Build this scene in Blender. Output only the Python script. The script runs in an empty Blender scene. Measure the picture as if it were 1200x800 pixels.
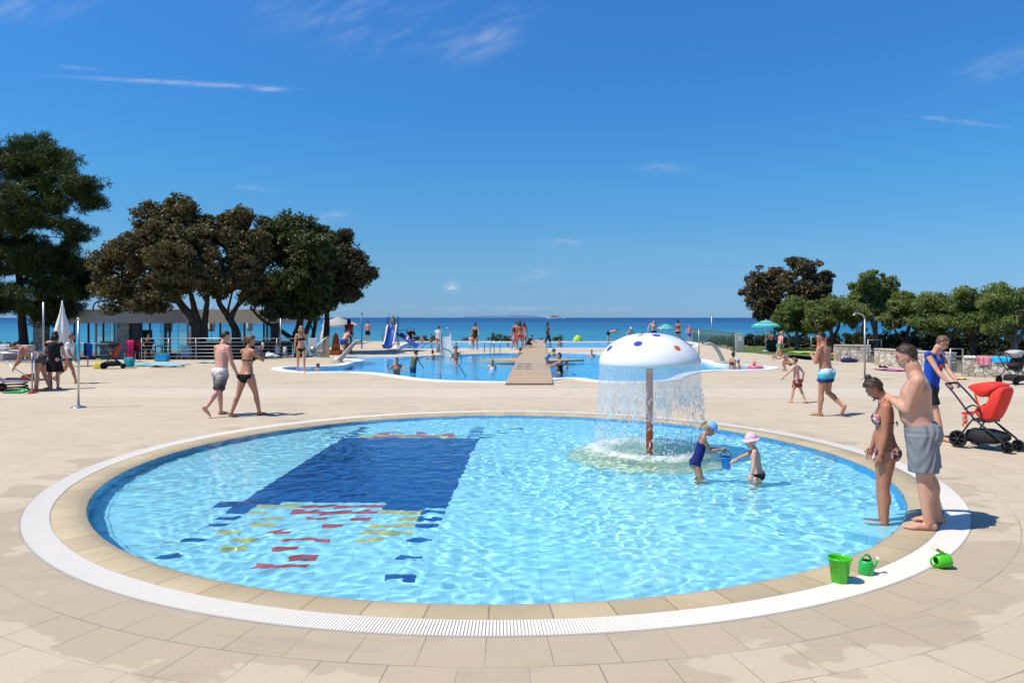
import bpy, bmesh, math, random
import numpy as np
from mathutils import Vector, Matrix, Euler
R = math.radians
pi = math.pi
scene = bpy.context.scene
col = scene.collection

# ------------------------------------------------------------------ camera, sky, sun, exposure
F_PX, CAM_H, HOR = 851.0, 2.1, 372.0          # focal length in photo pixels, eye height, horizon row
cam_d = bpy.data.cameras.new('camera')
cam = bpy.data.objects.new('camera', cam_d); col.objects.link(cam)
cam.location = (0, 0, CAM_H); cam.rotation_euler = (R(90), 0, 0)
cam_d.sensor_width = 36.0; cam_d.lens = 36.0 * F_PX / 1200.0
cam_d.shift_y = -28.0 / 1200.0
cam_d.clip_start = 0.1; cam_d.clip_end = 200000.0
scene.camera = cam

SUN_DIR = Vector((-1.0, -0.30, 1.72)).normalized()      # from the scene towards the sun
sun_el = math.asin(SUN_DIR.z)
sun_az = math.atan2(SUN_DIR.x, SUN_DIR.y)               # clockwise from +Y
sun_d = bpy.data.lights.new('sun', 'SUN')
sun_d.energy = 4.3; sun_d.angle = R(0.53); sun_d.color = (1.0, 0.945, 0.86)
sun_d.cycles.is_caustics_light = True
sun = bpy.data.objects.new('sun', sun_d); col.objects.link(sun)
sun.rotation_euler = SUN_DIR.to_track_quat('Z', 'Y').to_euler()
sun.location = (-30, -10, 50)

world = bpy.data.worlds.new('World'); scene.world = world
world.use_nodes = True
SKY_STRENGTH = 0.11

scene.view_settings.view_transform = 'Standard'
scene.view_settings.look = 'None'
scene.view_settings.exposure = 0.28
scene.view_settings.gamma = 1.0
scene.view_settings.use_curve_mapping = False
scene.cycles.use_denoising = True
scene.cycles.max_bounces = 10
scene.cycles.transparent_max_bounces = 24
scene.cycles.transmission_bounces = 8
scene.cycles.diffuse_bounces = 3
scene.cycles.glossy_bounces = 4
scene.cycles.sample_clamp_indirect = 4.0
scene.cycles.use_adaptive_sampling = True
scene.cycles.adaptive_threshold = 0.02

# ------------------------------------------------------------------ node helper
class NT:
    """short hand for building node trees"""
    def __init__(s, tree): s.t = tree; s.n = tree.nodes; s.l = tree.links
    def _set(s, sock, v):
        if v is None: return
        if isinstance(v, bpy.types.NodeSocket): s.l.new(v, sock)
        else:
            try: sock.default_value = v
            except Exception:
                sock.default_value = (v[0], v[1], v[2], 1.0) if hasattr(v, '__len__') and len(v) == 3 else (v, v, v)
    def node(s, typ, ins=None, **props):
        nd = s.n.new(typ)
        for k, v in props.items(): setattr(nd, k, v)
        for k, v in (ins or {}).items(): s._set(nd.inputs[k], v)
        return nd
    def m(s, op, a=None, b=None, c=None, clamp=False):
        nd = s.n.new('ShaderNodeMath'); nd.operation = op; nd.use_clamp = clamp
        for i, v in enumerate((a, b, c)): s._set(nd.inputs[i], v)
        return nd.outputs[0]
    def v(s, op, a=None, b=None):
        nd = s.n.new('ShaderNodeVectorMath'); nd.operation = op
        s._set(nd.inputs[0], a)
        if b is not None:
            if op == 'SCALE': s._set(nd.inputs['Scale'], b)
            else: s._set(nd.inputs[1], b)
        return nd.outputs['Value'] if op in ('LENGTH', 'DISTANCE', 'DOT_PRODUCT') else nd.outputs[0]
    def mix(s, f, a, b, blend='MIX'):
        nd = s.n.new('ShaderNodeMix'); nd.data_type = 'RGBA'; nd.blend_type = blend
        for i, v in ((0, f), (6, a), (7, b)):
            if isinstance(v, bpy.types.NodeSocket): s.l.new(v, nd.inputs[i])
            elif i == 0: nd.inputs[0].default_value = v
            else: nd.inputs[i].default_value = (*v[:3], 1.0)
        return nd.outputs[2]
    def noise(s, vec=None, scale=5.0, detail=4.0, rough=0.55, dist=0.0, out=0):
        nd = s.n.new('ShaderNodeTexNoise')
        s._set(nd.inputs['Vector'], vec); s._set(nd.inputs['Scale'], scale); s._set(nd.inputs['Detail'], detail)
        s._set(nd.inputs['Roughness'], rough); s._set(nd.inputs['Distortion'], dist)
        return nd.outputs[out]
    def ramp(s, f, stops, interp='LINEAR'):
        nd = s.n.new('ShaderNodeValToRGB'); cr = nd.color_ramp; cr.interpolation = interp
        while len(cr.elements) < len(stops): cr.elements.new(0.5)
        for e, (p, c) in zip(cr.elements, stops):
            e.position = p; e.color = (*c[:3], 1.0) if hasattr(c, '__len__') else (c, c, c, 1.0)
        s.l.new(f, nd.inputs[0]); return nd.outputs[0]
    def sep(s, vec):
        nd = s.n.new('ShaderNodeSeparateXYZ'); s.l.new(vec, nd.inputs[0]); return nd.outputs
    def comb(s, x=0.0, y=0.0, z=0.0):
        nd = s.n.new('ShaderNodeCombineXYZ')
        for i, v in enumerate((x, y, z)): s._set(nd.inputs[i], v)
        return nd.outputs[0]
    def ss(s, x, a, b, lo=0.0, hi=1.0):
        nd = s.n.new('ShaderNodeMapRange'); nd.interpolation_type = 'SMOOTHSTEP'
        for i, v in enumerate((x, a, b, lo, hi)): s._set(nd.inputs[i], v)
        return nd.outputs[0]
    def bump(s, h, strength=0.3, dist=0.01):
        nd = s.n.new('ShaderNodeBump'); s._set(nd.inputs['Height'], h)
        nd.inputs['Strength'].default_value = strength; nd.inputs['Distance'].default_value = dist
        return nd.outputs[0]

MATS = {}
def new_mat(name):
    m = bpy.data.materials.new(name); m.use_nodes = True
    t = NT(m.node_tree); t.n.clear()
    out = t.n.new('ShaderNodeOutputMaterial')
    return m, t, out
def principled(t, out, color, rough=0.5, metal=0.0, normal=None, spec=0.5, sss=0.0, trans=0.0, alpha=None, ior=None):
    b = t.n.new('ShaderNodeBsdfPrincipled')
    t._set(b.inputs['Base Color'], color if isinstance(color, bpy.types.NodeSocket) else (*color[:3], 1.0))
    t._set(b.inputs['Roughness'], rough); t._set(b.inputs['Metallic'], metal)
    t._set(b.inputs['Specular IOR Level'], spec)
    if sss: b.inputs['Subsurface Weight'].default_value = sss; b.inputs['Subsurface Radius'].default_value = (0.02, 0.008, 0.004); b.inputs['Subsurface Scale'].default_value = 0.5
    if trans: b.inputs['Transmission Weight'].default_value = trans
    if ior: b.inputs['IOR'].default_value = ior
    if alpha is not None: t._set(b.inputs['Alpha'], alpha)
    if normal is not None: t.l.new(normal, b.inputs['Normal'])
    t.l.new(b.outputs[0], out.inputs[0]); return b
def mat(key, color, rough=0.5, metal=0.0, var=0.12, scale=6.0, bump=0.0, bscale=40.0, spec=0.5, sss=0.0):
    """plain surface with slow colour variation and optional fine bump"""
    if key in MATS: return MATS[key]
    m, t, out = new_mat(key)
    tc = t.n.new('ShaderNodeTexCoord'); o = tc.outputs['Object']
    n = t.noise(o, scale, 5.0, 0.6)
    f = t.m('MULTIPLY_ADD', n, 2 * var, 1.0 - var)
    c = t.v('SCALE', (*color[:3],), f)
    n2 = t.noise(o, scale * 4.3, 3.0)
    r = t.m('MULTIPLY_ADD', n2, 0.16, rough - 0.08, clamp=True)
    nrm = t.bump(t.noise(o, bscale, 3.0), bump, 0.01) if bump else None
    principled(t, out, c, r, metal, nrm, spec, sss)
    MATS[key] = m; return m

# ------------------------------------------------------------------ geometry helper
def frame(d, up=(0, 0, 1)):
    d = Vector(d).normalized(); u = Vector(up)
    if abs(d.dot(u)) > 0.97: u = Vector((1, 0, 0)) if abs(d.x) < 0.9 else Vector((0, 1, 0))
    x = u.cross(d).normalized(); y = d.cross(x).normalized()
    return x, y, d
class MB:
    """collects shapes and links them as one mesh object"""
    def __init__(s): s.v = []; s.f = []; s.mi = []; s.sm = []
    def add(s, verts, faces, mi=0, smooth=True):
        b = len(s.v); s.v.extend([tuple(p) for p in verts])
        for f in faces: s.f.append([b + i for i in f]); s.mi.append(mi); s.sm.append(smooth)
        return s
    def box(s, c, size, rz=0.0, mi=0, bev=0.0, rot=None):
        hx, hy, hz = size[0] / 2, size[1] / 2, size[2] / 2
        M = rot if rot is not None else Matrix.Rotation(rz, 3, 'Z')
        c = Vector(c)
        if bev <= 0:
            vs = [c + M @ Vector((sx * hx, sy * hy, sz * hz)) for sx in (-1, 1) for sy in (-1, 1) for sz in (-1, 1)]
            return s.add(vs, [(0, 1, 3, 2), (4, 6, 7, 5), (0, 4, 5, 1), (2, 3, 7, 6), (0, 2, 6, 4), (1, 5, 7, 3)], mi, False)
        bm = bmesh.new(); bmesh.ops.create_cube(bm, size=1.0)
        for v in bm.verts: v.co = Vector((v.co.x * size[0], v.co.y * size[1], v.co.z * size[2]))
        bmesh.ops.bevel(bm, geom=bm.edges[:], offset=min(bev, 0.49 * min(size)), segments=2, profile=0.6, affect='EDGES')
        bm.verts.index_update()
        s.add([c + M @ v.co for v in bm.verts], [[v.index for v in f.verts] for f in bm.faces], mi, False)
        bm.free(); return s
    def tube(s, pts, rad, n=8, mi=0, caps=True, smooth=True):
        pts = [Vector(p) for p in pts]
        if not hasattr(rad, '__len__'): rad = [rad] * len(pts)
        vs = []; fs = []; x = None
        for i, p in enumerate(pts):
            d = (pts[min(i + 1, len(pts) - 1)] - pts[max(i - 1, 0)])
            if d.length < 1e-9: d = Vector((0, 0, 1))
            d.normalize()
            if x is None: x, y, _ = frame(d)
            else:
                x = (x - d * x.dot(d)); x = x.normalized() if x.length > 1e-6 else frame(d)[0]
                y = d.cross(x)
            for k in range(n):
                a = 2 * pi * k / n; vs.append(p + (x * math.cos(a) + y * math.sin(a)) * rad[i])
        for i in range(len(pts) - 1):
            for k in range(n):
                k2 = (k + 1) % n
                fs.append((i * n + k, i * n + k2, (i + 1) * n + k2, (i + 1) * n + k))
        if caps: fs.append(tuple(range(n - 1, -1, -1))); fs.append(tuple((len(pts) - 1) * n + k for k in range(n)))
        return s.add(vs, fs, mi, smooth)
    def lathe(s, prof, n=24, c=(0, 0, 0), mi=0, sx=1.0, sy=1.0, smooth=True, M=None):
        c = Vector(c); vs = []; fs = []
        for (r, z) in prof:
            for k in range(n):
                a = 2 * pi * k / n; p = Vector((r * math.cos(a) * sx, r * math.sin(a) * sy, z))
                vs.append(c + (M @ p if M is not None else p))
        for i in range(len(prof) - 1):
            for k in range(n):
                k2 = (k + 1) % n; fs.append((i * n + k, i * n + k2, (i + 1) * n + k2, (i + 1) * n + k))
        if prof[0][0] > 1e-6: fs.append(tuple(range(n - 1, -1, -1)))
        if prof[-1][0] > 1e-6: fs.append(tuple((len(prof) - 1) * n + k for k in range(n)))
        return s.add(vs, fs, mi, smooth)
    def ell(s, c, r, M=None, nu=12, nv=8, mi=0, smooth=True):
        c = Vector(c); vs = []; fs = []
        if not hasattr(r, '__len__'): r = (r, r, r)
        def P(v): v = Vector((v[0] * r[0], v[1] * r[1], v[2] * r[2])); return c + (M @ v if M is not None else v)
        vs.append(P((0, 0, -1)))
        for j in range(1, nv):
            ph = -pi / 2 + pi * j / nv
            for k in range(nu):
                a = 2 * pi * k / nu; vs.append(P((math.cos(ph) * math.cos(a), math.cos(ph) * math.sin(a), math.sin(ph))))
        vs.append(P((0, 0, 1)))
        for k in range(nu): fs.append((0, 1 + (k + 1) % nu, 1 + k))
        for j in range(nv - 2):
            for k in range(nu):
                k2 = (k + 1) % nu; a = 1 + j * nu
                fs.append((a + k, a + k2, a + nu + k2, a + nu + k))
        t = len(vs) - 1; a = 1 + (nv - 2) * nu
        for k in range(nu): fs.append((a + k, a + (k + 1) % nu, t))
        return s.add(vs, fs, mi, smooth)
    def loft(s, rings, mi=0, caps=True, smooth=True, closed=True):
        n = len(rings[0]); vs = [p for r in rings for p in r]; fs = []
        for i in range(len(rings) - 1):
            for k in range(n if closed else n - 1):
                k2 = (k + 1) % n; fs.append((i * n + k, i * n + k2, (i + 1) * n + k2, (i + 1) * n + k))
        if caps and closed: fs.append(tuple(range(n - 1, -1, -1))); fs.append(tuple((len(rings) - 1) * n + k for k in range(n)))
        return s.add(vs, fs, mi, smooth)
    def prism(s, outline, z0, z1, mi=0, M=None, c=(0, 0, 0)):
        n = len(outline); c = Vector(c)
        T = (lambda p: c + M @ Vector(p)) if M is not None else (lambda p: c + Vector(p))
        vs = [T((x, y, z0)) for x, y in outline] + [T((x, y, z1)) for x, y in outline]
        fs = [tuple(range(n - 1, -1, -1)), tuple(range(n, 2 * n))] + [(k, (k + 1) % n, n + (k + 1) % n, n + k) for k in range(n)]
        return s.add(vs, fs, mi, False)
    def mesh(s, name, mats):
        me = bpy.data.meshes.new(name); me.from_pydata(s.v, [], s.f)
        for m in (mats if isinstance(mats, (list, tuple)) else [mats]): me.materials.append(m)
        me.polygons.foreach_set('material_index', s.mi); me.polygons.foreach_set('use_smooth', s.sm)
        me.update(); return me
    def build(s, name, mats, parent=None, loc=None, rz=0.0):
        return link(s.mesh(name, mats), name, parent, loc, rz)
def link(me, name, parent=None, loc=None, rz=0.0):
    o = bpy.data.objects.new(name, me); col.objects.link(o)
    if parent is not None: o.parent = parent
    if loc is not None: o.location = loc
    if rz: o.rotation_euler.z = rz
    return o
def grid_mesh(name, V, Fq, mats, smooth=True, mi=None):
    """numpy verts and quads/tris to a mesh"""
    me = bpy.data.meshes.new(name); nf, k = Fq.shape
    me.vertices.add(len(V)); me.vertices.foreach_set('co', np.ascontiguousarray(V, np.float32).ravel())
    me.loops.add(nf * k); me.loops.foreach_set('vertex_index', np.ascontiguousarray(Fq, np.int32).ravel())
    me.polygons.add(nf); me.polygons.foreach_set('loop_start', np.arange(0, nf * k, k, dtype=np.int32))
    for m in (mats if isinstance(mats, (list, tuple)) else [mats]): me.materials.append(m)
    if mi is not None: me.polygons.foreach_set('material_index', np.ascontiguousarray(mi, np.int32))
    me.polygons.foreach_set('use_smooth', np.full(nf, smooth, bool))
    me.update(calc_edges=True); return me
def tag(o, label=None, cat=None, group=None, kind=None):
    if label: o['label'] = label
    if cat: o['category'] = cat
    if group: o['group'] = group
    if kind: o['kind'] = kind
    return o
def thing(name, label, cat, loc, rz=0.0, group=None):
    o = bpy.data.objects.new(name, None); col.objects.link(o)
    o.location = loc; o.rotation_euler = (0, 0, rz); o.empty_display_size = 0.2
    return tag(o, label, cat, group)
def copy_tree(o, parent=None):
    c = o.copy(); col.objects.link(c); c.parent = parent
    for ch in list(o.children): copy_tree(ch, c)
    return c
def G(px, py, z=0.0):
    """photo pixel to the point at height z"""
    Y = F_PX * (CAM_H - z) / (py - HOR); return Vector(((px - 600.0) * Y / F_PX, Y, z))
def AT(px, py, Y):
    return Vector(((px - 600.0) * Y / F_PX, Y, CAM_H - (py - HOR) * Y / F_PX))
def W(px, py, depth, zw=-0.02):
    """photo pixel to the point on the pool floor seen through the water"""
    p = G(px, py, zw); h = math.hypot(p.x, p.y); el = math.atan2(CAM_H - zw, h)
    s = depth / math.tan(math.acos(math.cos(el) / 1.33)); return Vector((p.x * (1 + s / h), p.y * (1 + s / h), zw - depth))
def smooth_loop(pts, k=6):
    n = len(pts); out = []
    for i in range(n):
        p0, p1, p2, p3 = (Vector(pts[(i + j - 1) % n]) for j in range(4))
        for q in range(k):
            t = q / k
            out.append(0.5 * ((2 * p1) + (p2 - p0) * t + (2 * p0 - 5 * p1 + 4 * p2 - p3) * t * t + (3 * p1 - p0 - 3 * p2 + p3) * t ** 3))
    return out
def smooth_path(pts, k=5):
    pts = [Vector(p) for p in pts]; P = [pts[0]] + pts + [pts[-1]]; out = []
    for i in range(len(pts) - 1):
        p0, p1, p2, p3 = P[i:i + 4]
        for q in range(k):
            t = q / k
            out.append(0.5 * ((2 * p1) + (p2 - p0) * t + (2 * p0 - 5 * p1 + 4 * p2 - p3) * t * t + (3 * p1 - p0 - 3 * p2 + p3) * t ** 3))
    out.append(pts[-1]); return out

# ------------------------------------------------------------------ sky
def build_world():
    t = NT(world.node_tree); t.n.clear()
    out = t.n.new('ShaderNodeOutputWorld'); bg = t.n.new('ShaderNodeBackground')
    sky = t.n.new('ShaderNodeTexSky'); sky.sky_type = 'NISHITA'; sky.sun_disc = False
    sky.sun_elevation = sun_el; sky.sun_rotation = sun_az
    sky.altitude = 0.0; sky.air_density = 0.7; sky.dust_density = 0.0; sky.ozone_density = 2.0
    tc = t.n.new('ShaderNodeTexCoord'); d = t.sep(tc.outputs['Generated'])
    y = t.m('MAXIMUM', d[1], 0.02)
    u = t.m('DIVIDE', d[0], y); v = t.m('DIVIDE', d[2], y)
    def px(cx, cy, sx, sy, rot=0.0):
        du = t.m('SUBTRACT', u, (cx - 600) / F_PX); dv = t.m('SUBTRACT', v, (HOR - cy) / F_PX)
        c, s_ = math.cos(rot), math.sin(rot)
        a = t.m('ADD', t.m('MULTIPLY', du, c), t.m('MULTIPLY', dv, s_))
        b = t.m('SUBTRACT', t.m('MULTIPLY', dv, c), t.m('MULTIPLY', du, s_))
        a = t.m('DIVIDE', a, sx / F_PX); b = t.m('DIVIDE', b, sy / F_PX)
        r2 = t.m('ADD', t.m('POWER', t.m('ABSOLUTE', a), 2.0), t.m('POWER', t.m('ABSOLUTE', b), 2.0))
        return t.m('POWER', 2.718, t.m('MULTIPLY', r2, -1.0))
    wisp_v = t.comb(t.m('ADD', t.m('MULTIPLY', u, 4.0), t.m('MULTIPLY', v, 9.0)), t.m('SUBTRACT', t.m('MULTIPLY', v, 26.0), t.m('MULTIPLY', u, 11.0)), 0.0)
    wn = t.ss(t.m('ADD', t.m('MULTIPLY', t.noise(wisp_v, 1.5, 8.0, 0.62, 0.5), 0.7), t.m('MULTIPLY', t.noise(t.comb(t.m('MULTIPLY', u, 5.0), t.m('MULTIPLY', v, 9.0), 4.0), 1.3, 4.0), 0.3)), 0.40, 0.78)
    w2 = t.comb(t.m('MULTIPLY', u, 14.0), t.m('MULTIPLY', v, 40.0), 0.3)
    wn2 = t.ss(t.noise(w2, 1.6, 6.0, 0.62, 0.4), 0.34, 0.75)
    wn3 = t.ss(t.noise(t.comb(t.m('MULTIPLY', u, 30.0), t.m('MULTIPLY', v, 130.0), 1.3), 1.2, 6.0, 0.6, 0.3), 0.20, 0.62)
    total = None
    for (cx, cy, sx, sy, rot, k, nz) in (
        (425, 20, 105, 36, -0.15, 0.42, wn), (572, 40, 44, 20, 0.5, 0.50, wn), (30, 8, 60, 16, 0.0, 0.35, wn), (1185, 72, 60, 12, 0.35, 0.45, wn),
        (185, 95.5, 95, 2.3, -0.05, 0.36, wn3), (250, 100, 60, 2.6, -0.05, 0.26, wn3), (316, 105, 16, 2.6, 0.0, 0.45, wn3), (92, 80, 22, 2.5, -0.1, 0.25, wn2), (1120, 142, 45, 2.5, -0.12, 0.3, wn2),
        (530, 337, 7, 6, 0.0, 1.1, wn2), (656, 285, 22, 4, 0.0, 0.45, wn2), (625, 322, 22, 6, 0.25, 0.35, wn2), (780, 197, 25, 5, 0.0, 0.3, wn2), (300, 221, 28, 3, -0.1, 0.25, wn2),
        (385, 254, 24, 5, 0.2, 0.3, wn2), (1200, 338, 22, 6, 0.1, 0.9, wn2), (560, 362, 260, 3.2, 0.0, 0.16, wn2)):
        g = t.m('MULTIPLY', t.m('MULTIPLY', px(cx, cy, sx, sy, rot), nz), k * (0.62 if nz is not wn2 else 0.85))
        total = g if total is None else t.m('ADD', total, g)
    total = t.m('MULTIPLY', total, t.m('GREATER_THAN', d[1], 0.05))
    total = t.m('MINIMUM', total, 0.85)
    # clear maritime air: deeper blue overhead, a bluer band of sea haze low down
    grade = t.ramp(t.m('MULTIPLY', d[2], 2.0), [(0.0, (0.22, 0.38, 0.70)), (0.063, (0.29, 0.47, 0.72)), (0.168, (0.37, 0.63, 0.78)), (0.35, (0.344, 0.832, 1.057)), (0.568, (0.322, 0.914, 1.311)), (0.78, (0.37, 0.98, 1.48)), (1.0, (0.45, 0.98, 1.5))])
    blue = t.mix(1.0, sky.outputs[0], grade, 'MULTIPLY')
    c = t.mix(total, blue, (6.2, 6.4, 6.7))
    t.l.new(c, bg.inputs[0]); bg.inputs[1].default_value = SKY_STRENGTH
    t.l.new(bg.outputs[0], out.inputs[0])
build_world()
# ------------------------------------------------------------------ the setting: paving, pools, sea, ground
C0 = Vector((-0.165, 10.585, 0.0)); R_OUT, R_IN, R_W = 5.807, 5.54, 5.22
SLOPE = 0.038                                            # the site is turned a little against the view
Z_W, Z_F = -0.022, -0.40

def mat_deck():
    m, t, out = new_mat('stone_paving')
    tc = t.n.new('ShaderNodeTexCoord'); o = tc.outputs['Object']; p = t.v('SUBTRACT', o, tuple(C0)); x, y, _ = t.sep(p)
    r = t.m('SQRT', t.m('ADD', t.m('MULTIPLY', x, x), t.m('MULTIPLY', y, y)))
    ring = t.m('DIVIDE', t.m('SUBTRACT', r, R_OUT), 0.41); ri = t.m('FLOOR', ring)
    fr = t.m('SUBTRACT', ring, ri)
    dr = t.m('MULTIPLY', t.m('MINIMUM', fr, t.m('SUBTRACT', 1.0, fr)), 0.41)
    th = t.m('ARCTAN2', y, x)
    nb = 92.0
    tt = t.m('ADD', t.m('MULTIPLY', th, nb / (2 * pi)), t.m('MULTIPLY', ri, 0.37)); ti = t.m('FLOOR', tt); ft = t.m('SUBTRACT', tt, ti)
    dt = t.m('MULTIPLY', t.m('MULTIPLY', t.m('MINIMUM', ft, t.m('SUBTRACT', 1.0, ft)), r), 2 * pi / nb)
    # straight paving beyond
    ox, oy, _ = t.sep(o)
    gx = t.m('DIVIDE', t.m('ADD', ox, 40.0), 0.8); gxi = t.m('FLOOR', gx); gy = t.m('DIVIDE', t.m('ADD', oy, 10.0), 0.4); gyi = t.m('FLOOR', gy)
    gx2 = t.m('ADD', gx, t.m('MULTIPLY', t.m('MODULO', gyi, 2.0), 0.5)); gxi = t.m('FLOOR', gx2)
    fx = t.m('SUBTRACT', gx2, gxi); fy = t.m('SUBTRACT', gy, gyi)
    dgx = t.m('MULTIPLY', t.m('MINIMUM', fx, t.m('SUBTRACT', 1.0, fx)), 0.8); dgy = t.m('MULTIPLY', t.m('MINIMUM', fy, t.m('SUBTRACT', 1.0, fy)), 0.4)
    inner = t.m('LESS_THAN', r, R_OUT + 0.41 * 5)
    wob = t.m('MULTIPLY', t.noise(o, 9.0, 2.0), 0.004)
    d_in = t.m('MINIMUM', dr, dt); d_out = t.m('MINIMUM', dgx, dgy)
    dj = t.m('ADD', t.m('MULTIPLY', d_in, inner), t.m('MULTIPLY', d_out, t.m('SUBTRACT', 1.0, inner)))
    joint = t.m('SUBTRACT', 1.0, t.ss(t.m('ADD', dj, wob), 0.003, 0.0085))
    jw = t.m('MULTIPLY_ADD', t.ss(t.noise(o, 1.3, 3.0), 0.35, 0.65), 0.75, 0.25)
    jk = t.m('MULTIPLY', joint, t.m('MULTIPLY', jw, t.m('MULTIPLY_ADD', inner, 0.40, 0.42)))
    cid_in = t.comb(ri, ti, 1.0); cid_out = t.comb(gxi, gyi, 7.0)
    cid = t.mix(inner, cid_out, cid_in)
    wn = t.n.new('ShaderNodeTexWhiteNoise'); t.l.new(cid, wn.inputs['Vector'])
    tint = t.m('MULTIPLY_ADD', wn.outputs[0], 0.075, 0.96)
    base = t.mix(t.noise(o, 0.35, 5.0, 0.6), (0.485, 0.39, 0.265), (0.595, 0.493, 0.35))
    fine = t.m('MULTIPLY_ADD', t.noise(o, 38.0, 5.0, 0.7), 0.16, 0.92)
    base = t.v('SCALE', base, t.m('MULTIPLY', tint, fine))
    # paler bands of paving running across
    band = t.m('MULTIPLY', t.ss(oy, 19.15, 19.25), t.ss(oy, 21.65, 21.55))
    band2 = t.m('MULTIPLY', t.ss(oy, 22.45, 22.5), t.ss(oy, 22.8, 22.75))
    base = t.mix(t.m('MULTIPLY', band, 0.45), base, (0.64, 0.55, 0.42))
    base = t.mix(t.m('MULTIPLY', band2, 0.5), base, (0.52, 0.5, 0.46))
    # dull streaky dirt
    sv = t.v('MULTIPLY', o, (0.55, 1.9, 1.0)); dirt = t.ss(t.noise(sv, 1.5, 6.0, 0.62, 0.8), 0.54, 0.70)
    base = t.mix(t.m('MULTIPLY', dirt, 0.36), base, (0.33, 0.28, 0.23))
    # splashed wet patches round the pool
    wv = t.v('MULTIPLY', o, (1.0, 1.5, 1.0))
    wnz = t.m('ADD', t.noise(wv, 1.1, 4.0, 0.55, 0.6), t.m('MULTIPLY', t.noise(wv, 5.0, 3.0, 0.5, 0.5), 0.14))
    wnz = t.m('ADD', wnz, t.m('MULTIPLY', t.m('SUBTRACT', wn.outputs[0], 0.5), 0.13))      # each slab dries in its own time
    front = t.ss(oy, 8.5, 5.2, -0.08, 0.20)
    fall = t.m('ADD', t.ss(r, R_OUT + 0.1, R_OUT + 1.35, 0.10, -0.40), front)
    wet = t.ss(t.m('ADD', wnz, fall), 0.605, 0.635)
    wet = t.m('MULTIPLY', wet, t.m('GREATER_THAN', r, R_OUT - 0.2))
    base = t.mix(t.m('MULTIPLY', wet, 0.50), base, t.mix(0.55, (0.40, 0.285, 0.145), t.v('SCALE', base, 0.74)))
    base = t.mix(jk, base, (0.17, 0.135, 0.10))
    rough = t.m('MULTIPLY_ADD', wet, -0.22, 0.78)
    h = t.m('ADD', t.m('MULTIPLY', joint, -1.0), t.m('MULTIPLY', t.noise(o, 60.0, 4.0), 0.25))
    principled(t, out, base, rough, 0.0, t.bump(h, 0.35, 0.004), 0.35)
    return m
def mat_coping():
    m, t, out = new_mat('sandstone_coping')
    tc = t.n.new('ShaderNodeTexCoord'); o = tc.outputs['Object']; x, y, _ = t.sep(t.v('SUBTRACT', o, tuple(C0)))
    r = t.m('SQRT', t.m('ADD', t.m('MULTIPLY', x, x), t.m('MULTIPLY', y, y)))
    tt = t.m('MULTIPLY', t.m('ARCTAN2', y, x), 76 / (2 * pi)); ti = t.m('FLOOR', tt); ft = t.m('SUBTRACT', tt, ti)
    d = t.m('MULTIPLY', t.m('MINIMUM', ft, t.m('SUBTRACT', 1.0, ft)), 0.44)
    j = t.m('SUBTRACT', 1.0, t.ss(d, 0.003, 0.009))
    wn = t.n.new('ShaderNodeTexWhiteNoise'); wn.noise_dimensions = '1D'; t.l.new(ti, wn.inputs['W'])
    base = t.mix(t.noise(o, 1.6, 4.0), (0.42, 0.33, 0.19), (0.53, 0.42, 0.255))
    base = t.v('SCALE', base, t.m('MULTIPLY', t.m('MULTIPLY_ADD', wn.outputs[0], 0.20, 0.89), t.m('MULTIPLY_ADD', t.noise(o, 45.0, 4.0), 0.18, 0.91)))
    st = t.ss(t.noise(o, 2.4, 5.0, 0.6, 0.7), 0.54, 0.66)
    base = t.mix(t.m('MULTIPLY', st, 0.3), base, (0.40, 0.28, 0.13))
    base = t.mix(t.m('MULTIPLY', j, 0.8), base, (0.20, 0.15, 0.09))
    # algae free waterline: damp stone near the water
    damp = t.ss(r, 5.33, 5.22)
    base = t.mix(t.m('MULTIPLY', damp, 0.35), base, (0.42, 0.36, 0.24))
    principled(t, out, base, t.m('MULTIPLY_ADD', damp, -0.25, 0.62), 0.0, t.bump(t.noise(o, 70.0, 3.0), 0.12, 0.004), 0.4)
    return m
def mat_tiles(name, tiles, grout=(0.20, 0.42, 0.55), sx=0.25, sy=0.125, var=0.05, grout_k=0.55):
    """glazed pool tiles in a stack bond; colour per tile by a slight random tint"""
    m, t, out = new_mat(name)
    tc = t.n.new('ShaderNodeTexCoord'); o = tc.outputs['Object']; x, y, z = t.sep(o)
    gx = t.m('DIVIDE', x, sx); gy = t.m('DIVIDE', y, sy)
    ix = t.m('FLOOR', gx); iy = t.m('FLOOR', gy); fx = t.m('SUBTRACT', gx, ix); fy = t.m('SUBTRACT', gy, iy)
    dx = t.m('MULTIPLY', t.m('MINIMUM', fx, t.m('SUBTRACT', 1.0, fx)), sx); dy = t.m('MULTIPLY', t.m('MINIMUM', fy, t.m('SUBTRACT', 1.0, fy)), sy)
    j = t.m('SUBTRACT', 1.0, t.ss(dx, 0.002, 0.006)); jy = t.m('SUBTRACT', 1.0, t.ss(dy, 0.001, 0.004))
    jj = t.m('MAXIMUM', j, t.m('MULTIPLY', jy, 0.35))
    wn = t.n.new('ShaderNodeTexWhiteNoise'); t.l.new(t.comb(ix, iy, 3.0), wn.inputs['Vector'])
    c = t.v('SCALE', tiles, t.m('MULTIPLY_ADD', wn.outputs[0], 2 * var, 1.0 - var))
    c = t.mix(t.m('MULTIPLY', jj, grout_k), c, grout)
    principled(t, out, c, 0.35, 0.0, None, 0.3)
    return m
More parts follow.
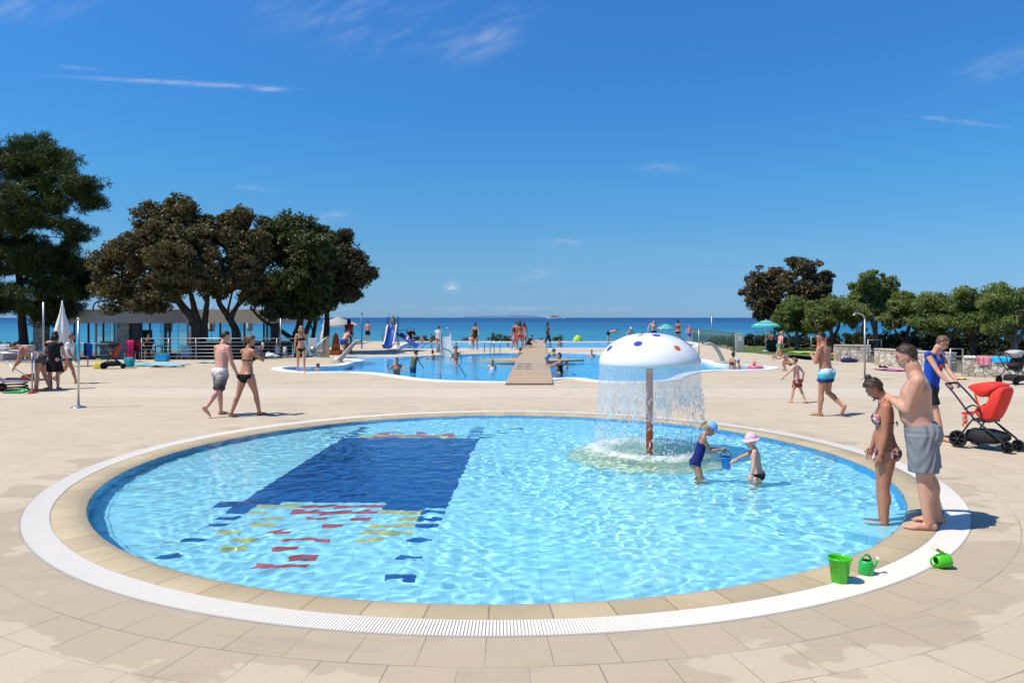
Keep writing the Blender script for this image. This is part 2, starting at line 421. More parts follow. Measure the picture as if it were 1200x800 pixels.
def mat_water(name, tint=(0.90, 0.985, 1.0), bump=0.0, bscale=4.0):
    m, t, out = new_mat(name)
    g = t.n.new('ShaderNodeBsdfRefraction'); g.inputs['IOR'].default_value = 1.333; g.inputs['Roughness'].default_value = 0.0
    g.inputs['Color'].default_value = (*tint, 1.0)
    gl = t.n.new('ShaderNodeBsdfGlossy'); gl.inputs['Roughness'].default_value = 0.04
    if 'Color' in gl.inputs: gl.inputs['Color'].default_value = (1, 1, 1, 1)
    fr = t.n.new('ShaderNodeFresnel'); fr.inputs['IOR'].default_value = 1.333
    if bump:
        tc = t.n.new('ShaderNodeTexCoord')
        b = t.bump(t.noise(t.v('MULTIPLY', tc.outputs['Object'], (1.0, 1.4, 1.0)), bscale, 3.0, 0.6, 0.4), bump, 0.1)
        for nd in (gl, fr): t.l.new(b, nd.inputs['Normal'])
    mx = t.n.new('ShaderNodeMixShader'); t.l.new(fr.outputs[0], mx.inputs[0]); t.l.new(g.outputs[0], mx.inputs[1]); t.l.new(gl.outputs[0], mx.inputs[2])
    t.l.new(mx.outputs[0], out.inputs[0])
    return m
M_DECK = mat_deck(); M_COPING = mat_coping()
M_TILE = mat_tiles('pale_blue_tile', (0.43, 0.80, 0.86))
M_TILE_DEEP = mat_tiles('blue_tile', (0.09, 0.58, 0.88), grout=(0.05, 0.35, 0.6), grout_k=0.3)
M_WALLT = mat_tiles('blue_wall_tile', (0.08, 0.38, 0.66), grout=(0.06, 0.3, 0.5))
M_NAVY = mat('navy_tile', (0.022, 0.10, 0.285), 0.3, var=0.2, scale=8)
M_RED = mat('red_tile', (0.62, 0.10, 0.075), 0.3, var=0.15, scale=8)
M_YEL = mat('yellow_tile', (0.66, 0.56, 0.16), 0.3, var=0.15, scale=8)
M_PALEY = mat('cream_tile', (0.62, 0.66, 0.42), 0.35, var=0.1, scale=3)
M_WHITE_ST = mat('white_edge_stone', (0.74, 0.74, 0.72), 0.6, var=0.08, scale=2.0, bump=0.1)
M_GRATE = mat('white_grating', (0.84, 0.77, 0.64), 0.45, var=0.05, scale=3.0)
M_GUTTER_SHADE = mat('gutter_gap_shade', (0.40, 0.37, 0.33), 0.8)  # grey stands in for the shade in the gaps between the bars

def receiver(o): o.cycles.is_caustics_receiver = True; return o
def caster(o): o.cycles.is_caustics_caster = True; return o

# outlines of the big pools, traced on the ground plane
POOL_B = [(593, 447.5), (555, 447), (520, 446), (490, 443.5), (468, 440.5), (445, 437.5), (418, 436), (390, 436), (360, 435.6), (336, 433.6), (331, 431.6), (342, 430.3), (372, 430),
          (402, 428.6), (413, 425.5), (427, 422.6), (420, 421.0), (404, 420.4), (402, 419.2), (412, 418.2), (445, 418.3), (482, 418.0), (518, 416.0), (580, 414.3), (640, 413.8),
          (700, 414.2), (762, 416.4), (800, 419.8), (822, 422.6), (832, 426.2), (850, 428.2), (880, 428.9), (899, 430.4), (896, 432.6), (868, 433.6), (836, 433.8), (806, 436.6), (790, 441.5),
          (780, 445.4), (746, 447.6), (704, 446.4), (680, 443.2), (648, 443.6), (630, 446)]
pool_b = smooth_loop([G(x, y) for x, y in POOL_B], 4)
POOL_F = [(478, 408.9), (560, 408.3), (640, 408.2), (720, 408.0), (800, 407.6), (812, 405), (806, 401.3), (720, 401.0), (640, 401.0), (560, 401.0), (490, 401.4), (472, 404.6)]
pool_f = smooth_loop([G(x, y) for x, y in POOL_F], 4)
def offset_loop(pts, d):
    n = len(pts); area = sum(pts[i].x * pts[(i + 1) % n].y - pts[(i + 1) % n].x * pts[i].y for i in range(n)); sgn = 1 if area > 0 else -1
    out = []
    for i in range(n):
        tv = (pts[(i + 1) % n] - pts[i - 1]).normalized(); nv = Vector((tv.y, -tv.x, 0)) * sgn
        out.append(pts[i] + nv * d)
    return out
def circle(c, r, n=160, z=0.0): return [Vector((c.x + r * math.cos(2 * pi * k / n), c.y + r * math.sin(2 * pi * k / n), z)) for k in range(n)]

def fill_rings(name, loops, m, z=0.0):
    bm = bmesh.new()
    for lp in loops:
        vs = [bm.verts.new((p.x, p.y, z)) for p in lp]
        for i in range(len(vs)): bm.edges.new((vs[i], vs[(i + 1) % len(vs)]))
    bmesh.ops.triangle_fill(bm, edges=bm.edges[:], use_beauty=True, normal=(0, 0, 1))
    for f in bm.faces:
        if f.normal.z < 0: f.normal_flip()
    me = bpy.data.meshes.new(name); bm.to_mesh(me); bm.free(); me.materials.append(m)
    return link(me, name)
EDGE_FAR = 64.5
deck_outer = [Vector(p) for p in ((-45, -8, 0), (60, -8, 0), (60, 22, 0), (19.5, 23.6, 0), (17.2, 25.2, 0), (16.6, 35.0, 0), (14.6, 36.0, 0), (14.3, 44.5, 0), (15.6, 52, 0), (17.5, EDGE_FAR, 0), (-13.5, EDGE_FAR, 0), (-13.0, 46, 0), (-9.8, 39.0, 0), (-13, 36.4, 0), (-45, 35.6, 0))]
CB = 0.42
deck = fill_rings('paved_deck', [deck_outer, circle(C0, R_OUT), offset_loop(pool_b, CB), offset_loop(pool_f, 0.5)], M_DECK)
tag(deck, kind='structure')

# ---- round pool: overflow grating, coping, walls, floor, mosaic, water
def ring_profile(prof, n=200):
    mb = MB(); mb.lathe(prof, n, C0); n_f = len(mb.f)
    mb.f = mb.f[:(len(prof) - 1) * n]; mb.mi = mb.mi[:len(mb.f)]; mb.sm = mb.sm[:len(mb.f)]
    return mb
cp = ring_profile([(R_IN, -0.06), (R_IN, -0.002), (R_IN - 0.008, 0.004), (5.30, 0.004), (5.285, -0.001), (5.225, -0.014), (5.208, -0.022), (5.200, -0.034), (5.198, -0.07)])
coping = receiver(cp.build('pool_coping', M_COPING)); tag(coping, kind='structure')
sl = ring_profile([(5.198, -0.07), (5.185, Z_F + 0.03), (5.14, Z_F)])
poolwall = receiver(sl.build('pool_wall', M_WALLT)); tag(poolwall, kind='structure')
fl = MB()
ring = [Vector((C0.x + 5.14 * math.cos(2 * pi * k / 96), C0.y + 5.14 * math.sin(2 * pi * k / 96), Z_F)) for k in range(96)]
fl.add(ring + [Vector((C0.x, C0.y, Z_F))], [(k, (k + 1) % 96, 96) for k in range(96)], 0, False)
floor = receiver(fl.build('pool_floor', M_TILE)); tag(floor, kind='structure')
# grating: bars over an almost flush channel, gap shade painted in its grey
gr = MB(); NB = 1500
gv = []
for k in range(NB):
    a0 = 2 * pi * k / NB; wdt = 0.0172 / 2 / 5.67
    for (rr, aa, zz) in ((R_IN + .012, -wdt, 0.006), (R_OUT - .012, -wdt, 0.006), (R_OUT - .012, wdt, 0.006), (R_IN + .012, wdt, 0.006), (R_IN + .012, -wdt, -0.0005), (R_OUT - .012, -wdt, -0.0005), (R_OUT - .012, wdt, -0.0005), (R_IN + .012, wdt, -0.0005)):
        gv.append((C0.x + rr * math.cos(a0 + aa), C0.y + rr * math.sin(a0 + aa), zz))
gf = np.array([(0, 1, 2, 3), (0, 4, 5, 1), (2, 6, 7, 3)], np.int32)
gme = grid_mesh('overflow_grating', np.array(gv), (gf[None] + (np.arange(NB) * 8)[:, None, None]).reshape(-1, 4), M_GRATE, False)
grate = tag(link(gme, 'overflow_grating'), kind='structure')
ch = ring_profile([(R_OUT, 0.001), (R_OUT - 0.012, 0.006), (R_OUT - 0.013, -0.0015), (R_IN + 0.012, -0.0015), (R_IN + 0.011, 0.006), (R_IN, 0.004)])
tag(ch.build('overflow_channel', M_GUTTER_SHADE), kind='structure')

# mosaic of dark, red and yellow tiles on the floor, in tile units of 25 x 12.5 cm
mz = MB(); TX, TY = 0.25, 0.125; ZM = Z_F + 0.004
DONE = set()
def tile(ix, iy, mi, nx=1, ny=1):
    if (ix, iy) in DONE: return
    DONE.add((ix, iy)); g = 0.0015; x0 = ix * TX + g; x1 = (ix + nx) * TX - g; y0 = iy * TY + g; y1 = (iy + ny) * TY - g
    sk = lambda x, y: (x + SLOPE * (y - 9.0), y, ZM)
    mz.add([sk(x0, y0), sk(x1, y0), sk(x1, y1), sk(x0, y1)], [(0, 1, 2, 3)], mi, False)
def tile_at(px, py, mi, nx=1):
    p = W(px, py, -Z_F + Z_W); tile(int(round((p.x - SLOPE * (p.y - 9.0)) / TX - 0.5 * nx)), 2 * int(round((p.y / TY - 0.5) / 2)), mi, nx)
pA = W(265, 598, .378); pB = W(525, 592, .378); pT = W(480, 512, .378)
ixa = int(round((pA.x - SLOPE * (pA.y - 9)) / TX)); ixb = int(round((pB.x - SLOPE * (pB.y - 9)) / TX))
iya = int(round(W(400, 588, .378).y / TY)); iyb = int(round(pT.y / TY))
for iy in range(iya, iyb):
    for ix in range(ixa, ixb):
        tile(ix, iy, 0)
for k_ in (1, 2, 3):
    for ix in range(ixb - 2, ixb + (k_ < 3)): tile(ix - 1, iya - k_, 0)
    for ix in range(ixa - (k_ < 2), ixa + 2 - k_ // 2): tile(ix, iya - k_, 0)
# stepped dark corners and trailing dark tiles
for (x, y) in ((270, 593), (283, 593), (264, 601), (252, 609), (240, 617), (221, 631), (187, 651), (512, 592), (505, 599), (498, 607), (496, 615), (489, 628), (479, 648), (463, 677)): tile_at(x, y, 0)
for (x, y) in ((300, 590), (325, 590), (470, 590), (490, 590), (310, 596), (330, 596), (345, 595), (470, 597), (488, 597), (315, 606), (300, 600), (470, 607), (482, 603), (297, 617), (260, 626), (270, 635), (272, 642), (478, 594), (474, 604), (435, 622), (466, 624), (427, 631), (460, 614), (440, 617)): tile_at(x, y, 2)
for (x, y) in ((365, 587), (385, 587), (405, 587), (425, 587), (445, 587), (346, 600), (370, 595), (390, 594), (408, 596), (424, 599), (442, 592), (364, 608), (380, 600), (420, 608), (400, 603), (323, 621), (384, 616), (395, 590), (358, 633), (334, 637), (328, 642), (366, 634), (351, 650), (340, 656), (336, 665), (330, 658)): tile_at(x, y, 1)
rngm = random.Random(5)
for k in range(5):                                       # far end: the same motif mirrored
    n = (10, 8, 6, 4, 2)[k]
    for ix in range(ixa + 1, ixb - 1):
        mid = abs(ix + .5 - (ixa + ixb) / 2)
        if mid < 2.6 and rngm.random() < 0.9 - 0.16 * k: tile(ix, iyb + k, 1)
        elif rngm.random() < 0.8 - 0.2 * k: tile(ix, iyb + k, 2)
    for sx_ in (ixa - 1 - k // 2, ixb + k // 2): tile(sx_, iyb + 2 * k, 0)
    tile(ixa, iyb + 2 * k + 1, 0); tile(ixb - 1, iyb + 2 * k + 1, 0)
mo = receiver(mz.build('pool_mosaic', [M_NAVY, M_RED, M_YEL])); tag(mo, kind='structure')
# waterline dots on the wall
dt_ = MB(); rngm = random.Random(2)
for k in range(150):
    a = 2 * pi * k / 150; rr = 5.1945; w_ = 0.05
    e = Vector((math.cos(a), math.sin(a), 0)); tv = Vector((-e.y, e.x, 0)); c = C0 + e * rr
    if k % 2: dt_.add([c + tv * w_ + Vector((0, 0, -.036)), c - tv * w_ + Vector((0, 0, -.036)), c - tv * w_ + Vector((0, 0, -.092)), c + tv * w_ + Vector((0, 0, -.092))], [(0, 1, 2, 3)], 1 if k % 6 == 1 else 0, False)
tag(receiver(dt_.build('waterline_tiles', [M_NAVY, M_RED])), kind='structure')

# fountain foot (a low round cream step under water)
FX, FY = 2.19, 11.57
st_ = MB(); st_.lathe([(0.0, Z_F + 0.07), (1.28, Z_F + 0.07), (1.30, Z_F + 0.05), (1.30, Z_F)], 72, (FX, FY, 0))
tag(receiver(st_.build('pool_step', M_PALEY)), kind='structure')

# wavy water surface as real geometry
def wave_field(X, Y, seed=3):
    rs = np.random.RandomState(seed); H = np.zeros_like(X)
    wx = X + 0.10 * np.sin(1.7 * Y + 0.4) + 0.06 * np.sin(3.1 * X + 1.3 * Y); wy = Y + 0.10 * np.sin(1.9 * X + 1.0) + 0.05 * np.sin(2.7 * Y - 2.0 * X)
    for lam, slope, n in ((0.75, 0.016, 6), (0.46, 0.024, 10), (0.30, 0.032, 14), (0.20, 0.040, 16), (0.125, 0.040, 14)):
        for _ in range(n):
            l = lam * rs.uniform(0.8, 1.25); a = rs.uniform(0, 2 * pi); k = 2 * pi / l
            H += slope / k / math.sqrt(n / 2) * 1.35 * np.sin(k * (wx * math.cos(a) + wy * math.sin(a)) + rs.uniform(0, 2 * pi))
    d = np.hypot(X - FX, Y - FY)
    near = np.exp(-(d / 3.2) ** 2)
    for _ in range(26):                                  # rings thrown out by the falling water
        a = rs.uniform(0, 2 * pi); cx = FX + 0.82 * math.cos(a); cy = FY + 0.82 * math.sin(a); dd = np.hypot(X - cx, Y - cy) + 0.05
        l = rs.uniform(0.14, 0.26); k = 2 * pi / l
        H += 0.012 / k * np.exp(-dd / 1.8) * np.sin(k * dd + rs.uniform(0, 6.28)) * 2.0
    calm = 1 / (1 + np.exp(-(X + 0.6) * 1.3))             # calmer water over the mosaic, livelier towards the fountain
    dn = (0.62 + 0.30 * calm) * (1.0 + 0.30 * np.sin(0.8 * X + 0.5) * np.sin(0.7 * Y + 1.1) + 0.22 * np.sin(2.1 * X - 0.9 * Y) * np.sin(1.3 * Y + 1.7 * X + 2.0))
    return H * dn * (0.95 + 0.5 * near)
def water_sheet(name, cx, cy, half, step, inside, m, seed, z, fade=None, gain=1.0):
    n = int(2 * half / step); xs = np.linspace(cx - half, cx + half, n + 1); ys = np.linspace(cy - half, cy + half, n + 1)
    X, Y = np.meshgrid(xs, ys); Z = wave_field(X, Y, seed) * gain * (fade(X, Y) if fade else 1.0) + z
    idx = np.arange((n + 1) * (n + 1)).reshape(n + 1, n + 1)
    q = np.stack([idx[:-1, :-1], idx[:-1, 1:], idx[1:, 1:], idx[1:, :-1]], -1).reshape(-1, 4)
    mx = (X[:-1, :-1] + X[1:, 1:]) / 2; my = (Y[:-1, :-1] + Y[1:, 1:]) / 2
    q = q[inside(mx, my).ravel()]
    used = np.unique(q); re = np.zeros((n + 1) * (n + 1), np.int32); re[used] = np.arange(len(used))
    V = np.stack([X, Y, Z], -1).reshape(-1, 3)[used]
    return caster(link(grid_mesh(name, V, re[q], m, True), name))
M_WATER = mat_water('clear_pool_water')
wat = water_sheet('pool_water', C0.x, C0.y, 5.28, 0.018, lambda x, y: np.hypot(x - C0.x, y - C0.y) < 5.26, M_WATER, 3, Z_W, lambda x, y: np.clip((5.26 - np.hypot(x - C0.x, y - C0.y)) / 0.35, 0.12, 1.0))
tag(wat, kind='structure')

# ---- the two big pools behind
def big_pool(loop, off, depth, name, z_w=-0.06, seed=1):
    n = len(loop); outer = offset_loop(loop, off); inner = loop
    mb = MB()
    A = [Vector((p.x, p.y, 0.0)) for p in outer]; A2 = [Vector((p.x, p.y, 0.03)) for p in offset_loop(loop, off - 0.01)]; B = [Vector((p.x, p.y, 0.03)) for p in inner]; B2 = [Vector((p.x, p.y, -0.1)) for p in inner]
    mb.loft([A, A2, B, B2], 0, False, False)
    tag(receiver(mb.build(name + '_edge', M_WHITE_ST)), kind='structure')
    wl = MB(); D1 = [Vector((p.x, p.y, -0.1)) for p in inner]; D2 = [Vector((p.x, p.y, -depth)) for p in inner]
    wl.loft([D1, D2], 0, False, False)
    tag(receiver(wl.build(name + '_wall', M_TILE_DEEP)), kind='structure')
    f = fill_rings(name + '_floor', [inner], M_TILE_DEEP, -depth); tag(receiver(f), kind='structure')
    xs = [p.x for p in inner]; ys = [p.y for p in inner]; cx, cy = (min(xs) + max(xs)) / 2, (min(ys) + max(ys)) / 2; half = max(max(xs) - min(xs), max(ys) - min(ys)) / 2 + .3
    rim = offset_loop(inner, 0.16); PX_ = np.array([p.x for p in rim]); PY_ = np.array([p.y for p in rim])
    def inside(x, y):
        r = np.zeros(x.shape, bool)
        for i in range(len(PX_)):
            x0, y0, x1, y1 = PX_[i - 1], PY_[i - 1], PX_[i], PY_[i]
            r ^= ((y0 > y) != (y1 > y)) & (x < (x1 - x0) * (y - y0) / (y1 - y0 + 1e-12) + x0)
        return r
    w = water_sheet(name + '_water', cx, cy, half, 0.085, inside, M_WATER_B, seed, z_w, None, 1.25); tag(w, kind='structure')
M_WATER_B = mat_water('rippled_pool_water', (0.90, 0.99, 1.0), 0.0, 1.6)
big_pool(pool_b, CB, 1.15, 'swimming_pool')
big_pool(pool_f, 0.5, 1.2, 'upper_swimming_pool')

# ---- ground beyond the paving, sea
def mat_ground():
    m, t, out = new_mat('dry_ground')
    tc = t.n.new('ShaderNodeTexCoord'); o = tc.outputs['Object']
    n = t.noise(o, 0.4, 6.0, 0.6)
    c = t.ramp(n, [(0.3, (0.07, 0.075, 0.03)), (0.5, (0.17, 0.14, 0.09)), (0.7, (0.30, 0.25, 0.18))])
    principled(t, out, c, 0.9, 0, t.bump(t.noise(o, 12.0, 5.0), 0.4, 0.05), 0.2); return m
M_GROUND = mat_ground()
def ground():
    xs = np.linspace(-140, 140, 141); ys = np.concatenate([np.linspace(-12, 100, 113)]); X, Y = np.meshgrid(xs, ys)
    def sst(x, a, b): q = np.clip((x - a) / (b - a), 0, 1); return q * q * (3 - 2 * q)
    Z = -0.035 + 0 * X
    left = sst(-X, 9.2, 10.2) * sst(Y, 33.5, 35.0); Z = Z - 0.42 * left
    Z -= (4.6) * sst(Y, 63.0 - 8 * sst(-X, 10, 14), 82.0 - 6 * sst(-X, 10, 14))
    pool = (np.hypot(X - C0.x, Y - C0.y) < 8) | ((np.abs(X - 1) < 18) & (Y > 20) & (Y < 64))
    Z = np.where(pool, np.minimum(Z, -1.6), Z)
    nx = len(xs); ny = len(ys); idx = np.arange(nx * ny).reshape(ny, nx)
    q = np.stack([idx[:-1, :-1], idx[:-1, 1:], idx[1:, 1:], idx[1:, :-1]], -1).reshape(-1, 4)
    g = link(grid_mesh('ground', np.stack([X, Y, Z], -1).reshape(-1, 3), q, M_GROUND, True), 'ground'); tag(g, kind='structure')
ground()
# a wall face under the far edge and left edge of the paving
def mat_sea():
    m, t, out = new_mat('sea_water')
    tc = t.n.new('ShaderNodeTexCoord'); o = tc.outputs['Object']; x, y, z = t.sep(o)
    far = t.ss(t.m('LOGARITHM', t.m('MAXIMUM', y, 50.0), 10.0), 2.0, 3.6)
    st = t.noise(t.v('MULTIPLY', o, (0.0016, 0.012, 1.0)), 1.0, 6.0, 0.6, 0.6)
    st2 = t.noise(t.v('MULTIPLY', o, (0.0005, 0.0022, 1.0)), 1.0, 5.0, 0.55, 0.5)
    ff = t.m('ADD', far, t.m('MULTIPLY', t.m('SUBTRACT', t.m('ADD', st, st2), 1.0), 0.75))
    c = t.ramp(ff, [(0.05, (0.045, 0.25, 0.32)), (0.35, (0.028, 0.165, 0.29)), (0.7, (0.016, 0.095, 0.23)), (1.0, (0.014, 0.075, 0.195))])
    d = t.n.new('ShaderNodeBsdfDiffuse'); t.l.new(c, d.inputs[0])
    gl = t.n.new('ShaderNodeBsdfGlossy'); gl.inputs['Roughness'].default_value = 0.22
    wv = t.noise(t.v('MULTIPLY', o, (0.5, 0.9, 1.0)), 1.0, 4.0, 0.6, 0.5)
    wv2 = t.noise(t.v('MULTIPLY', o, (0.05, 0.12, 1.0)), 1.0, 4.0, 0.6, 0.5)
    b = t.bump(t.m('ADD', wv, t.m('MULTIPLY', wv2, 4.0)), 1.0, 0.5)
    t.l.new(b, gl.inputs['Normal'])
    mx = t.n.new('ShaderNodeMixShader'); mx.inputs[0].default_value = 0.16
    t.l.new(d.outputs[0], mx.inputs[1]); t.l.new(gl.outputs[0], mx.inputs[2]); t.l.new(mx.outputs[0], out.inputs[0])
    return m
sea = MB(); sea.add([(-90000, 60, -4.3), (90000, 60, -4.3), (90000, 90000, -4.3), (-90000, 90000, -4.3)], [(0, 1, 2, 3)], 0, False)
tag(sea.build('sea', mat_sea()), kind='structure')
# ------------------------------------------------------------------ people
def mat_skin(key, c, red=0.25):
    if key in MATS: return MATS[key]
    m, t, out = new_mat(key); tc = t.n.new('ShaderNodeTexCoord'); o = tc.outputs['Object']
    n = t.noise(o, 7.0, 5.0, 0.6); n2 = t.noise(o, 40.0, 3.0)
    base = t.mix(t.ss(n, 0.35, 0.7), c, (c[0] * 1.0, c[1] * (1 - red * 0.5), c[2] * (1 - red * 0.55)))
    base = t.v('SCALE', base, t.m('MULTIPLY_ADD', n2, 0.26, 0.87))
    principled(t, out, base, t.m('MULTIPLY_ADD', n2, 0.3, 0.30), 0.0, t.bump(t.noise(o, 120.0, 2.0), 0.12, 0.004), 0.35, 0.06)
    MATS[key] = m; return m
SKIN = {'fair': mat_skin('fair_skin', (0.60, 0.36, 0.255)), 'tan': mat_skin('tanned_skin', (0.44, 0.225, 0.135)), 'mid': mat_skin('light_tanned_skin', (0.57, 0.315, 0.205)),
        'dark': mat_skin('deep_tanned_skin', (0.42, 0.18, 0.10)), 'pink': mat_skin('pink_skin', (0.62, 0.34, 0.25))}
def mat_hair(key, c):
    if key in MATS: return MATS[key]
    m, t, out = new_mat(key); tc = t.n.new('ShaderNodeTexCoord'); o = tc.outputs['Object']
    n = t.noise(t.v('MULTIPLY', o, (60.0, 60.0, 14.0)), 1.0, 4.0, 0.7)
    principled(t, out, t.v('SCALE', (*c,), t.m('MULTIPLY_ADD', n, 1.1, 0.45)), 0.42, 0.0, t.bump(n, 0.7, 0.01), 0.4)
    MATS[key] = m; return m
HAIR = {'black': mat_hair('black_hair', (0.012, 0.010, 0.009)), 'brown': mat_hair('brown_hair', (0.045, 0.024, 0.014)), 'blond': mat_hair('blond_hair', (0.36, 0.24, 0.11)), 'light': mat_hair('light_brown_hair', (0.13, 0.075, 0.04))}
def cloth(key, c, rough=0.8): return mat('cloth_' + key, c, rough, var=0.14, scale=9.0, bump=0.25, bscale=60.0, spec=0.2)
M_EYEW = mat('eye_white', (0.75, 0.72, 0.68), 0.3); M_EYED = mat('eye_dark', (0.03, 0.02, 0.015), 0.2); M_LIP = mat('lip_skin', (0.40, 0.15, 0.11), 0.45)
M_BLACKP = mat('black_plastic', (0.02, 0.02, 0.021), 0.4); M_LENS = mat('dark_lens', (0.015, 0.016, 0.02), 0.12, spec=0.6)

def remeshed(mb, voxel, smooth=4, fac=0.5):
    me = mb.mesh('tmp', []) if False else None
    me = bpy.data.meshes.new('tmp'); me.from_pydata(mb.v, [], mb.f); me.update()
    o = bpy.data.objects.new('tmp', me); col.objects.link(o)
    r = o.modifiers.new('r', 'REMESH'); r.mode = 'VOXEL'; r.voxel_size = voxel; r.use_smooth_shade = True
    s = o.modifiers.new('s', 'SMOOTH'); s.factor = fac; s.iterations = smooth
    dg = bpy.context.evaluated_depsgraph_get(); dg.update()
    ev = o.evaluated_get(dg); res = bpy.data.meshes.new_from_object(ev)
    nv = len(res.vertices); V = np.empty(nv * 3, np.float32); res.vertices.foreach_get('co', V)
    N = np.empty(nv * 3, np.float32); res.vertices.foreach_get('normal', N)
    Fs = np.array([p.vertices[:] for p in res.polygons if len(p.vertices) == 4], np.int32)
    bpy.data.objects.remove(o); bpy.data.meshes.remove(me); bpy.data.meshes.remove(res)
    return V.reshape(-1, 3), N.reshape(-1, 3), Fs
def cap(mb, a, b, ra, rb, n=12):
    """tapered limb with round ends"""
    a = Vector(a); b = Vector(b); d = (b - a); L = d.length
    if L < 1e-5: return
    x, y, z = frame(d); M = Matrix((x, y, z)).transposed()
    prof = [(0.0, -ra)] + [(ra * math.cos(q), ra * math.sin(q)) for q in (-1.1, -0.6, 0.0)] + [(rb * math.cos(q), L + rb * math.sin(q)) for q in (0.0, 0.6, 1.1)] + [(0.0, L + rb)]
    mb.lathe([(max(r, 0.0), z_) for r, z_ in prof], n, a, M=M)
def limb(mb, a, b, rads, n=12):
    a = Vector(a); b = Vector(b); k = len(rads) - 1
    for i in range(k): cap(mb, a.lerp(b, i / k), a.lerp(b, (i + 1) / k), rads[i], rads[i + 1], n)
def ik(S, T, a, b, pole):
    S = Vector(S); T = Vector(T); d = T - S; L = min(d.length, (a + b) * 0.995); d.normalize(); T2 = S + d * L
    x = (a * a - b * b + L * L) / (2 * L); h = math.sqrt(max(a * a - x * x, 0.0))
    p = Vector(pole); p = (p - d * p.dot(d)).normalized()
    return S + d * x + p * h, T2
def shell(V, N, Fq, mask, off, smooth_edge=4):
    """the part of a body surface where mask holds, lifted off by off"""
    keep = mask[Fq].all(1); f = Fq[keep]
    if len(f) == 0: return None
    used = np.unique(f); re = np.zeros(len(V), np.int64); re[used] = np.arange(len(used)); f2 = re[f]
    P = V[used].astype(np.float64).copy()
    e = np.concatenate([f2[:, [0, 1]], f2[:, [1, 2]], f2[:, [2, 3]], f2[:, [3, 0]]]); es = np.sort(e, 1)
    u, inv, cnt = np.unique(es, axis=0, return_inverse=True, return_counts=True)
    be = u[cnt == 1]
    for _ in range(smooth_edge):
        acc = np.zeros_like(P); c = np.zeros(len(P))
        for i, j in ((0, 1), (1, 0)):
            np.add.at(acc, be[:, i], P[be[:, j]]); np.add.at(c, be[:, i], 1)
        b = c >= 2; P[b] = 0.5 * P[b] + 0.5 * acc[b] / c[b][:, None]
    onb = np.zeros(len(P), bool); onb[be.ravel()] = True
    offs = np.where(onb, off * 0.35, off)[:, None] if np.isscalar(off) else (off[used])[:, None]
    return P + N[used] * offs, f2

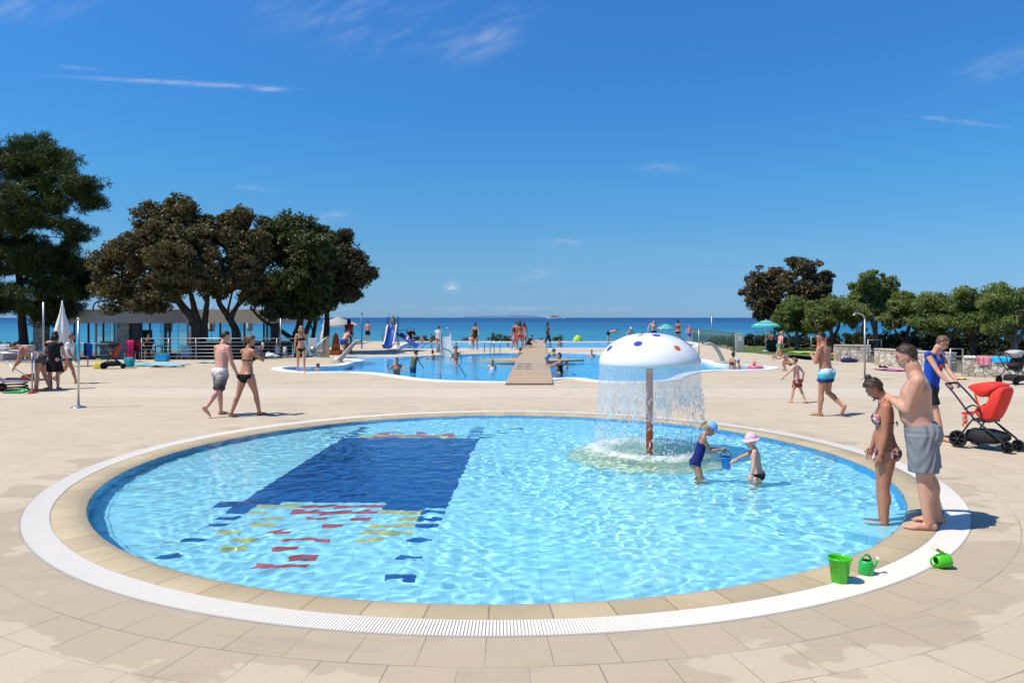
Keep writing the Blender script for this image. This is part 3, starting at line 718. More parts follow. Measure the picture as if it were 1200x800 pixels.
class Body: pass
def build_person(name_lbl, loc, rz, H=1.75, sex='m', skin='mid', voxel=0.012, lean=2.0, side=0.0, neck=5.0, headyaw=0.0, girth=1.0, belly=0.0,
                 Lhip=(0, 3), Rhip=(0, 3), Lknee=2, Rknee=2, Lsh=(0, 8), Rsh=(0, 8), Lel=10, Rel=10, Lhand=None, Rhand=None, Lpole=(-1, 0.4, -0.4), Rpole=(-1, -0.4, -0.4),
                 Lfoot=None, Rfoot=None, ground=True, pelvis_z=None, hair=None, hairstyle='short', wear=(), group=None, grip=0.5, eyes=False, extra=None, twist=0.0):
    root = thing('person', name_lbl, 'person', loc, rz, group)
    k = H / 1.8; child = sex in ('c', 't'); fem = sex == 'f'
    hh = {'m': 0.134, 'f': 0.134, 'c': 0.165, 't': 0.195}[sex] * H
    z_sh = {'m': 0.815, 'f': 0.812, 'c': 0.772, 't': 0.735}[sex] * H; z_hip = {'m': 0.515, 'f': 0.52, 'c': 0.475, 't': 0.43}[sex] * H
    z_kn = z_hip * 0.545; z_an = 0.04 * H
    thigh = z_hip - z_kn; shin = z_kn - z_an; tor = z_sh - z_hip
    wsh = {'m': 0.112, 'f': 0.098, 'c': 0.10, 't': 0.10}[sex] * H * (0.5 + 0.5 * girth); whip = {'m': 0.052, 'f': 0.054, 'c': 0.048, 't': 0.05}[sex] * H
    ua = 0.170 * H if not child else 0.158 * H; fa = 0.142 * H if not child else 0.13 * H; hand = hh * 0.72
    g = k * girth * (1.06 if sex == 't' else 0.94 if sex == 'c' else 0.93 if fem else 1.0)
    down = lambda fl, ab, s: Vector((math.sin(R(fl)) * math.cos(R(ab)), s * math.sin(R(ab)), -math.cos(R(fl)) * math.cos(R(ab))))
    J = {}
    hip = Vector((0, 0, z_hip)); up = Vector((math.sin(R(lean)), -math.sin(R(side)), math.cos(R(lean)))).normalized()
    fwd = Vector((0, 1, 0)).cross(up); fwd = (fwd - up * fwd.dot(up)).normalized(); lft = up.cross(fwd).normalized()
    sh = hip + up * tor
    tw = Matrix.Rotation(R(twist), 3, up); fs, ls = tw @ fwd, tw @ lft
    for s, nm, hp, kn, ft in ((1, 'L', Lhip, Lknee, Lfoot), (-1, 'R', Rhip, Rknee, Rfoot)):
        h = hip + Vector((0, s * whip, 0)); kne = h + down(hp[0], hp[1], s) * thigh; an = kne + down(hp[0] - kn, hp[1] * 0.6, s) * shin
        J['hip' + nm] = h; J['kn' + nm] = kne; J['an' + nm] = an
        pitch = ft if ft is not None else 0.0
        J['ft' + nm] = Vector((math.cos(R(pitch)), s * 0.16, -math.sin(R(pitch)))).normalized()
    for s, nm, a, e, ht, pole in ((1, 'L', Lsh, Lel, Lhand, Lpole), (-1, 'R', Rsh, Rel, Rhand, Rpole)):
        S = sh + ls * (s * wsh); J['sh' + nm] = S
        if ht is None:
            E = S + down(a[0], a[1], s) * ua; f = down(a[0] + e, a[1] * 0.35 if a[1] < 60 else a[1], s); Wp = E + f * fa
        else: E = Wp = None
        J['el' + nm] = E; J['wr' + nm] = Wp; J['tg' + nm] = ht; J['pole' + nm] = pole
    soles = []
    for nm in 'LR':
        soles += [J['an' + nm].z - 0.040 * H, (J['an' + nm] + J['ft' + nm] * 0.105 * H).z - 0.03 * H]
    dz = -min(soles) if ground else 0.0
    if pelvis_z is not None: dz = pelvis_z - z_hip
    dzv = Vector((0, 0, dz))
    for q in list(J):
        if q[:2] in ('ft', 'tg', 'po') or J[q] is None: continue
        J[q] = J[q] + dzv
    hip = hip + dzv; sh = sh + dzv
    for s, nm in ((1, 'L'), (-1, 'R')):
        if J['tg' + nm] is not None: J['el' + nm], J['wr' + nm] = ik(J['sh' + nm], J['tg' + nm], ua, fa, J['pole' + nm])
    mb = MB(); bones = []
    def bone(nm, a, b, ra, rb): bones.append((nm, Vector(a), Vector(b), ra, rb))
    # trunk
    if fem: prof = [(-.20, .085, .07, -.012), (-.08, .155, .11, -.012), (.06, .172, .118, -.014), (.22, .150, .102, 0), (.42, .122, .088, .006), (.62, .134, .096, .008), (.82, .142, .098, .004), (.96, .122, .078, -.006), (1.05, .075, .056, -.01), (1.13, .050, .050, -.004)]
    elif child: prof = [(-.20, .085, .07, -.006), (-.06, .145, .105, -.008), (.10, .150, .112, 0), (.30, .140, .112, .014), (.5, .138, .108, .014), (.7, .142, .102, .008), (.86, .142, .096, .002), (.97, .118, .075, -.004), (1.05, .07, .056, -.008), (1.13, .052, .052, -.004)]
    else: prof = [(-.20, .09, .075, -.012), (-.06, .155, .108, -.014), (.10, .160, .112, -.008), (.26, .152, .106 + .03 * belly, .002 + .03 * belly), (.44, .148 + .012 * belly, .104 + .036 * belly, .008 + .034 * belly), (.64, .160, .114 + .014 * belly, .012 + .014 * belly), (.82, .172, .116, .008), (.96, .148, .086, -.006), (1.05, .085, .062, -.012), (1.13, .058, .056, -.006)]
    tp = tor / (0.30 * 1.8 * k)
    rings = []
    for (t_, w_, d_, xo) in prof:
        tt_ = max(0.0, min(1.0, t_)); f_ = (fwd * (1 - tt_) + fs * tt_).normalized(); l_ = (lft * (1 - tt_) + ls * tt_).normalized()
        c = hip + up * (t_ * tor) + f_ * (xo * g)
        ring = []
        for q in range(24):
            a = 2 * pi * q / 24; ca, sa = math.cos(a), math.sin(a); e = 0.86
            ring.append(c + f_ * (d_ * g * math.copysign(abs(ca) ** e, ca)) + l_ * (w_ * g * math.copysign(abs(sa) ** e, sa)))
        rings.append(ring)
    mb.loft(rings)
    bone('torso', hip - up * 0.05 * tor, sh, 0.15 * g, 0.15 * g)
    TM = Matrix((fwd, lft, up)).transposed()
    for s, nm in ((1, 'L'), (-1, 'R')):
        mb.ell(J['hip' + nm] + fwd * (-0.055 * g) + Vector((0, s * 0.015 * g, -0.012 * k)), (0.088 * g * (1.08 if fem else 1), 0.086 * g, 0.100 * g), TM)
        if fem: mb.ell(sh - up * (0.30 * tor) + fs * (0.075 * g) + ls * (s * 0.068 * g), (0.062 * g, 0.066 * g, 0.062 * g))
        if not child and not fem: mb.ell(sh - up * (0.26 * tor) + fs * (0.078 * g) + ls * (s * 0.072 * g), (0.042 * g, 0.078 * g, 0.056 * g))
        mb.ell(J['sh' + nm] + ls * (-s * 0.006 * k), (0.058 * g, 0.058 * g, 0.06 * g))
        cap(mb, sh + up * 0.03 * k + ls * s * 0.03 * k, J['sh' + nm] + Vector((0, 0, 0.01 * k)), 0.055 * g, 0.05 * g)
        # arm
        S, E, Wp = J['sh' + nm], J['el' + nm], J['wr' + nm]
        limb(mb, S, E, [0.054 * g, 0.053 * g, 0.046 * g, 0.039 * g]); limb(mb, E, Wp, [0.039 * g, 0.044 * g, 0.036 * g, 0.027 * g])
        bone('arm' + nm, S, E, .05 * g, .04 * g); bone('fore' + nm, E, Wp, .04 * g, .03 * g)
        # leg
        h, kn, an = J['hip' + nm], J['kn' + nm], J['an' + nm]
        tf = 1.10 if fem else 1.0
        limb(mb, h, kn, [0.090 * g * tf, 0.088 * g * tf, 0.074 * g, 0.058 * g]); mb.ell(kn + Vector((0.006 * g, 0, 0)), (0.056 * g, 0.055 * g, 0.06 * g))
        dk = (an - kn); back = Vector((dk.z, 0, -dk.x)).normalized()       # towards the calf
        if back.x > 0 and abs(dk.x) < abs(dk.z): back = -back
        limb(mb, kn, an, [0.056 * g, 0.055 * g, 0.051 * g, 0.043 * g, 0.037 * g]); mb.ell(kn.lerp(an, 0.30) + back * 0.02 * g, (0.050 * g, 0.050 * g, 0.105 * g), Matrix((frame(dk)[0], frame(dk)[1], frame(dk)[2])).transposed())
        bone('thigh' + nm, h, kn, .09 * g, .06 * g); bone('shin' + nm, kn, an, .055 * g, .04 * g)
        f = J['ft' + nm]; fx, fy, fz = f, Vector((0, 0, 1)).cross(f).normalized(), None; fz = fx.cross(fy).normalized(); FM = Matrix((fx, fy, fz)).transposed()
        dn = -fz * 0.040 * H
        mb.ell(an - fx * 0.020 * H + dn * 0.42, (0.024 * H, 0.019 * H, 0.024 * H), FM)
        mb.ell(an + fx * 0.030 * H + dn * 0.55, (0.062 * H, 0.022 * H, 0.021 * H), FM)
        mb.ell(an + fx * 0.078 * H + dn * 0.72, (0.040 * H, 0.026 * H, 0.0125 * H), FM)
        for q in range(5): mb.ell(an + fx * (0.117 - 0.008 * q * (1 if s < 0 else 1)) * H + fy * (-s) * (-0.018 + 0.0092 * q) * H * -1 + dn * 0.82, ((0.012 if q else 0.016) * H, (0.0052 if q else 0.0075) * H, 0.0075 * H), FM, 8, 6)
        bone('foot' + nm, an, an + f * 0.12 * H, .04 * k, .04 * k)
    # neck and head
    HR = Matrix.Rotation(R(headyaw), 3, up) @ TM
    HM = HR @ Matrix.Rotation(R(neck), 3, 'Y')
    nb = sh + up * (0.042 * H if not child else 0.026 * H)
    nkt = nb + (up * 0.6 + HM.col[2] * 0.4).normalized() * (0.044 * H if not child else 0.040 * H) + fs * (0.010 * H)
    cap(mb, sh + up * 0.0 * k - fs * 0.01 * k, nkt, 0.066 * g * (0.86 if child else 1), 0.057 * g * (0.88 if child or fem else 1.08))
    hc = nkt + HM @ Vector((0.10 * hh, 0, 0.36 * hh)); u = hh
    def hp(x, y, z): return hc + HM @ Vector((x * u, y * u, z * u))
    mb.ell(hp(-0.05, 0, 0.13), (0.385 * u, 0.325 * u, 0.37 * u), HM, 16, 12)
    mb.ell(hp(0.10, 0, -0.10), (0.26 * u, 0.27 * u, 0.36 * u), HM, 16, 12)
    mb.ell(hp(0.19, 0, -0.35), (0.125 * u, 0.16 * u, 0.115 * u), HM)
    mb.ell(hp(0.03, 0, -0.25), (0.23 * u, 0.25 * u, 0.19 * u), HM)
    if voxel <= 0.013:
        nl = 0.8 if child else 1.0
        cap(mb, hp(0.315, 0, 0.06), hp(0.335 + 0.075 * nl, 0, -0.105), 0.030 * u, 0.048 * u, 8)
        for s in (1, -1):
            mb.ell(hp(0.385, s * 0.045, -0.12), (0.035 * u, 0.034 * u, 0.028 * u), HM, 8, 6)
            mb.ell(hp(0.27, s * 0.12, 0.09), (0.075 * u, 0.115 * u, 0.035 * u), HM, 8, 6)
        mb.ell(hp(0.315, 0, -0.225), (0.045 * u, 0.10 * u, 0.024 * u), HM, 8, 6); mb.ell(hp(0.305, 0, -0.275), (0.045 * u, 0.085 * u, 0.026 * u), HM, 8, 6)
    for s in (1, -1): mb.ell(hp(-0.01, s * 0.315, 0.0), (0.085 * u, 0.035 * u, 0.125 * u), HM @ Matrix.Rotation(R(-12), 3, 'Y'), 10, 8)
    bone('neck', sh + up * 0.02 * k, nkt, .06 * g, .055 * g); bone('head', hp(0, 0, -0.15), hp(0, 0, 0.18), .3 * u, .3 * u)
    V, N, Fq = remeshed(mb, voxel)
    # hands: palm, four bent fingers of different length, and a thumb from the side of the palm
    hb = MB()
    for s, nm in ((1, 'L'), (-1, 'R')):
        E, Wp = J['el' + nm], J['wr' + nm]; d = (Wp - E).normalized()
        side_ = (lft * -s); side_ = (side_ - d * side_.dot(d)); side_ = side_.normalized() if side_.length > 0.2 else frame(d)[0]   # palm faces inwards
        thumb_dir = side_.cross(d) * (-s); thumb_dir = thumb_dir if thumb_dir.dot(fwd) > 0 or abs(d.dot(fwd)) > 0.8 else -thumb_dir
        if abs(d.dot(fwd)) > 0.6:                          # reaching forward: palm down, thumb inwards
            side_ = Vector((0, 0, -1)); side_ = (side_ - d * side_.dot(d)).normalized(); thumb_dir = lft * -s; thumb_dir = (thumb_dir - d * thumb_dir.dot(d)).normalized()
        PM = Matrix((d, thumb_dir, d.cross(thumb_dir))).transposed()
        L = hand
        hb.ell(Wp + d * 0.24 * L, (0.30 * L, 0.215 * L, 0.095 * L), PM, 10, 8)
        for q, (ln, off) in enumerate(((0.44, 0.165), (0.50, 0.055), (0.46, -0.055), (0.36, -0.155))):
            b0 = Wp + d * (0.44 * L - abs(off) * 0.12 * L) + thumb_dir * off * L; bend = grip * (0.9 + 0.12 * q)
            d1 = (d * math.cos(bend * 0.7) + side_ * math.sin(bend * 0.7)); d2 = (d * math.cos(bend * 1.6) + side_ * math.sin(bend * 1.6)); d3 = (d * math.cos(bend * 2.3) + side_ * math.sin(bend * 2.3))
            p1 = b0 + d1 * ln * 0.45 * L; p2 = p1 + d2 * ln * 0.32 * L; p3 = p2 + d3 * ln * 0.23 * L
            hb.tube([b0 - d * 0.05 * L, b0, p1, p2, p3, p3 + d3 * 0.02 * L], [0.05 * L, 0.05 * L, 0.047 * L, 0.043 * L, 0.036 * L, 0.015 * L], 7)
        tb = Wp + d * 0.10 * L + thumb_dir * 0.15 * L; td = (d * 0.75 + thumb_dir * 0.62 + side_ * 0.25).normalized(); t1 = tb + td * 0.24 * L; td2 = (d * 0.9 + thumb_dir * 0.2 + side_ * 0.35 * (0.5 + grip)).normalized()
        hb.tube([tb, t1, t1 + td2 * 0.2 * L, t1 + td2 * 0.23 * L], [0.075 * L, 0.06 * L, 0.048 * L, 0.02 * L], 7)
    nv = len(V); faces = [tuple(f) for f in Fq.tolist()] + [tuple(nv + i for i in f) for f in hb.f]
    me = bpy.data.meshes.new('body'); me.from_pydata(V.tolist() + [tuple(p) for p in hb.v], [], faces); me.materials.append(SKIN[skin])
    me.polygons.foreach_set('use_smooth', np.ones(len(faces), bool)); me.update()
    bo = receiver(link(me, 'body', root))
    B = Body(); B.root = root; B.body = bo; B.V = V; B.N = N; B.F = Fq; B.J = J; B.hip = hip; B.sh = sh; B.up = up; B.fwd = fwd; B.lft = lft; B.fs = fs; B.ls = ls; B.g = g; B.k = k; B.H = H; B.u = u; B.hp = hp; B.HM = HM; B.hc = hc; B.tor = tor; B.voxel = voxel; B.fem = fem; B.child = child; B.thigh = thigh; B.whip = whip
    # which bone each point belongs to
    best = np.full(len(V), 1e9); idx = np.zeros(len(V), int); tpar = np.zeros(len(V))
    for i, (nm, a, b, ra, rb) in enumerate(bones):
        a_ = np.array(a); ab = np.array(b) - a_; L2 = (ab ** 2).sum() + 1e-9; t_ = ((V - a_) @ ab) / L2; tc_ = np.clip(t_, 0, 1)
        dist = np.linalg.norm(V - (a_ + tc_[:, None] * ab), axis=1) / (ra + (rb - ra) * tc_)
        m_ = dist < best; best[m_] = dist[m_]; idx[m_] = i; tpar[m_] = t_[m_]
    names = np.array([b[0] for b in bones]); B.bone = names[idx]; B.t = tpar
    rel = V - np.array(hip); B.tt = rel @ np.array(up) / tor; B.tx = rel @ np.array(fwd) / g; B.ty = rel @ np.array(lft) / g
    hr = (V - np.array(hc)) @ np.array(HM) / u; B.hx, B.hy, B.hz = hr[:, 0], hr[:, 1], hr[:, 2]
    if hair: add_hair(B, hair, hairstyle, any(w[0] == 'cap' for w in wear))
    if eyes: add_face(B)
    for w in wear: WEAR[w[0]](B, *w[1:])
    return B
def sub(B, nm, pts_faces, m):
    if pts_faces is None: return None
    P, f = pts_faces; return receiver(link(grid_mesh(nm, P, f, m), nm, B.root))
def add_face(B):
    for s in (1, -1):
        e = MB(); e.ell(B.hp(0.275, s * 0.125, 0.035), (0.05 * B.u, 0.062 * B.u, 0.045 * B.u), B.HM, 10, 8); e.ell(B.hp(0.312, s * 0.128, 0.035), (0.018 * B.u, 0.03 * B.u, 0.03 * B.u), B.HM, 8, 6, 1)
        e.build('eye', [M_EYEW, M_EYED], B.root)
        b = MB(); b.tube([B.hp(0.335, s * 0.04, 0.115), B.hp(0.335, s * 0.12, 0.14), B.hp(0.285, s * 0.20, 0.115)], [0.012 * B.u, 0.018 * B.u, 0.008 * B.u], 6); b.build('eyebrow', HAIR['brown'], B.root)
    l = MB(); l.ell(B.hp(0.352, 0, -0.228), (0.018 * B.u, 0.09 * B.u, 0.016 * B.u), B.HM, 10, 6); l.ell(B.hp(0.343, 0, -0.268), (0.02 * B.u, 0.075 * B.u, 0.018 * B.u), B.HM, 10, 6); l.build('lips', M_LIP, B.root)
def add_hair(B, colr, style, capped=False):
    m = HAIR[colr]; hd = (B.bone == 'head') | (B.bone == 'neck'); x, y, z = B.hx, B.hy, B.hz
    line = np.where(x > -0.02, 0.22 + 0.55 * np.maximum(x - 0.12, -0.1), -0.02 - 0.9 * np.maximum(-x - 0.08, 0.0))
    if style == 'short': line = np.maximum(line, -0.26)
    else: line = np.where(x < -0.05, np.minimum(line, -0.30 + 0 * x), line)
    ear = (np.abs(y) > 0.285) & (z < 0.13) & (x > -0.10)
    mask = hd & (z > line) & ~ear
    if capped: mask &= z < 0.17
    th = 0.075 * B.u if style != 'short' else 0.045 * B.u
    wob = 1.0 + 0.35 * np.sin(B.hx * 21 + 2 * B.hy * 13) * np.sin(B.hy * 17 + B.hz * 11) + 0.30 * np.sin(B.hy * 61 + B.hx * 17 + 3 * np.sin(B.hz * 9))
    offs = th * wob
    r = shell(B.V, B.N, B.F, mask, offs.astype(np.float64))
    ho = sub(B, 'hair', r, m)
    if ho is None: return
    ex = MB(); u = B.u
    if style == 'bun':
        ex.ell(B.hp(-0.16, 0, 0.60), (0.17 * u, 0.17 * u, 0.15 * u), B.HM, 14, 10); ex.ell(B.hp(-0.10, 0, 0.47), (0.12 * u, 0.12 * u, 0.10 * u), B.HM, 10, 8)
        ex.build('bun', m, B.root)
    elif style == 'pony':
        p = [B.hp(-0.38, 0, 0.22), B.hp(-0.56, 0, 0.16), B.hp(-0.62, 0.02, -0.15), B.hp(-0.52, 0.03, -0.55)]
        ex.tube(smooth_path(p, 4), [0.05 * u + 0.06 * u * math.sin(pi * min(1, q / 9)) for q in range(13)], 10); ex.build('ponytail', m, B.root)
    elif style == 'long':
        pts = []
        for q in range(9):
            a = R(70 + 220 * q / 8); base = B.hp(-0.02 + 0.36 * math.cos(a), 0.35 * math.sin(a), 0.05)
            tipp = B.hp(-0.06 + 0.42 * math.cos(a), 0.38 * math.sin(a), -0.75); tipp.z = min(tipp.z, base.z - 0.5 * u)
            ex.tube([base, base.lerp(tipp, .5), tipp], [0.11 * u, 0.12 * u, 0.05 * u], 8)
        ex.build('long_hair', m, B.root)

# ---- clothing
def w_tight(B, m, nm='swim_trunks', leg=0.18, top=0.12, off=0.006):
    mask = ((B.bone == 'torso') & (B.tt < top)) | (np.char.startswith(B.bone, 'thigh') & (B.t < leg) & (B.tt < top))
    sub(B, nm, shell(B.V, B.N, B.F, mask, off * B.k), m)
def w_brief(B, m, nm='bikini_bottom', top=0.06, cut=0.30):
    lowest = (np.char.startswith(B.bone, 'thigh') & (B.t < 0.26)) | (B.bone == 'torso')
    mask = lowest & (B.tt < top) & (B.tt > -0.34 + cut * (np.abs(B.ty) / 0.16) ** 1.2 * np.where(B.tx < -0.02, 0.62, 1.0))
    sub(B, nm, shell(B.V, B.N, B.F, mask, 0.006 * B.k), m)
def w_bra(B, m, nm='bikini_top'):
    cup = (B.tx > 0.03) & (np.abs(B.ty) < 0.135) & (B.tt > 0.60 - 0 * B.tt) & (B.tt < 0.83 - 0.5 * np.abs(np.abs(B.ty) - 0.068))
    band = (B.tt > 0.60) & (B.tt < 0.665)
    strap = (B.tt > 0.75) & (np.abs(np.abs(B.ty) - 0.075 + 0.12 * np.maximum(B.tt - 0.8, 0)) < 0.012 + 0.3 * B.voxel) & (B.tx > 0.0)
    tor = (B.bone == 'torso') | (B.bone == 'neck')
    if B.voxel > 0.02: cup = strap = band = (B.tt > 0.57) & (B.tt < 0.79)
    sub(B, nm, shell(B.V, B.N, B.F, tor & (cup | band | strap | (B.voxel > 0.014) & (B.tt > .6) & (B.tt < .76)), 0.007 * B.k), m)
    kn = MB(); c = B.hip + B.up * (0.63 * B.tor) - B.fwd * (0.108 * B.g)
    for s in (1, -1):
        kn.tube(smooth_path([c, c + B.lft * s * .03 - B.fwd * .012 + B.up * .01, c + B.lft * s * .045 - B.up * .03 - B.fwd * .01], 3), 0.004, 6)
    kn.build('tie_strings', m, B.root)
def w_suit(B, m, nm='swimsuit', low=0.27):
    tor = (B.bone == 'torso') | (np.char.startswith(B.bone, 'thigh') & (B.t < 0.25)) | (B.bone == 'neck')
    body = (B.tt < 0.80) & (B.tt > -0.34 + low * (np.abs(B.ty) / 0.16) ** 1.2)
    strap = (B.tt >= 0.80) & (np.abs(np.abs(B.ty) - 0.07) < 0.028) & (B.tt < 1.1)
    sub(B, nm, shell(B.V, B.N, B.F, tor & (body | strap), 0.006 * B.k), m)
def w_tank(B, m, nm='tank_top', bottom=0.0, off=0.016):
    mask = ((B.bone == 'torso') | ((B.bone == 'neck') & (B.t < 0.2))) & (B.tt > bottom - 0.16) & (B.tt < 1.06) & ~((B.tt > 0.90) & (np.abs(B.ty) < 0.06) & (B.tx > -0.06))
    mask |= np.char.startswith(B.bone, 'arm') & (B.t < 0.06)
    mask |= np.char.startswith(B.bone, 'thigh') & (B.tt > bottom - 0.16) & (B.t < 0.2)
    sub(B, nm, shell(B.V, B.N, B.F, mask, off * B.k), m)
def w_shirt(B, m, nm='shirt', bottom=-0.1, sleeve=0.55, flare=1.16):
    mb = MB(); g = B.g * flare; rings = []
    for (t_, w_, d_) in ((bottom, .172, .132), (bottom + .25, .166, .128), (.45, .158, .122), (.7, .17, .128), (.88, .172, .12), (.99, .142, .09), (1.05, .085, .07)):
        c = B.hip + B.up * (t_ * B.tor); rings.append([c + B.fs * (d_ * g * math.cos(2 * pi * q / 28)) + B.ls * (w_ * g * math.sin(2 * pi * q / 28)) for q in range(28)])
    mb.loft(rings)
    for nm_ in 'LR':
        S, E = B.J['sh' + nm_], B.J['el' + nm_]; mb.ell(S, 0.068 * g); mb.tube([S, S.lerp(E, sleeve * .5), S.lerp(E, sleeve)], [0.066 * g, 0.064 * g, 0.066 * g], 14)
    V, N, Fq = remeshed(mb, max(B.voxel, 0.012), 3)
    V = V + N * (0.006 * np.sin(V[:, 2:3] * 42 + V[:, 1:2] * 60) * np.sin(V[:, 0:1] * 45))
    receiver(link(grid_mesh(nm, V, Fq, m), nm, B.root))
def w_dress(B, m, nm='dress', bottom=-0.75):
    mb = MB(); g = B.g * 1.14; rings = []
    for (t_, w_, d_) in ((bottom, .25, .19), (bottom * .5, .215, .17), (-.1, .19, .145), (.2, .172, .13), (.45, .15, .115), (.7, .155, .122), (.88, .16, .115), (.99, .13, .085), (1.05, .085, .07)):
        c = B.hip + (B.up * (t_ * B.tor) if t_ > 0 else Vector((0, 0, t_ * B.tor))); rings.append([c + B.fwd * (d_ * g * math.cos(2 * pi * q / 28)) + B.lft * (w_ * g * math.sin(2 * pi * q / 28)) for q in range(28)])
    mb.loft(rings)
    for nm_ in 'LR':
        S, E = B.J['sh' + nm_], B.J['el' + nm_]; mb.tube([S, S.lerp(E, .35)], [0.062 * g, 0.058 * g], 14)
    V, N, Fq = remeshed(mb, max(B.voxel, 0.014), 3)
    a = np.arctan2(V[:, 1], V[:, 0] - B.hip.x); f = np.clip((B.hip.z + 0.1 - V[:, 2]) / 0.5, 0, 1)
    V = V + N * (0.014 * f * np.sin(a * 11))[:, None]
    receiver(link(grid_mesh(nm, V, Fq, m), nm, B.root))
def w_shorts(B, m, nm='shorts', leg=0.62, top=0.14, loose=1.16):
    mb = MB(); g = B.g * loose; rings = []
    for (t_, w_, d_, xo) in ((-.24, .12, .10, -.012), (-.12, .160, .118, -.014), (.0, .166, .118, -.012), (.10, .160, .112, -.004), (top, .156 / loose * 1.05, .112 / loose * 1.06, 0)):
        c = B.hip + B.up * (t_ * B.tor) + B.fwd * xo; rings.append([c + B.fwd * (d_ * g * math.cos(2 * pi * q / 28)) + B.lft * (w_ * g * math.sin(2 * pi * q / 28)) for q in range(28)])
    mb.loft(rings)
    for nm_ in 'LR':
        h, kn = B.J['hip' + nm_], B.J['kn' + nm_]; d = (kn - h)
        mb.tube([h + Vector((0, 0, 0.0)), h + d * leg * .5, h + d * leg], [0.104 * g, 0.103 * g, 0.098 * g], 18)
        mb.ell(h - B.fwd * 0.05 * B.g, (0.092 * g, 0.092 * g, 0.10 * g))
    V, N, Fq = remeshed(mb, max(B.voxel * 0.9, 0.008), 3)
    V = V + N * (0.0055 * B.k * np.sin(V[:, 2:3] * 34 + V[:, 0:1] * 70 + 4 * np.sin(V[:, 1:2] * 30)) * np.sin(V[:, 1:2] * 38 + V[:, 2:3] * 13))
    return receiver(link(grid_mesh(nm, V, Fq, m), nm, B.root))
def w_cap(B, m, nm='cap', brim=True, big=False):
    u = B.u; mb = MB(); prof = []
    for q in range(9):
        a = q / 8 * pi / 2; prof.append((0.40 * u * math.cos(a), 0.395 * u * math.sin(a)))
    mb.lathe([(0.395 * u, -0.03 * u)] + [(max(r, 1e-7), z) for r, z in prof], 24, B.hp(-0.05, 0, 0.17), sx=1.03, sy=0.90, M=B.HM)
    if brim:
        out = []; 
        if big: out = [(1.5 * math.cos(2 * pi * q / 28) , 1.45 * math.sin(2 * pi * q / 28)) for q in range(28)]; base = 0.40 * u
        rings = []
        n = 17
        if big:
            for (rr, dz) in ((0.395, 0.0), (0.50, -0.06), (0.60, -0.17), (0.592, -0.18), (0.49, -0.075), (0.385, -0.01)):
                rings.append([B.hp(-0.05 + rr * 1.03 * math.cos(2 * pi * q / 28), rr * 0.92 * math.sin(2 * pi * q / 28), 0.16 + dz + 0.03 * math.sin(5 * 2 * pi * q / 28) * (rr > .45)) for q in range(28)])
            mb.loft(rings, caps=False)
        else:
            for (ext, dz) in ((0.0, 0.0), (0.5, -0.015), (1.0, -0.07), (1.0, -0.085), (0.5, -0.03), (0.0, -0.02)):
                rings.append([B.hp(-0.05 + 0.40 * math.cos(R(-62 + 124 * q / (n - 1))) + ext * 0.30 * math.cos(R(-62 + 124 * q / (n - 1)) * 0.9) * (0.35 + 0.65 * math.cos(R(-62 + 124 * q / (n - 1)))), 0.36 * math.sin(R(-62 + 124 * q / (n - 1))) * (1 + 0.02 * ext), 0.17 + dz - 0.05 * ext * abs(math.sin(R(-62 + 124 * q / (n - 1))))) for q in range(n)])
            mb.loft(rings, closed=False)
    mb.build(nm, m, B.root)
def w_glasses(B, m_frame=None, m_lens=None, nm='sunglasses'):
    u = B.u; mb = MB(); fr = m_frame or M_BLACKP
    for s in (1, -1):
        c = B.hp(0.375, s * 0.135, 0.035); ring = [c + B.HM @ Vector((-0.03 * u * abs(math.cos(a)) * (s * math.cos(a) > 0), 0.11 * u * math.cos(a), 0.085 * u * math.sin(a))) for a in [2 * pi * q / 14 for q in range(15)]]
        mb.tube(ring, 0.012 * u, 6, 0, False)
        ctr = len(mb.v); mb.add([c] + ring[:-1], [(0, 1 + q, 1 + (q + 1) % 14) for q in range(14)], 1)
        mb.tube([B.hp(0.35, s * 0.25, 0.06), B.hp(0.16, s * 0.325, 0.06), B.hp(-0.03, s * 0.335, 0.07)], 0.012 * u, 6, 0)
    mb.tube([B.hp(0.385, 0.04, 0.05), B.hp(0.39, -0.04, 0.05)], 0.012 * u, 6, 0)
    mb.build(nm, [fr, m_lens or M_LENS], B.root)
WEAR = {'tight': w_tight, 'brief': w_brief, 'bra': w_bra, 'suit': w_suit, 'tank': w_tank, 'shirt': w_shirt, 'dress': w_dress, 'shorts': w_shorts, 'cap': w_cap, 'glasses': w_glasses}
# ------------------------------------------------------------------ the people in the picture
def mat_grad(key, stops, z0, z1, noise=0.25):
    """dyed cloth whose print runs from one colour to another up the garment"""
    m, t, out = new_mat(key); tc = t.n.new('ShaderNodeTexCoord'); o = tc.outputs['Object']; z = t.sep(o)[2]
    f = t.m('DIVIDE', t.m('SUBTRACT', z, z0), z1 - z0); f = t.m('ADD', f, t.m('MULTIPLY', t.m('SUBTRACT', t.noise(o, 14.0, 4.0), 0.5), noise))
    principled(t, out, t.ramp(f, stops), 0.8, 0.0, t.bump(t.noise(o, 60.0, 3.0), 0.25, 0.01), 0.2); return m
def mat_print(key, cols, scale=26.0):
    m, t, out = new_mat(key); tc = t.n.new('ShaderNodeTexCoord'); o = tc.outputs['Object']
    v = t.node('ShaderNodeTexVoronoi', {'Vector': o, 'Scale': scale}); n = t.m('FRACT', t.m('MULTIPLY', t.sep(v.outputs['Color'])[0], 3.7))
    st = [(i / len(cols), c) for i, c in enumerate(cols)]
    principled(t, out, t.ramp(n, st, 'CONSTANT'), 0.7, 0.0, None, 0.25); return m
C_BLACK = cloth('black', (0.014, 0.014, 0.016)); C_NAVY = cloth('navy', (0.02, 0.03, 0.10)); C_BLUE = cloth('blue', (0.02, 0.12, 0.55)); C_GREY = cloth('grey', (0.19, 0.20, 0.215))
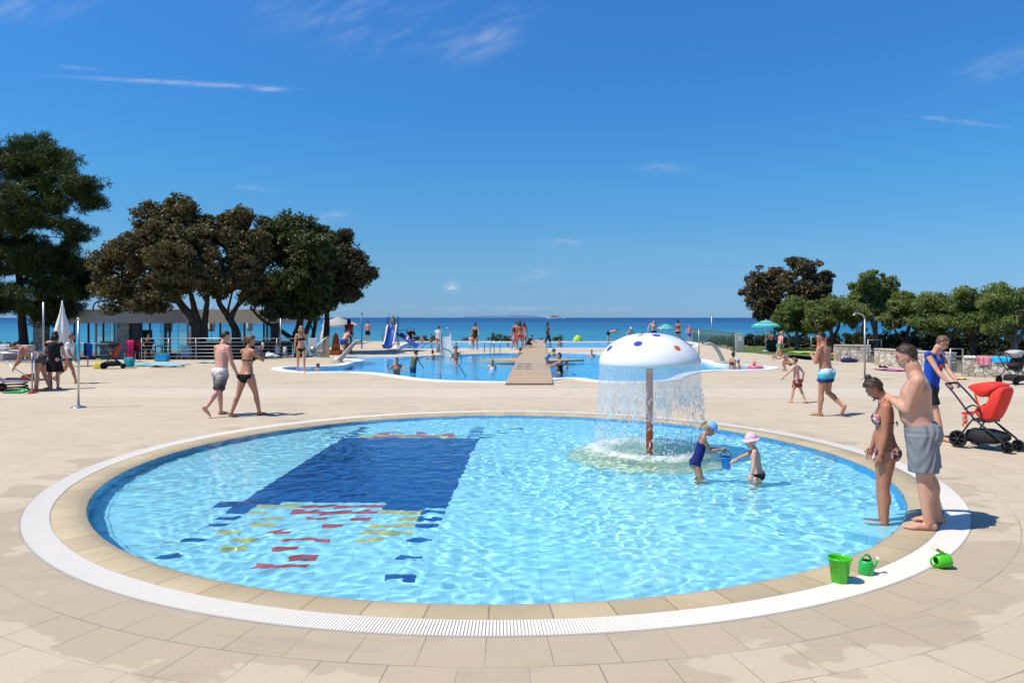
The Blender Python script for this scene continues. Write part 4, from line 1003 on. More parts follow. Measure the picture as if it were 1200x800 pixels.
C_WHITE = cloth('white', (0.74, 0.74, 0.73)); C_PINK = cloth('pink', (0.75, 0.20, 0.24)); C_ROSE = cloth('rose', (0.80, 0.42, 0.44)); C_TEAL = cloth('teal', (0.02, 0.34, 0.40)); C_OLIVE = cloth('olive', (0.12, 0.13, 0.06))
C_RED = cloth('red', (0.55, 0.03, 0.03)); C_ORANGE = cloth('orange', (0.80, 0.16, 0.03)); C_SKYB = cloth('sky_blue', (0.22, 0.42, 0.80)); C_GREENB = cloth('blue_green', (0.03, 0.22, 0.24)); C_DGREY = cloth('dark_grey', (0.06, 0.06, 0.065)); C_YELLOW = cloth('yellow', (0.78, 0.62, 0.10))
C_ROYAL = cloth('royal', (0.012, 0.07, 0.42))
def at(px, py, z=0.0): return G(px, py, z)
def HH(py_head, py_foot): Y = F_PX * CAM_H / (py_foot - HOR); return (py_foot - py_head) * Y / F_PX
def loc_of(loc, rz, wpt): return Matrix.Rotation(-rz, 3, 'Z') @ (Vector(wpt) - Vector(loc))

# -- by the round pool: man and woman at the edge
es_ = MB(); r0, r1, n_ = 4.80, 5.19, 26; A0, A1 = R(-43), R(-29)
top = [(r, z) for r, z in ((r0, Z_F), (r0, -0.12), (r0 + .02, -0.10), (r1, -0.10))]
es_.loft([[C0 + Vector((r * math.cos(A0 + (A1 - A0) * q / n_), r * math.sin(A0 + (A1 - A0) * q / n_), z)) for q in range(n_ + 1)] for r, z in top], closed=False)
for A in (A0, A1): es_.add([C0 + Vector((r * math.cos(A), r * math.sin(A), z)) for r, z in top + [(r1, Z_F)]], [(0, 1, 2, 3, 4)], 0, False)
tag(receiver(es_.build('pool_entry_step', M_TILE)), kind='structure')
pw = Vector((3.90, 7.58, -0.10)); pm = Vector((4.12, 7.31, 0.004)); RZL = pi
M_BIKI = mat_print('patterned_swimwear', [(0.5, 0.42, 0.42), (0.04, 0.02, 0.025), (0.40, 0.08, 0.13), (0.10, 0.03, 0.035), (0.05, 0.03, 0.05), (0.45, 0.25, 0.25)], 42.0)
woman = build_person('woman in a patterned bikini with her head bowed, standing in the shallow pool edge', pw, R(158), 1.575, 'f', 'dark', 0.0085, lean=1, neck=40, headyaw=6, girth=1.14,
    Lhip=(3, 0), Rhip=(5, 0), Lknee=4, Rknee=6, Lsh=(3, 4), Rsh=(8, 4), Lel=8, Rel=10, hair='brown', hairstyle='bun', eyes=True, grip=0.35,
    wear=[('bra', M_BIKI), ('brief', M_BIKI), ('glasses', mat('thin_frame', (0.25, 0.16, 0.12), 0.3), mat('clear_lens', (0.35, 0.25, 0.2), 0.1))], group=None)
rzm = R(155)
man = build_person('bare chested man in grey shorts standing on the pool rim, hands on the woman\'s shoulders', pm, rzm, 1.81, 'm', 'mid', 0.0085, lean=5, neck=12, headyaw=-4, girth=1.20, belly=0.62,
    Lhip=(-2, 4), Rhip=(-9, 4), Lknee=3, Rknee=3, Lhand=loc_of(pm, rzm, (pw.x - 0.015, pw.y - 0.135, 1.265)), Rhand=loc_of(pm, rzm, (pw.x + 0.06, pw.y + 0.10, 1.25)), Lpole=(-0.1, 0.35, -1.0), Rpole=(-0.2, -0.6, -1.0),
    hair='brown', hairstyle='short', eyes=True, grip=0.55, wear=[('shorts', C_GREY, 'shorts', 0.86, 0.20, 1.15), ('glasses', mat('rosy_frame', (0.45, 0.12, 0.14), 0.3))])
tagp = MB(); hl = man.J['hipL']; kl = man.J['knL']; pt = hl.lerp(kl, 0.72)
tagp.box(pt + Vector((0.01, 0.121, 0)), (0.045, 0.006, 0.055), 0.0); tagp.build('care_patch', C_WHITE, man.root)
# -- father pushing the red stroller
pb = Vector((7.26, 12.62, 0)); rzb = R(-58)
boy = build_person('young man in a sleeveless blue shirt and black shorts pushing a red stroller', pb, rzb, 1.83, 'm', 'mid', 0.011, lean=9, neck=22, headyaw=24, girth=0.94,
    Lhip=(-14, 2), Rhip=(22, 2), Lknee=20, Rknee=8, Lfoot=22, Lhand=loc_of(pb, rzb, (7.52, 12.24, 0.98)), Rhand=loc_of(pb, rzb, (7.30, 12.10, 0.98)), Lpole=(-1, 0.3, -0.5), Rpole=(-1, -0.3, -0.5),
    hair='light', hairstyle='short', eyes=True, grip=1.0, wear=[('shorts', C_BLACK, 'shorts', 0.80, 0.14, 1.12), ('tank', C_ROYAL, 'sleeveless_shirt', 0.0, 0.02), ('glasses',)])
lg = MB(); e = boy; c = e.hip + e.up * (0.74 * e.tor)
m_pt = np.array(c + e.fwd * 0.30); msk = (e.bone == 'torso') & (e.tx > 0.02) & (np.abs(e.tt - 0.70) < 0.10 - 0.0) & (np.abs(e.ty) < 0.085 - 0.55 * np.maximum(0.70 - e.tt, 0) - 0.15 * np.maximum(e.tt - .74, 0))
sub(e, 'chest_print', shell(e.V, e.N, e.F, msk, 0.024), cloth('print_orange', (0.72, 0.12, 0.04)))

# -- walkers on the paving
M_GSH = mat_grad('sea_gradient_cloth', [(0.0, (0.012, 0.03, 0.10)), (0.24, (0.012, 0.04, 0.14)), (0.34, (0.03, 0.30, 0.48)), (0.6, (0.12, 0.50, 0.62)), (0.85, (0.55, 0.70, 0.74)), (1.0, (0.7, 0.76, 0.78))], 0.70, 1.03)
p = at(968, 487); rz = R(128)
build_person('man in blue gradient swim shorts walking away with one heel lifted', p, rz, HH(390, 487), 'm', 'tan', 0.011, lean=5, neck=6, headyaw=42, girth=1.04,
    Lhip=(6, 4), Rhip=(2, 3), Lknee=3, Rknee=52, Rfoot=58, Lhand=loc_of(p, rz, p + Vector((-0.24, 0.14, 1.28))), Rhand=loc_of(p, rz, p + Vector((-0.10, 0.32, 1.30))), Lpole=(-0.6, 0.6, -1), Rpole=(-0.6, -0.6, -1),
    hair='black', hairstyle='short', grip=1.2, wear=[('shorts', M_GSH, 'swim_shorts', 0.44, 0.18, 1.15), ('glasses',)])
M_DOT = mat_print('spotted_red_cloth', [(0.26, 0.03, 0.04), (0.18, 0.02, 0.03), (0.5, 0.3, 0.2), (0.28, 0.04, 0.05), (0.2, 0.02, 0.03)], 30.0)
p = at(934, 472)
build_person('small boy in dark red spotted shorts walking towards the round pool', p, R(128), HH(417, 472), 'c', 'fair', 0.012, lean=4, neck=4, headyaw=20,
    Lhip=(14, 4), Rhip=(-16, 4), Lknee=4, Rknee=8, Rfoot=12, Lsh=(30, 34), Rsh=(-36, 20), Lel=14, Rel=50, hair='light', hairstyle='short', wear=[('shorts', M_DOT, 'swim_shorts', 0.62, 0.14, 1.08)])
p = at(926, 434.5)
build_person('child with blond hair crouching on the paving behind the spotted shorts boy', p, R(165), 1.30, 'c', 'tan', 0.018, lean=38, neck=-20, Lhip=(112, 6), Rhip=(98, 8), Lknee=128, Rknee=118, Lsh=(62, 6), Rsh=(50, 8), Lel=20, Rel=60, hair='light', hairstyle='short', wear=[('tight', C_OLIVE, 'swim_trunks', 0.3)])
M_BG = mat_grad('blue_green_cloth', [(0.0, (0.10, 0.30, 0.10)), (0.5, (0.05, 0.16, 0.16)), (0.7, (0.02, 0.05, 0.22)), (1.0, (0.02, 0.05, 0.2))], 0.62, 0.84)
p = at(913, 420)
build_person('child in blue and green trunks striding by the turquoise parasol', p, R(25), HH(386, 420), 'c', 'mid', 0.02, lean=14, neck=-4, Lhip=(24, 4), Rhip=(-30, 6), Lknee=14, Rknee=14, Rfoot=24, Lsh=(40, 8), Rsh=(-20, 10), Lel=90, Rel=30, hair='blond', hairstyle='short', wear=[('shorts', M_BG, 'swim_shorts', 0.5, 0.16, 1.1)])
M_BSH = mat_grad('dip_dyed_cloth', [(0.0, (0.03, 0.026, 0.028)), (0.28, (0.055, 0.048, 0.05)), (0.55, (0.22, 0.19, 0.185)), (0.8, (0.55, 0.52, 0.5)), (0.95, (0.75, 0.73, 0.71))], 0.50, 1.04, 0.18)
p = at(259, 486.5)
build_person('bare chested man in long white to black board shorts walking beside the wide paving', p, R(58), HH(389, 486.5), 'm', 'pink', 0.011, lean=4, neck=8, headyaw=-30, girth=1.02,
    Lhip=(8, 3), Rhip=(-24, 3), Lknee=4, Rknee=18, Rfoot=46, Lsh=(6, 8), Rsh=(8, 8), Lel=14, Rel=18, hair='black', hairstyle='short', wear=[('shorts', M_BSH, 'board_shorts', 0.92, 0.2, 1.13)])
p = at(289, 487.5)
ice = p + Vector((0.22, 0.22, 1.40)); rz = R(58)
wmn = build_person('woman in a black bikini with a high ponytail walking and holding an ice cream', p, rz, HH(392, 487.5), 'f', 'tan', 0.011, lean=4, neck=6, headyaw=-34, girth=1.08,
    Lhip=(-16, 3), Rhip=(20, 3), Lknee=8, Rknee=8, Lfoot=8, Lhand=loc_of(p, rz, p + Vector((0.10, 0.34, 1.26))), Rhand=loc_of(p, rz, ice), Lpole=(-0.3, 0.6, -1), Rpole=(-0.3, -0.6, -1), hair='light', hairstyle='pony', grip=1.1,
    wear=[('bra', C_BLACK), ('brief', C_BLACK)])
cn = MB(); cn.lathe([(0.006, -0.10), (0.026, 0.0), (0.03, 0.008), (0.03, 0.02), (0.026, 0.04), (0.012, 0.062), (0.0, 0.066)], 14)
wr = wmn.J['wrR']; wwp = Matrix.Rotation(rz, 3, 'Z') @ wr + p
icx = cn.build('ice_cream_cone', mat('vanilla', (0.75, 0.68, 0.55), 0.5), None, wwp + Vector((0.03, 0.05, 0.10))); tag(icx, 'pale ice cream cone held by the woman in the black bikini', 'ice cream')
p = at(353, 436)
build_person('blond woman in a dark bikini walking past the left end of the swimming pool', p, R(-75), HH(382, 436), 'f', 'mid', 0.016, lean=2, neck=4, headyaw=10, Lhip=(12, 2), Rhip=(-12, 3), Lknee=4, Rknee=14, Lsh=(8, 9), Rsh=(-6, 10), Lel=14, Rel=14, hair='blond', hairstyle='long', wear=[('bra', C_BLACK), ('brief', C_BLACK)])
# -- at the left edge
p = at(47, 458)
build_person('person in dark bathing trunks bending down beside the metal trolley', p, R(198), 1.74, 'm', 'tan', 0.014, lean=52, neck=20, girth=1.12, Lhip=(6, 6), Rhip=(-10, 6), Lknee=6, Rknee=8, Lsh=(8, 8), Rsh=(20, 8), Lel=20, Rel=16, hair='brown', hairstyle='short', wear=[('tight', C_DGREY, 'swim_trunks', 0.22)])
p = at(63, 456)
build_person('dark haired woman in a black dress standing by the metal trolley', p, R(100), HH(389, 456), 'f', 'mid', 0.014, lean=2, neck=10, Lhip=(2, 3), Rhip=(-3, 4), Lsh=(6, 17), Rsh=(6, 17), Lel=14, Rel=14, girth=1.1, hair='black', hairstyle='long', wear=[('dress', C_BLACK, 'dress', -0.72)])
p = at(80, 449.5)
build_person('woman in a white shirt walking behind the woman in black', p, R(12), HH(390, 449.5), 'f', 'tan', 0.015, lean=6, neck=4, headyaw=-25, Lhip=(-22, 2), Rhip=(26, 2), Lknee=30, Rknee=12, Lfoot=34, Lsh=(0, 9), Rsh=(12, 9), Lel=20, Rel=26, girth=1.08, hair='brown', hairstyle='bun', wear=[('shirt', C_WHITE, 'shirt', 0.10, 0.62), ('brief', C_NAVY)])

# -- two children in the round pool with a bucket
pg = Vector((2.47, 9.76, Z_F)); bucket_at = Vector((2.835, 9.68, 0.145)); rzg = R(-12)
girl = build_person('little girl in a navy swimsuit and light blue cap holding a bucket in the pool', pg, rzg, 1.19, 'c', 'tan', 0.0095, lean=16, neck=20, headyaw=-8, girth=0.95,
    Lhip=(12, 3), Rhip=(18, 3), Lknee=22, Rknee=30, Lhand=loc_of(pg, rzg, bucket_at + Vector((-0.06, 0.04, 0.20))), Rhand=loc_of(pg, rzg, bucket_at + Vector((-0.06, -0.02, 0.205))), Lpole=(-0.8, 0.3, -1), Rpole=(-0.8, -0.3, -1),
    hair='blond', hairstyle='pony', grip=1.2, eyes=True, wear=[('suit', cloth('swim_navy', (0.012, 0.022, 0.13)), 'swimsuit', 0.22), ('cap', C_SKYB, 'cap')])
pt_ = Vector((3.24, 9.55, Z_F)); rzt = R(158)
M_PHAT = cloth('pale_pink', (0.72, 0.47, 0.50))
tod = build_person('toddler in a pink sun hat and black trunks reaching out in the round pool', pt_, rzt, 1.02, 't', 'fair', 0.0095, lean=8, neck=2, headyaw=8,
    Lhip=(12, 6), Rhip=(2, 6), Lknee=14, Rknee=8, Lhand=loc_of(pt_, rzt, pt_ + Vector((-0.16, -0.16, 0.36))), Rhand=loc_of(pt_, rzt, pt_ + Vector((-0.36, 0.02, 0.60))), Lpole=(-1, 0.4, -0.2), Rpole=(0.1, -0.6, -1),
    hair='blond', hairstyle='short', grip=0.4, eyes=True, wear=[('tight', C_BLACK, 'swim_trunks', 0.14, 0.10), ('cap', M_PHAT, 'sun_hat', True, True)])

# -- farther off: the big pools and the terrace edge
V2 = 0.024
def far_person(lbl, px, py, hpx, rzdeg, sex, skin, wear, hair='brown', hs='short', voxel=V2, group=None, z=0.0, H=None, **kw):
    pos = at(px, py, z)
    return build_person(lbl, pos, R(rzdeg), H or HH(hpx, py), sex, skin, voxel, hair=hair, hairstyle=hs, wear=wear, group=group, **kw)
far_person('man in blue shorts leaning over behind the slanting water cannon', 402, 417, 380, 60, 'm', 'mid', [('shorts', C_ROYAL, 'swim_shorts', 0.5, 0.12, 1.1)], 'black', lean=38, neck=-10, Lhip=(20, 4), Rhip=(-8, 4), Lknee=16, Rknee=8, Lsh=(40, 8), Rsh=(50, 8), Lel=20, Rel=20, H=1.62)
far_person('dark haired person in a red top beside the blue shorts man', 409, 411, 374, 100, 'f', 'tan', [('shirt', C_RED, 'shirt', 0.05, 0.4), ('tight', C_BLACK, 'shorts', 0.4)], 'black', 'long')
far_person('man in black shorts at the seaward edge beyond the blue lamp post', 431, 400.5, 376.5, 88, 'm', 'pink', [('shorts', C_BLACK, 'swim_shorts', 0.7, 0.16, 1.14)], 'black', Lsh=(10, 20), Rsh=(10, 20), Lel=60, Rel=60)
far_person('woman standing behind the blue water slide', 453, 401, 377, 30, 'f', 'tan', [('bra', C_WHITE), ('brief', C_RED)], 'brown', 'long', lean=8)
far_person('black clad adult sitting beside the foot of the blue slide', 480, 402.5, 0, -60, 'm', 'tan', [('shirt', C_BLACK, 'shirt', -0.1, 0.7), ('shorts', C_BLACK, 'shorts', 0.8, 0.1, 1.1)], 'black', H=1.8, pelvis_z=0.42, lean=8, Lhip=(80, 10), Rhip=(76, 10), Lknee=80, Rknee=84, Lsh=(30, 8), Rsh=(30, 8), Lel=40, Rel=40)
far_person('dark clothed child next to the black clad adult', 485.5, 402.5, 385, 160, 'c', 'tan', [('shirt', C_BLACK, 'shirt', -0.05, 0.6), ('shorts', C_DGREY, 'shorts', 0.6, 0.1, 1.1)], 'black', Lsh=(30, 10), Lel=60)
far_person('sunburnt child sitting on the far pool rim nearer the dark pair', 495, 402, 0, -90, 'c', 'pink', [('tight', C_NAVY, 'swim_trunks')], 'brown', H=1.15, pelvis_z=0.14, lean=10, Lhip=(84, 8), Rhip=(84, 8), Lknee=40, Rknee=30, Lsh=(30, 10), Rsh=(30, 10))
far_person('child in olive trunks sitting on the far pool rim', 505, 402, 0, -70, 'c', 'tan', [('tight', C_OLIVE, 'swim_trunks')], 'black', H=1.25, pelvis_z=0.14, lean=14, Lhip=(80, 8), Rhip=(90, 8), Lknee=60, Rknee=50, Lsh=(40, 10), Rsh=(30, 10))
far_person('woman in a white shirt standing on the strip between the pools', 514, 411.5, 382, 100, 'f', 'mid', [('shirt', C_WHITE, 'shirt', -0.15, 0.5), ('brief', C_RED)], 'black', 'pony', neck=14)
far_person('woman in a black swimsuit with her back turned near the pool ladder', 557, 409.6, 379, 80, 'f', 'tan', [('suit', C_BLACK, 'swimsuit', 0.30)], 'black', 'bun', Rsh=(-24, 20), Rel=-30, girth=1.1)
far_person('small child in white leggings beside the woman in the black swimsuit', 551.5, 409.6, 391, 70, 't', 'fair', [('shorts', C_WHITE, 'shorts', 0.9, 0.14, 1.1)], 'blond')
GR = 'bathers standing together on the walkway'
far_person('girl in a pink swimsuit at the left of the walkway group', 603, 408.8, 382.5, 120, 'c', 'tan', [('suit', C_PINK, 'swimsuit', 0.22)], 'black', 'long', Lhip=(16, 4), Rhip=(-12, 4), Lknee=6, Rknee=10, Lsh=(30, 20), lean=6)
far_person('tanned woman with long dark hair in the middle of the walkway group', 609, 409.5, 376.5, 95, 'f', 'dark', [('bra', C_RED), ('brief', C_RED)], 'black', 'long', Lhip=(6, 3), Rhip=(-6, 3))
far_person('woman in a pale swimsuit at the right of the walkway group', 614.5, 408.8, 377.5, 110, 'f', 'tan', [('suit', C_ROSE, 'swimsuit', 0.30)], 'brown', 'long', Lhip=(-8, 3), Rhip=(8, 3))
far_person('man standing behind the walkway group', 604.5, 406.5, 377, 90, 'm', 'tan', [('shorts', C_NAVY, 'swim_shorts', 0.6, 0.12, 1.1)], 'brown')
far_person('child crouching in dark clothes behind the walkway group', 618.5, 408.3, 0, 30, 'c', 'dark', [('shirt', C_BLACK, 'shirt', 0.0, 0.5), ('shorts', C_BLACK, 'shorts', 0.7, 0.1, 1.1)], 'black', H=1.35, lean=30, Lhip=(100, 6), Rhip=(90, 6), Lknee=120, Rknee=110, Lsh=(50, 6), Rsh=(50, 6))
far_person('woman in a black top and grey trousers walking on the far end of the walkway', 642, 403.5, 377, 10, 'f', 'tan', [('tank', C_BLACK, 'top', 0.1, 0.02), ('shorts', C_DGREY, 'trousers', 1.7, 0.14, 1.1)], 'black', 'long', lean=-4, Lhip=(20, 3), Rhip=(-18, 3), Lknee=8, Rknee=14, Lsh=(40, 8), Rsh=(-10, 10), Lel=50, Rel=40)
kd = far_person('toddler in a blue swimsuit and dark hat on the walkway reaching down', 640.5, 431.5, 404, -10, 't', 'tan', [('suit', cloth('bright_blue', (0.02, 0.20, 0.62)), 'swimsuit', 0.2), ('cap', C_OLIVE, 'cap')], 'brown', voxel=0.018, lean=38, Lhip=(22, 4), Rhip=(4, 4), Lknee=16, Rknee=8, Lsh=(60, 8), Rsh=(54, 8), Lel=4, Rel=4)
for nm in 'LR':
    ab = MB(); a, b = kd.J['sh' + nm], kd.J['el' + nm]; ab.tube([a.lerp(b, .2), a.lerp(b, .35), a.lerp(b, .75), a.lerp(b, .9)], [0.045, 0.065, 0.065, 0.045], 12)
    ab.build('arm_band', C_YELLOW, kd.root)
# heads and shoulders in the water of the big pool
def bather(lbl, px, py_water, z_top, rzdeg, sex, skin, hair, hs='short', wear=(), H=1.6, **kw):
    """stands (or kneels) on the pool floor with the crown z_top above the water line"""
    pos = at(px, py_water, -0.06); pos.z = -0.06 + z_top - H
    return build_person(lbl, pos, R(rzdeg), H, sex, skin, V2, hair=hair, hairstyle=hs, wear=list(wear), **kw)
bather('short haired man in the water at the near rim of the left basin', 465, 438.5, 0.62, -80, 'm', 'tan', 'black', Lsh=(60, 24), Rsh=(60, 24), Lel=20, Rel=20)
bather('boy with a wet green shirt climbing out at the near rim', 484, 436.0, 0.92, 40, 'c', 'mid', 'brown', wear=[('shirt', C_OLIVE, 'shirt', -0.05, 0.5), ('shorts', C_NAVY, 'shorts', 0.6, 0.1, 1.1)], H=1.42, Rsh=(30, 10), lean=10)
bather('dark haired bather near the far rim left of the water slide', 508, 420, 0.42, 150, 'f', 'mid', 'black', 'bun', Lsh=(70, 30), Rsh=(70, 30))
bather('bather wearing a white float collar in the middle of the basin', 577, 432, 0.42, -90, 'c', 'tan', 'brown', H=1.3, wear=[('tank', C_WHITE, 'float_vest', 0.3, 0.05)])
bather('bather with a dark cap leaning on the walkway side in the basin', 608.5, 418, 0.55, 10, 'c', 'dark', 'black', H=1.35, Lsh=(50, 10), Rsh=(60, 10))
bather('dark haired woman in the basin helping the toddler', 657.5, 436, 0.72, 165, 'f', 'mid', 'black', 'bun', wear=[('suit', C_BLACK, 'swimsuit', 0.3)], Lsh=(70, 10), Rsh=(60, 10), H=1.66)
bather('dark haired child in the water in front of the helping woman', 655, 437.5, 0.32, 200, 'c', 'tan', 'black', H=1.2)
bather('small child behind the helping woman in the basin', 664.5, 431, 0.34, 170, 'c', 'tan', 'black', H=1.2)
bather('lone bather at the far rim right of the walkway', 693, 417.5, 0.36, -90, 'm', 'pink', 'light', H=1.6)
bather('bather behind the water slide near the white coping', 534, 408, 0.42, -60, 'f', 'tan', 'brown', H=1.6)
bather('swimmer by the far pool wall right of the walkway', 656, 404.5, 0.50, -100, 'f', 'tan', 'black', H=1.6)
bather('swimmer at the left side of the walkway in the upper pool', 596, 407.0, 0.30, 180, 'm', 'dark', 'black', H=1.6)
TG = 'family in the shallow right tongue of the pool'
bather('woman in a black bikini sitting in the shallow right tongue of the pool', 858, 431.2, 0.66, 20, 'f', 'tan', 'black', 'bun', wear=[('bra', C_BLACK), ('brief', C_BLACK)], H=1.62)
bather('child in a light blue cap next to the sitting woman in the pool tongue', 866.5, 431.5, 0.43, 170, 'c', 'dark', 'black', wear=[('cap', C_SKYB, 'cap')], H=1.15)
td = bather('toddler in a pink hat inside a pink swim ring in the pool tongue', 885, 431.3, 0.34, 180, 't', 'pink', 'blond', wear=[('cap', C_PINK, 'sun_hat', True, True)], H=0.95)
ringm = MB(); ringm.tube([(0.24 * math.cos(2 * pi * q / 24), 0.24 * math.sin(2 * pi * q / 24), 0) for q in range(25)], 0.085, 12, 0, False)
rg = ringm.build('swim_ring', mat('pink_vinyl', (0.75, 0.16, 0.22), 0.3), None, at(885, 431.3, -0.06) + Vector((0, 0, 0.03))); tag(rg, 'pink inflatable swim ring round the toddler in the pool tongue', 'swim ring')
# beyond the fountain cap
far_person('person bending forward on the far paving left behind the fountain cap', 713, 402.5, 0, 10, 'm', 'mid', [('shorts', C_BLACK, 'swim_shorts', 0.5, 0.12, 1.1)], 'black', H=1.7, lean=72, neck=-10, Lhip=(8, 4), Rhip=(-6, 4), Lsh=(50, 8), Rsh=(40, 8))
far_person('person in a white cap on the far paving behind the fountain cap', 738, 402.5, 0, -80, 'm', 'mid', [('shorts', C_WHITE, 'swim_shorts', 0.6, 0.12, 1.1), ('cap', C_WHITE, 'cap')], 'brown', H=1.72, lean=16, Lsh=(20, 30), Rsh=(20, 30), Lel=50, Rel=50, pelvis_z=0.52, Lhip=(75, 6), Rhip=(75, 6), Lknee=80, Rknee=80)
far_person('bare chested man with hands on hips behind the fountain cap', 766, 402.5, 374.5, -88, 'm', 'pink', [('shorts', C_NAVY, 'swim_shorts', 0.6, 0.12, 1.1)], 'brown', Lsh=(4, 40), Rsh=(4, 40), Lel=50, Rel=50, girth=1.15)
far_person('woman in a dark bikini standing right of the fountain cap', 794.5, 403, 375.5, 70, 'f', 'dark', [('bra', C_BLACK), ('brief', C_BLACK)], 'black', 'bun')
far_person('child in a pink top and blue shorts on the far paving', 808, 400.5, 381, -88, 'c', 'fair', [('shirt', C_PINK, 'shirt', 0.1, 0.5), ('shorts', C_BLUE, 'shorts', 0.6, 0.12, 1.1)], 'blond', Lsh=(10, 40), Rsh=(10, 40), Lel=60, Rel=60)
far_person('child crouching by the dark bikini woman', 801, 403, 0, 200, 'c', 'dark', [('tight', C_RED, 'swim_trunks')], 'black', H=1.1, lean=40, Lhip=(105, 6), Rhip=(95, 6), Lknee=120, Rknee=115, Lsh=(50, 6), Rsh=(50, 6))
far_person('person in brown sitting in the shade under the turquoise parasol', 905, 409, 0, 200, 'f', 'tan', [('shirt', cloth('brown', (0.16, 0.09, 0.06)), 'shirt', -0.1, 0.6), ('shorts', C_DGREY, 'shorts', 0.9, 0.12, 1.1)], 'black', 'bun', H=1.65, pelvis_z=0.42, lean=6, Lhip=(82, 6), Rhip=(78, 6), Lknee=70, Rknee=76, Lsh=(30, 6), Rsh=(30, 6), Lel=40, Rel=40)
# shade under the trees on the left
gp = AT(174, 400, 38.2); gp.z = -0.45
build_person('dark dressed guest on a bar stool behind the terrace railing under the trees', gp, R(-60), 1.78, 'm', 'tan', V2, pelvis_z=0.80, lean=6, Lhip=(84, 8), Rhip=(84, 8), Lknee=84, Rknee=84, Lsh=(40, 8), Rsh=(40, 8), Lel=50, Rel=50, hair='black', hairstyle='short', wear=[('shirt', C_BLACK, 'shirt', -0.1, 0.7), ('shorts', C_BLACK, 'shorts', 0.9, 0.12, 1.1)])
bather('brown haired swimmer in the narrow left tongue of the pool', 371.5, 433.0, 0.30, 60, 'c', 'tan', 'light', H=1.3)
# on top of the slide (placed on its platform further below)
SL = at(458, 409)
build_person('child with dark hair sitting at the top of the blue slide', SL + Vector((0.0, 0.95, 1.42)), R(-85), 1.35, 'c', 'tan', V2, pelvis_z=0.12, lean=-4, Lhip=(80, 8), Rhip=(80, 8), Lknee=50, Rknee=50, Lsh=(20, 26), Rsh=(20, 26), Lel=30, Rel=30, hair='black', hairstyle='short', wear=[('shirt', C_GREY, 'shirt', 0.0, 0.5), ('tight', C_NAVY, 'swim_trunks')])
build_person('person sliding at the lower end of the translucent water slide', at(534.5, 424.5, -0.06) + Vector((0, 0, -0.42)), R(-70), 1.4, 'c', 'dark', V2, lean=-6, pelvis_z=0.42, Lhip=(86, 6), Rhip=(86, 6), Lknee=20, Rknee=20, Lsh=(-10, 30), Rsh=(-10, 30), Lel=20, Rel=20, hair='black', hairstyle='short', wear=[('tight', C_NAVY, 'swim_trunks')])
# ------------------------------------------------------------------ trees, hedges, shrubs
def mat_leaf(key, c0, c1, trans=0.25, scale=0.9):
    m, t, out = new_mat(key); tc = t.n.new('ShaderNodeTexCoord'); o = tc.outputs['Object']
    n = t.noise(o, scale, 5.0, 0.65); n2 = t.noise(o, 9.0, 2.0)
    f = t.ss(t.m('ADD', t.m('MULTIPLY', n, 0.7), t.m('MULTIPLY', n2, 0.3)), 0.34, 0.66)
    c = t.mix(f, c0, c1)
    d = t.n.new('ShaderNodeBsdfPrincipled'); t.l.new(c, d.inputs['Base Color']); d.inputs['Roughness'].default_value = 0.5; d.inputs['Specular IOR Level'].default_value = 0.3
    tr = t.n.new('ShaderNodeBsdfTranslucent'); t.l.new(t.mix(1.0, c, (1.0, 1.15, 0.5), 'MULTIPLY'), tr.inputs[0])
    mx = t.n.new('ShaderNodeMixShader'); mx.inputs[0].default_value = trans; t.l.new(d.outputs[0], mx.inputs[1]); t.l.new(tr.outputs[0], mx.inputs[2]); t.l.new(mx.outputs[0], out.inputs[0])
    return m
def mat_bark(key, c0, c1):
    m, t, out = new_mat(key); tc = t.n.new('ShaderNodeTexCoord'); o = tc.outputs['Object']
    n = t.noise(t.v('MULTIPLY', o, (9.0, 9.0, 2.2)), 1.0, 6.0, 0.65, 0.8)
    principled(t, out, t.mix(t.ss(n, 0.35, 0.65), c0, c1), 0.9, 0.0, t.bump(n, 0.9, 0.05), 0.2); return m
L_PINE = mat_leaf('pine_needles', (0.020, 0.036, 0.010), (0.085, 0.115, 0.022), 0.2)
L_BROWN = mat_leaf('bronze_oak_leaves', (0.070, 0.056, 0.022), (0.185, 0.145, 0.058), 0.25)
L_DGREEN = mat_leaf('dark_oak_leaves', (0.026, 0.038, 0.011), (0.11, 0.125, 0.030), 0.22)
L_DBROWN = mat_leaf('dark_bronze_leaves', (0.058, 0.047, 0.023), (0.15, 0.118, 0.055), 0.26)
L_OLIVE = mat_leaf('olive_leaves', (0.10, 0.135, 0.038), (0.28, 0.33, 0.11), 0.48)
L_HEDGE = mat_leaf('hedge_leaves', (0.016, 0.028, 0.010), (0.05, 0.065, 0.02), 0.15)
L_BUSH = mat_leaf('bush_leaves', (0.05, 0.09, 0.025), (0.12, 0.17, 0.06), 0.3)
BARK = mat_bark('tree_bark', (0.035, 0.027, 0.021), (0.10, 0.08, 0.065)); BARK_G = mat_bark('grey_bark', (0.10, 0.085, 0.065), (0.24, 0.21, 0.17))

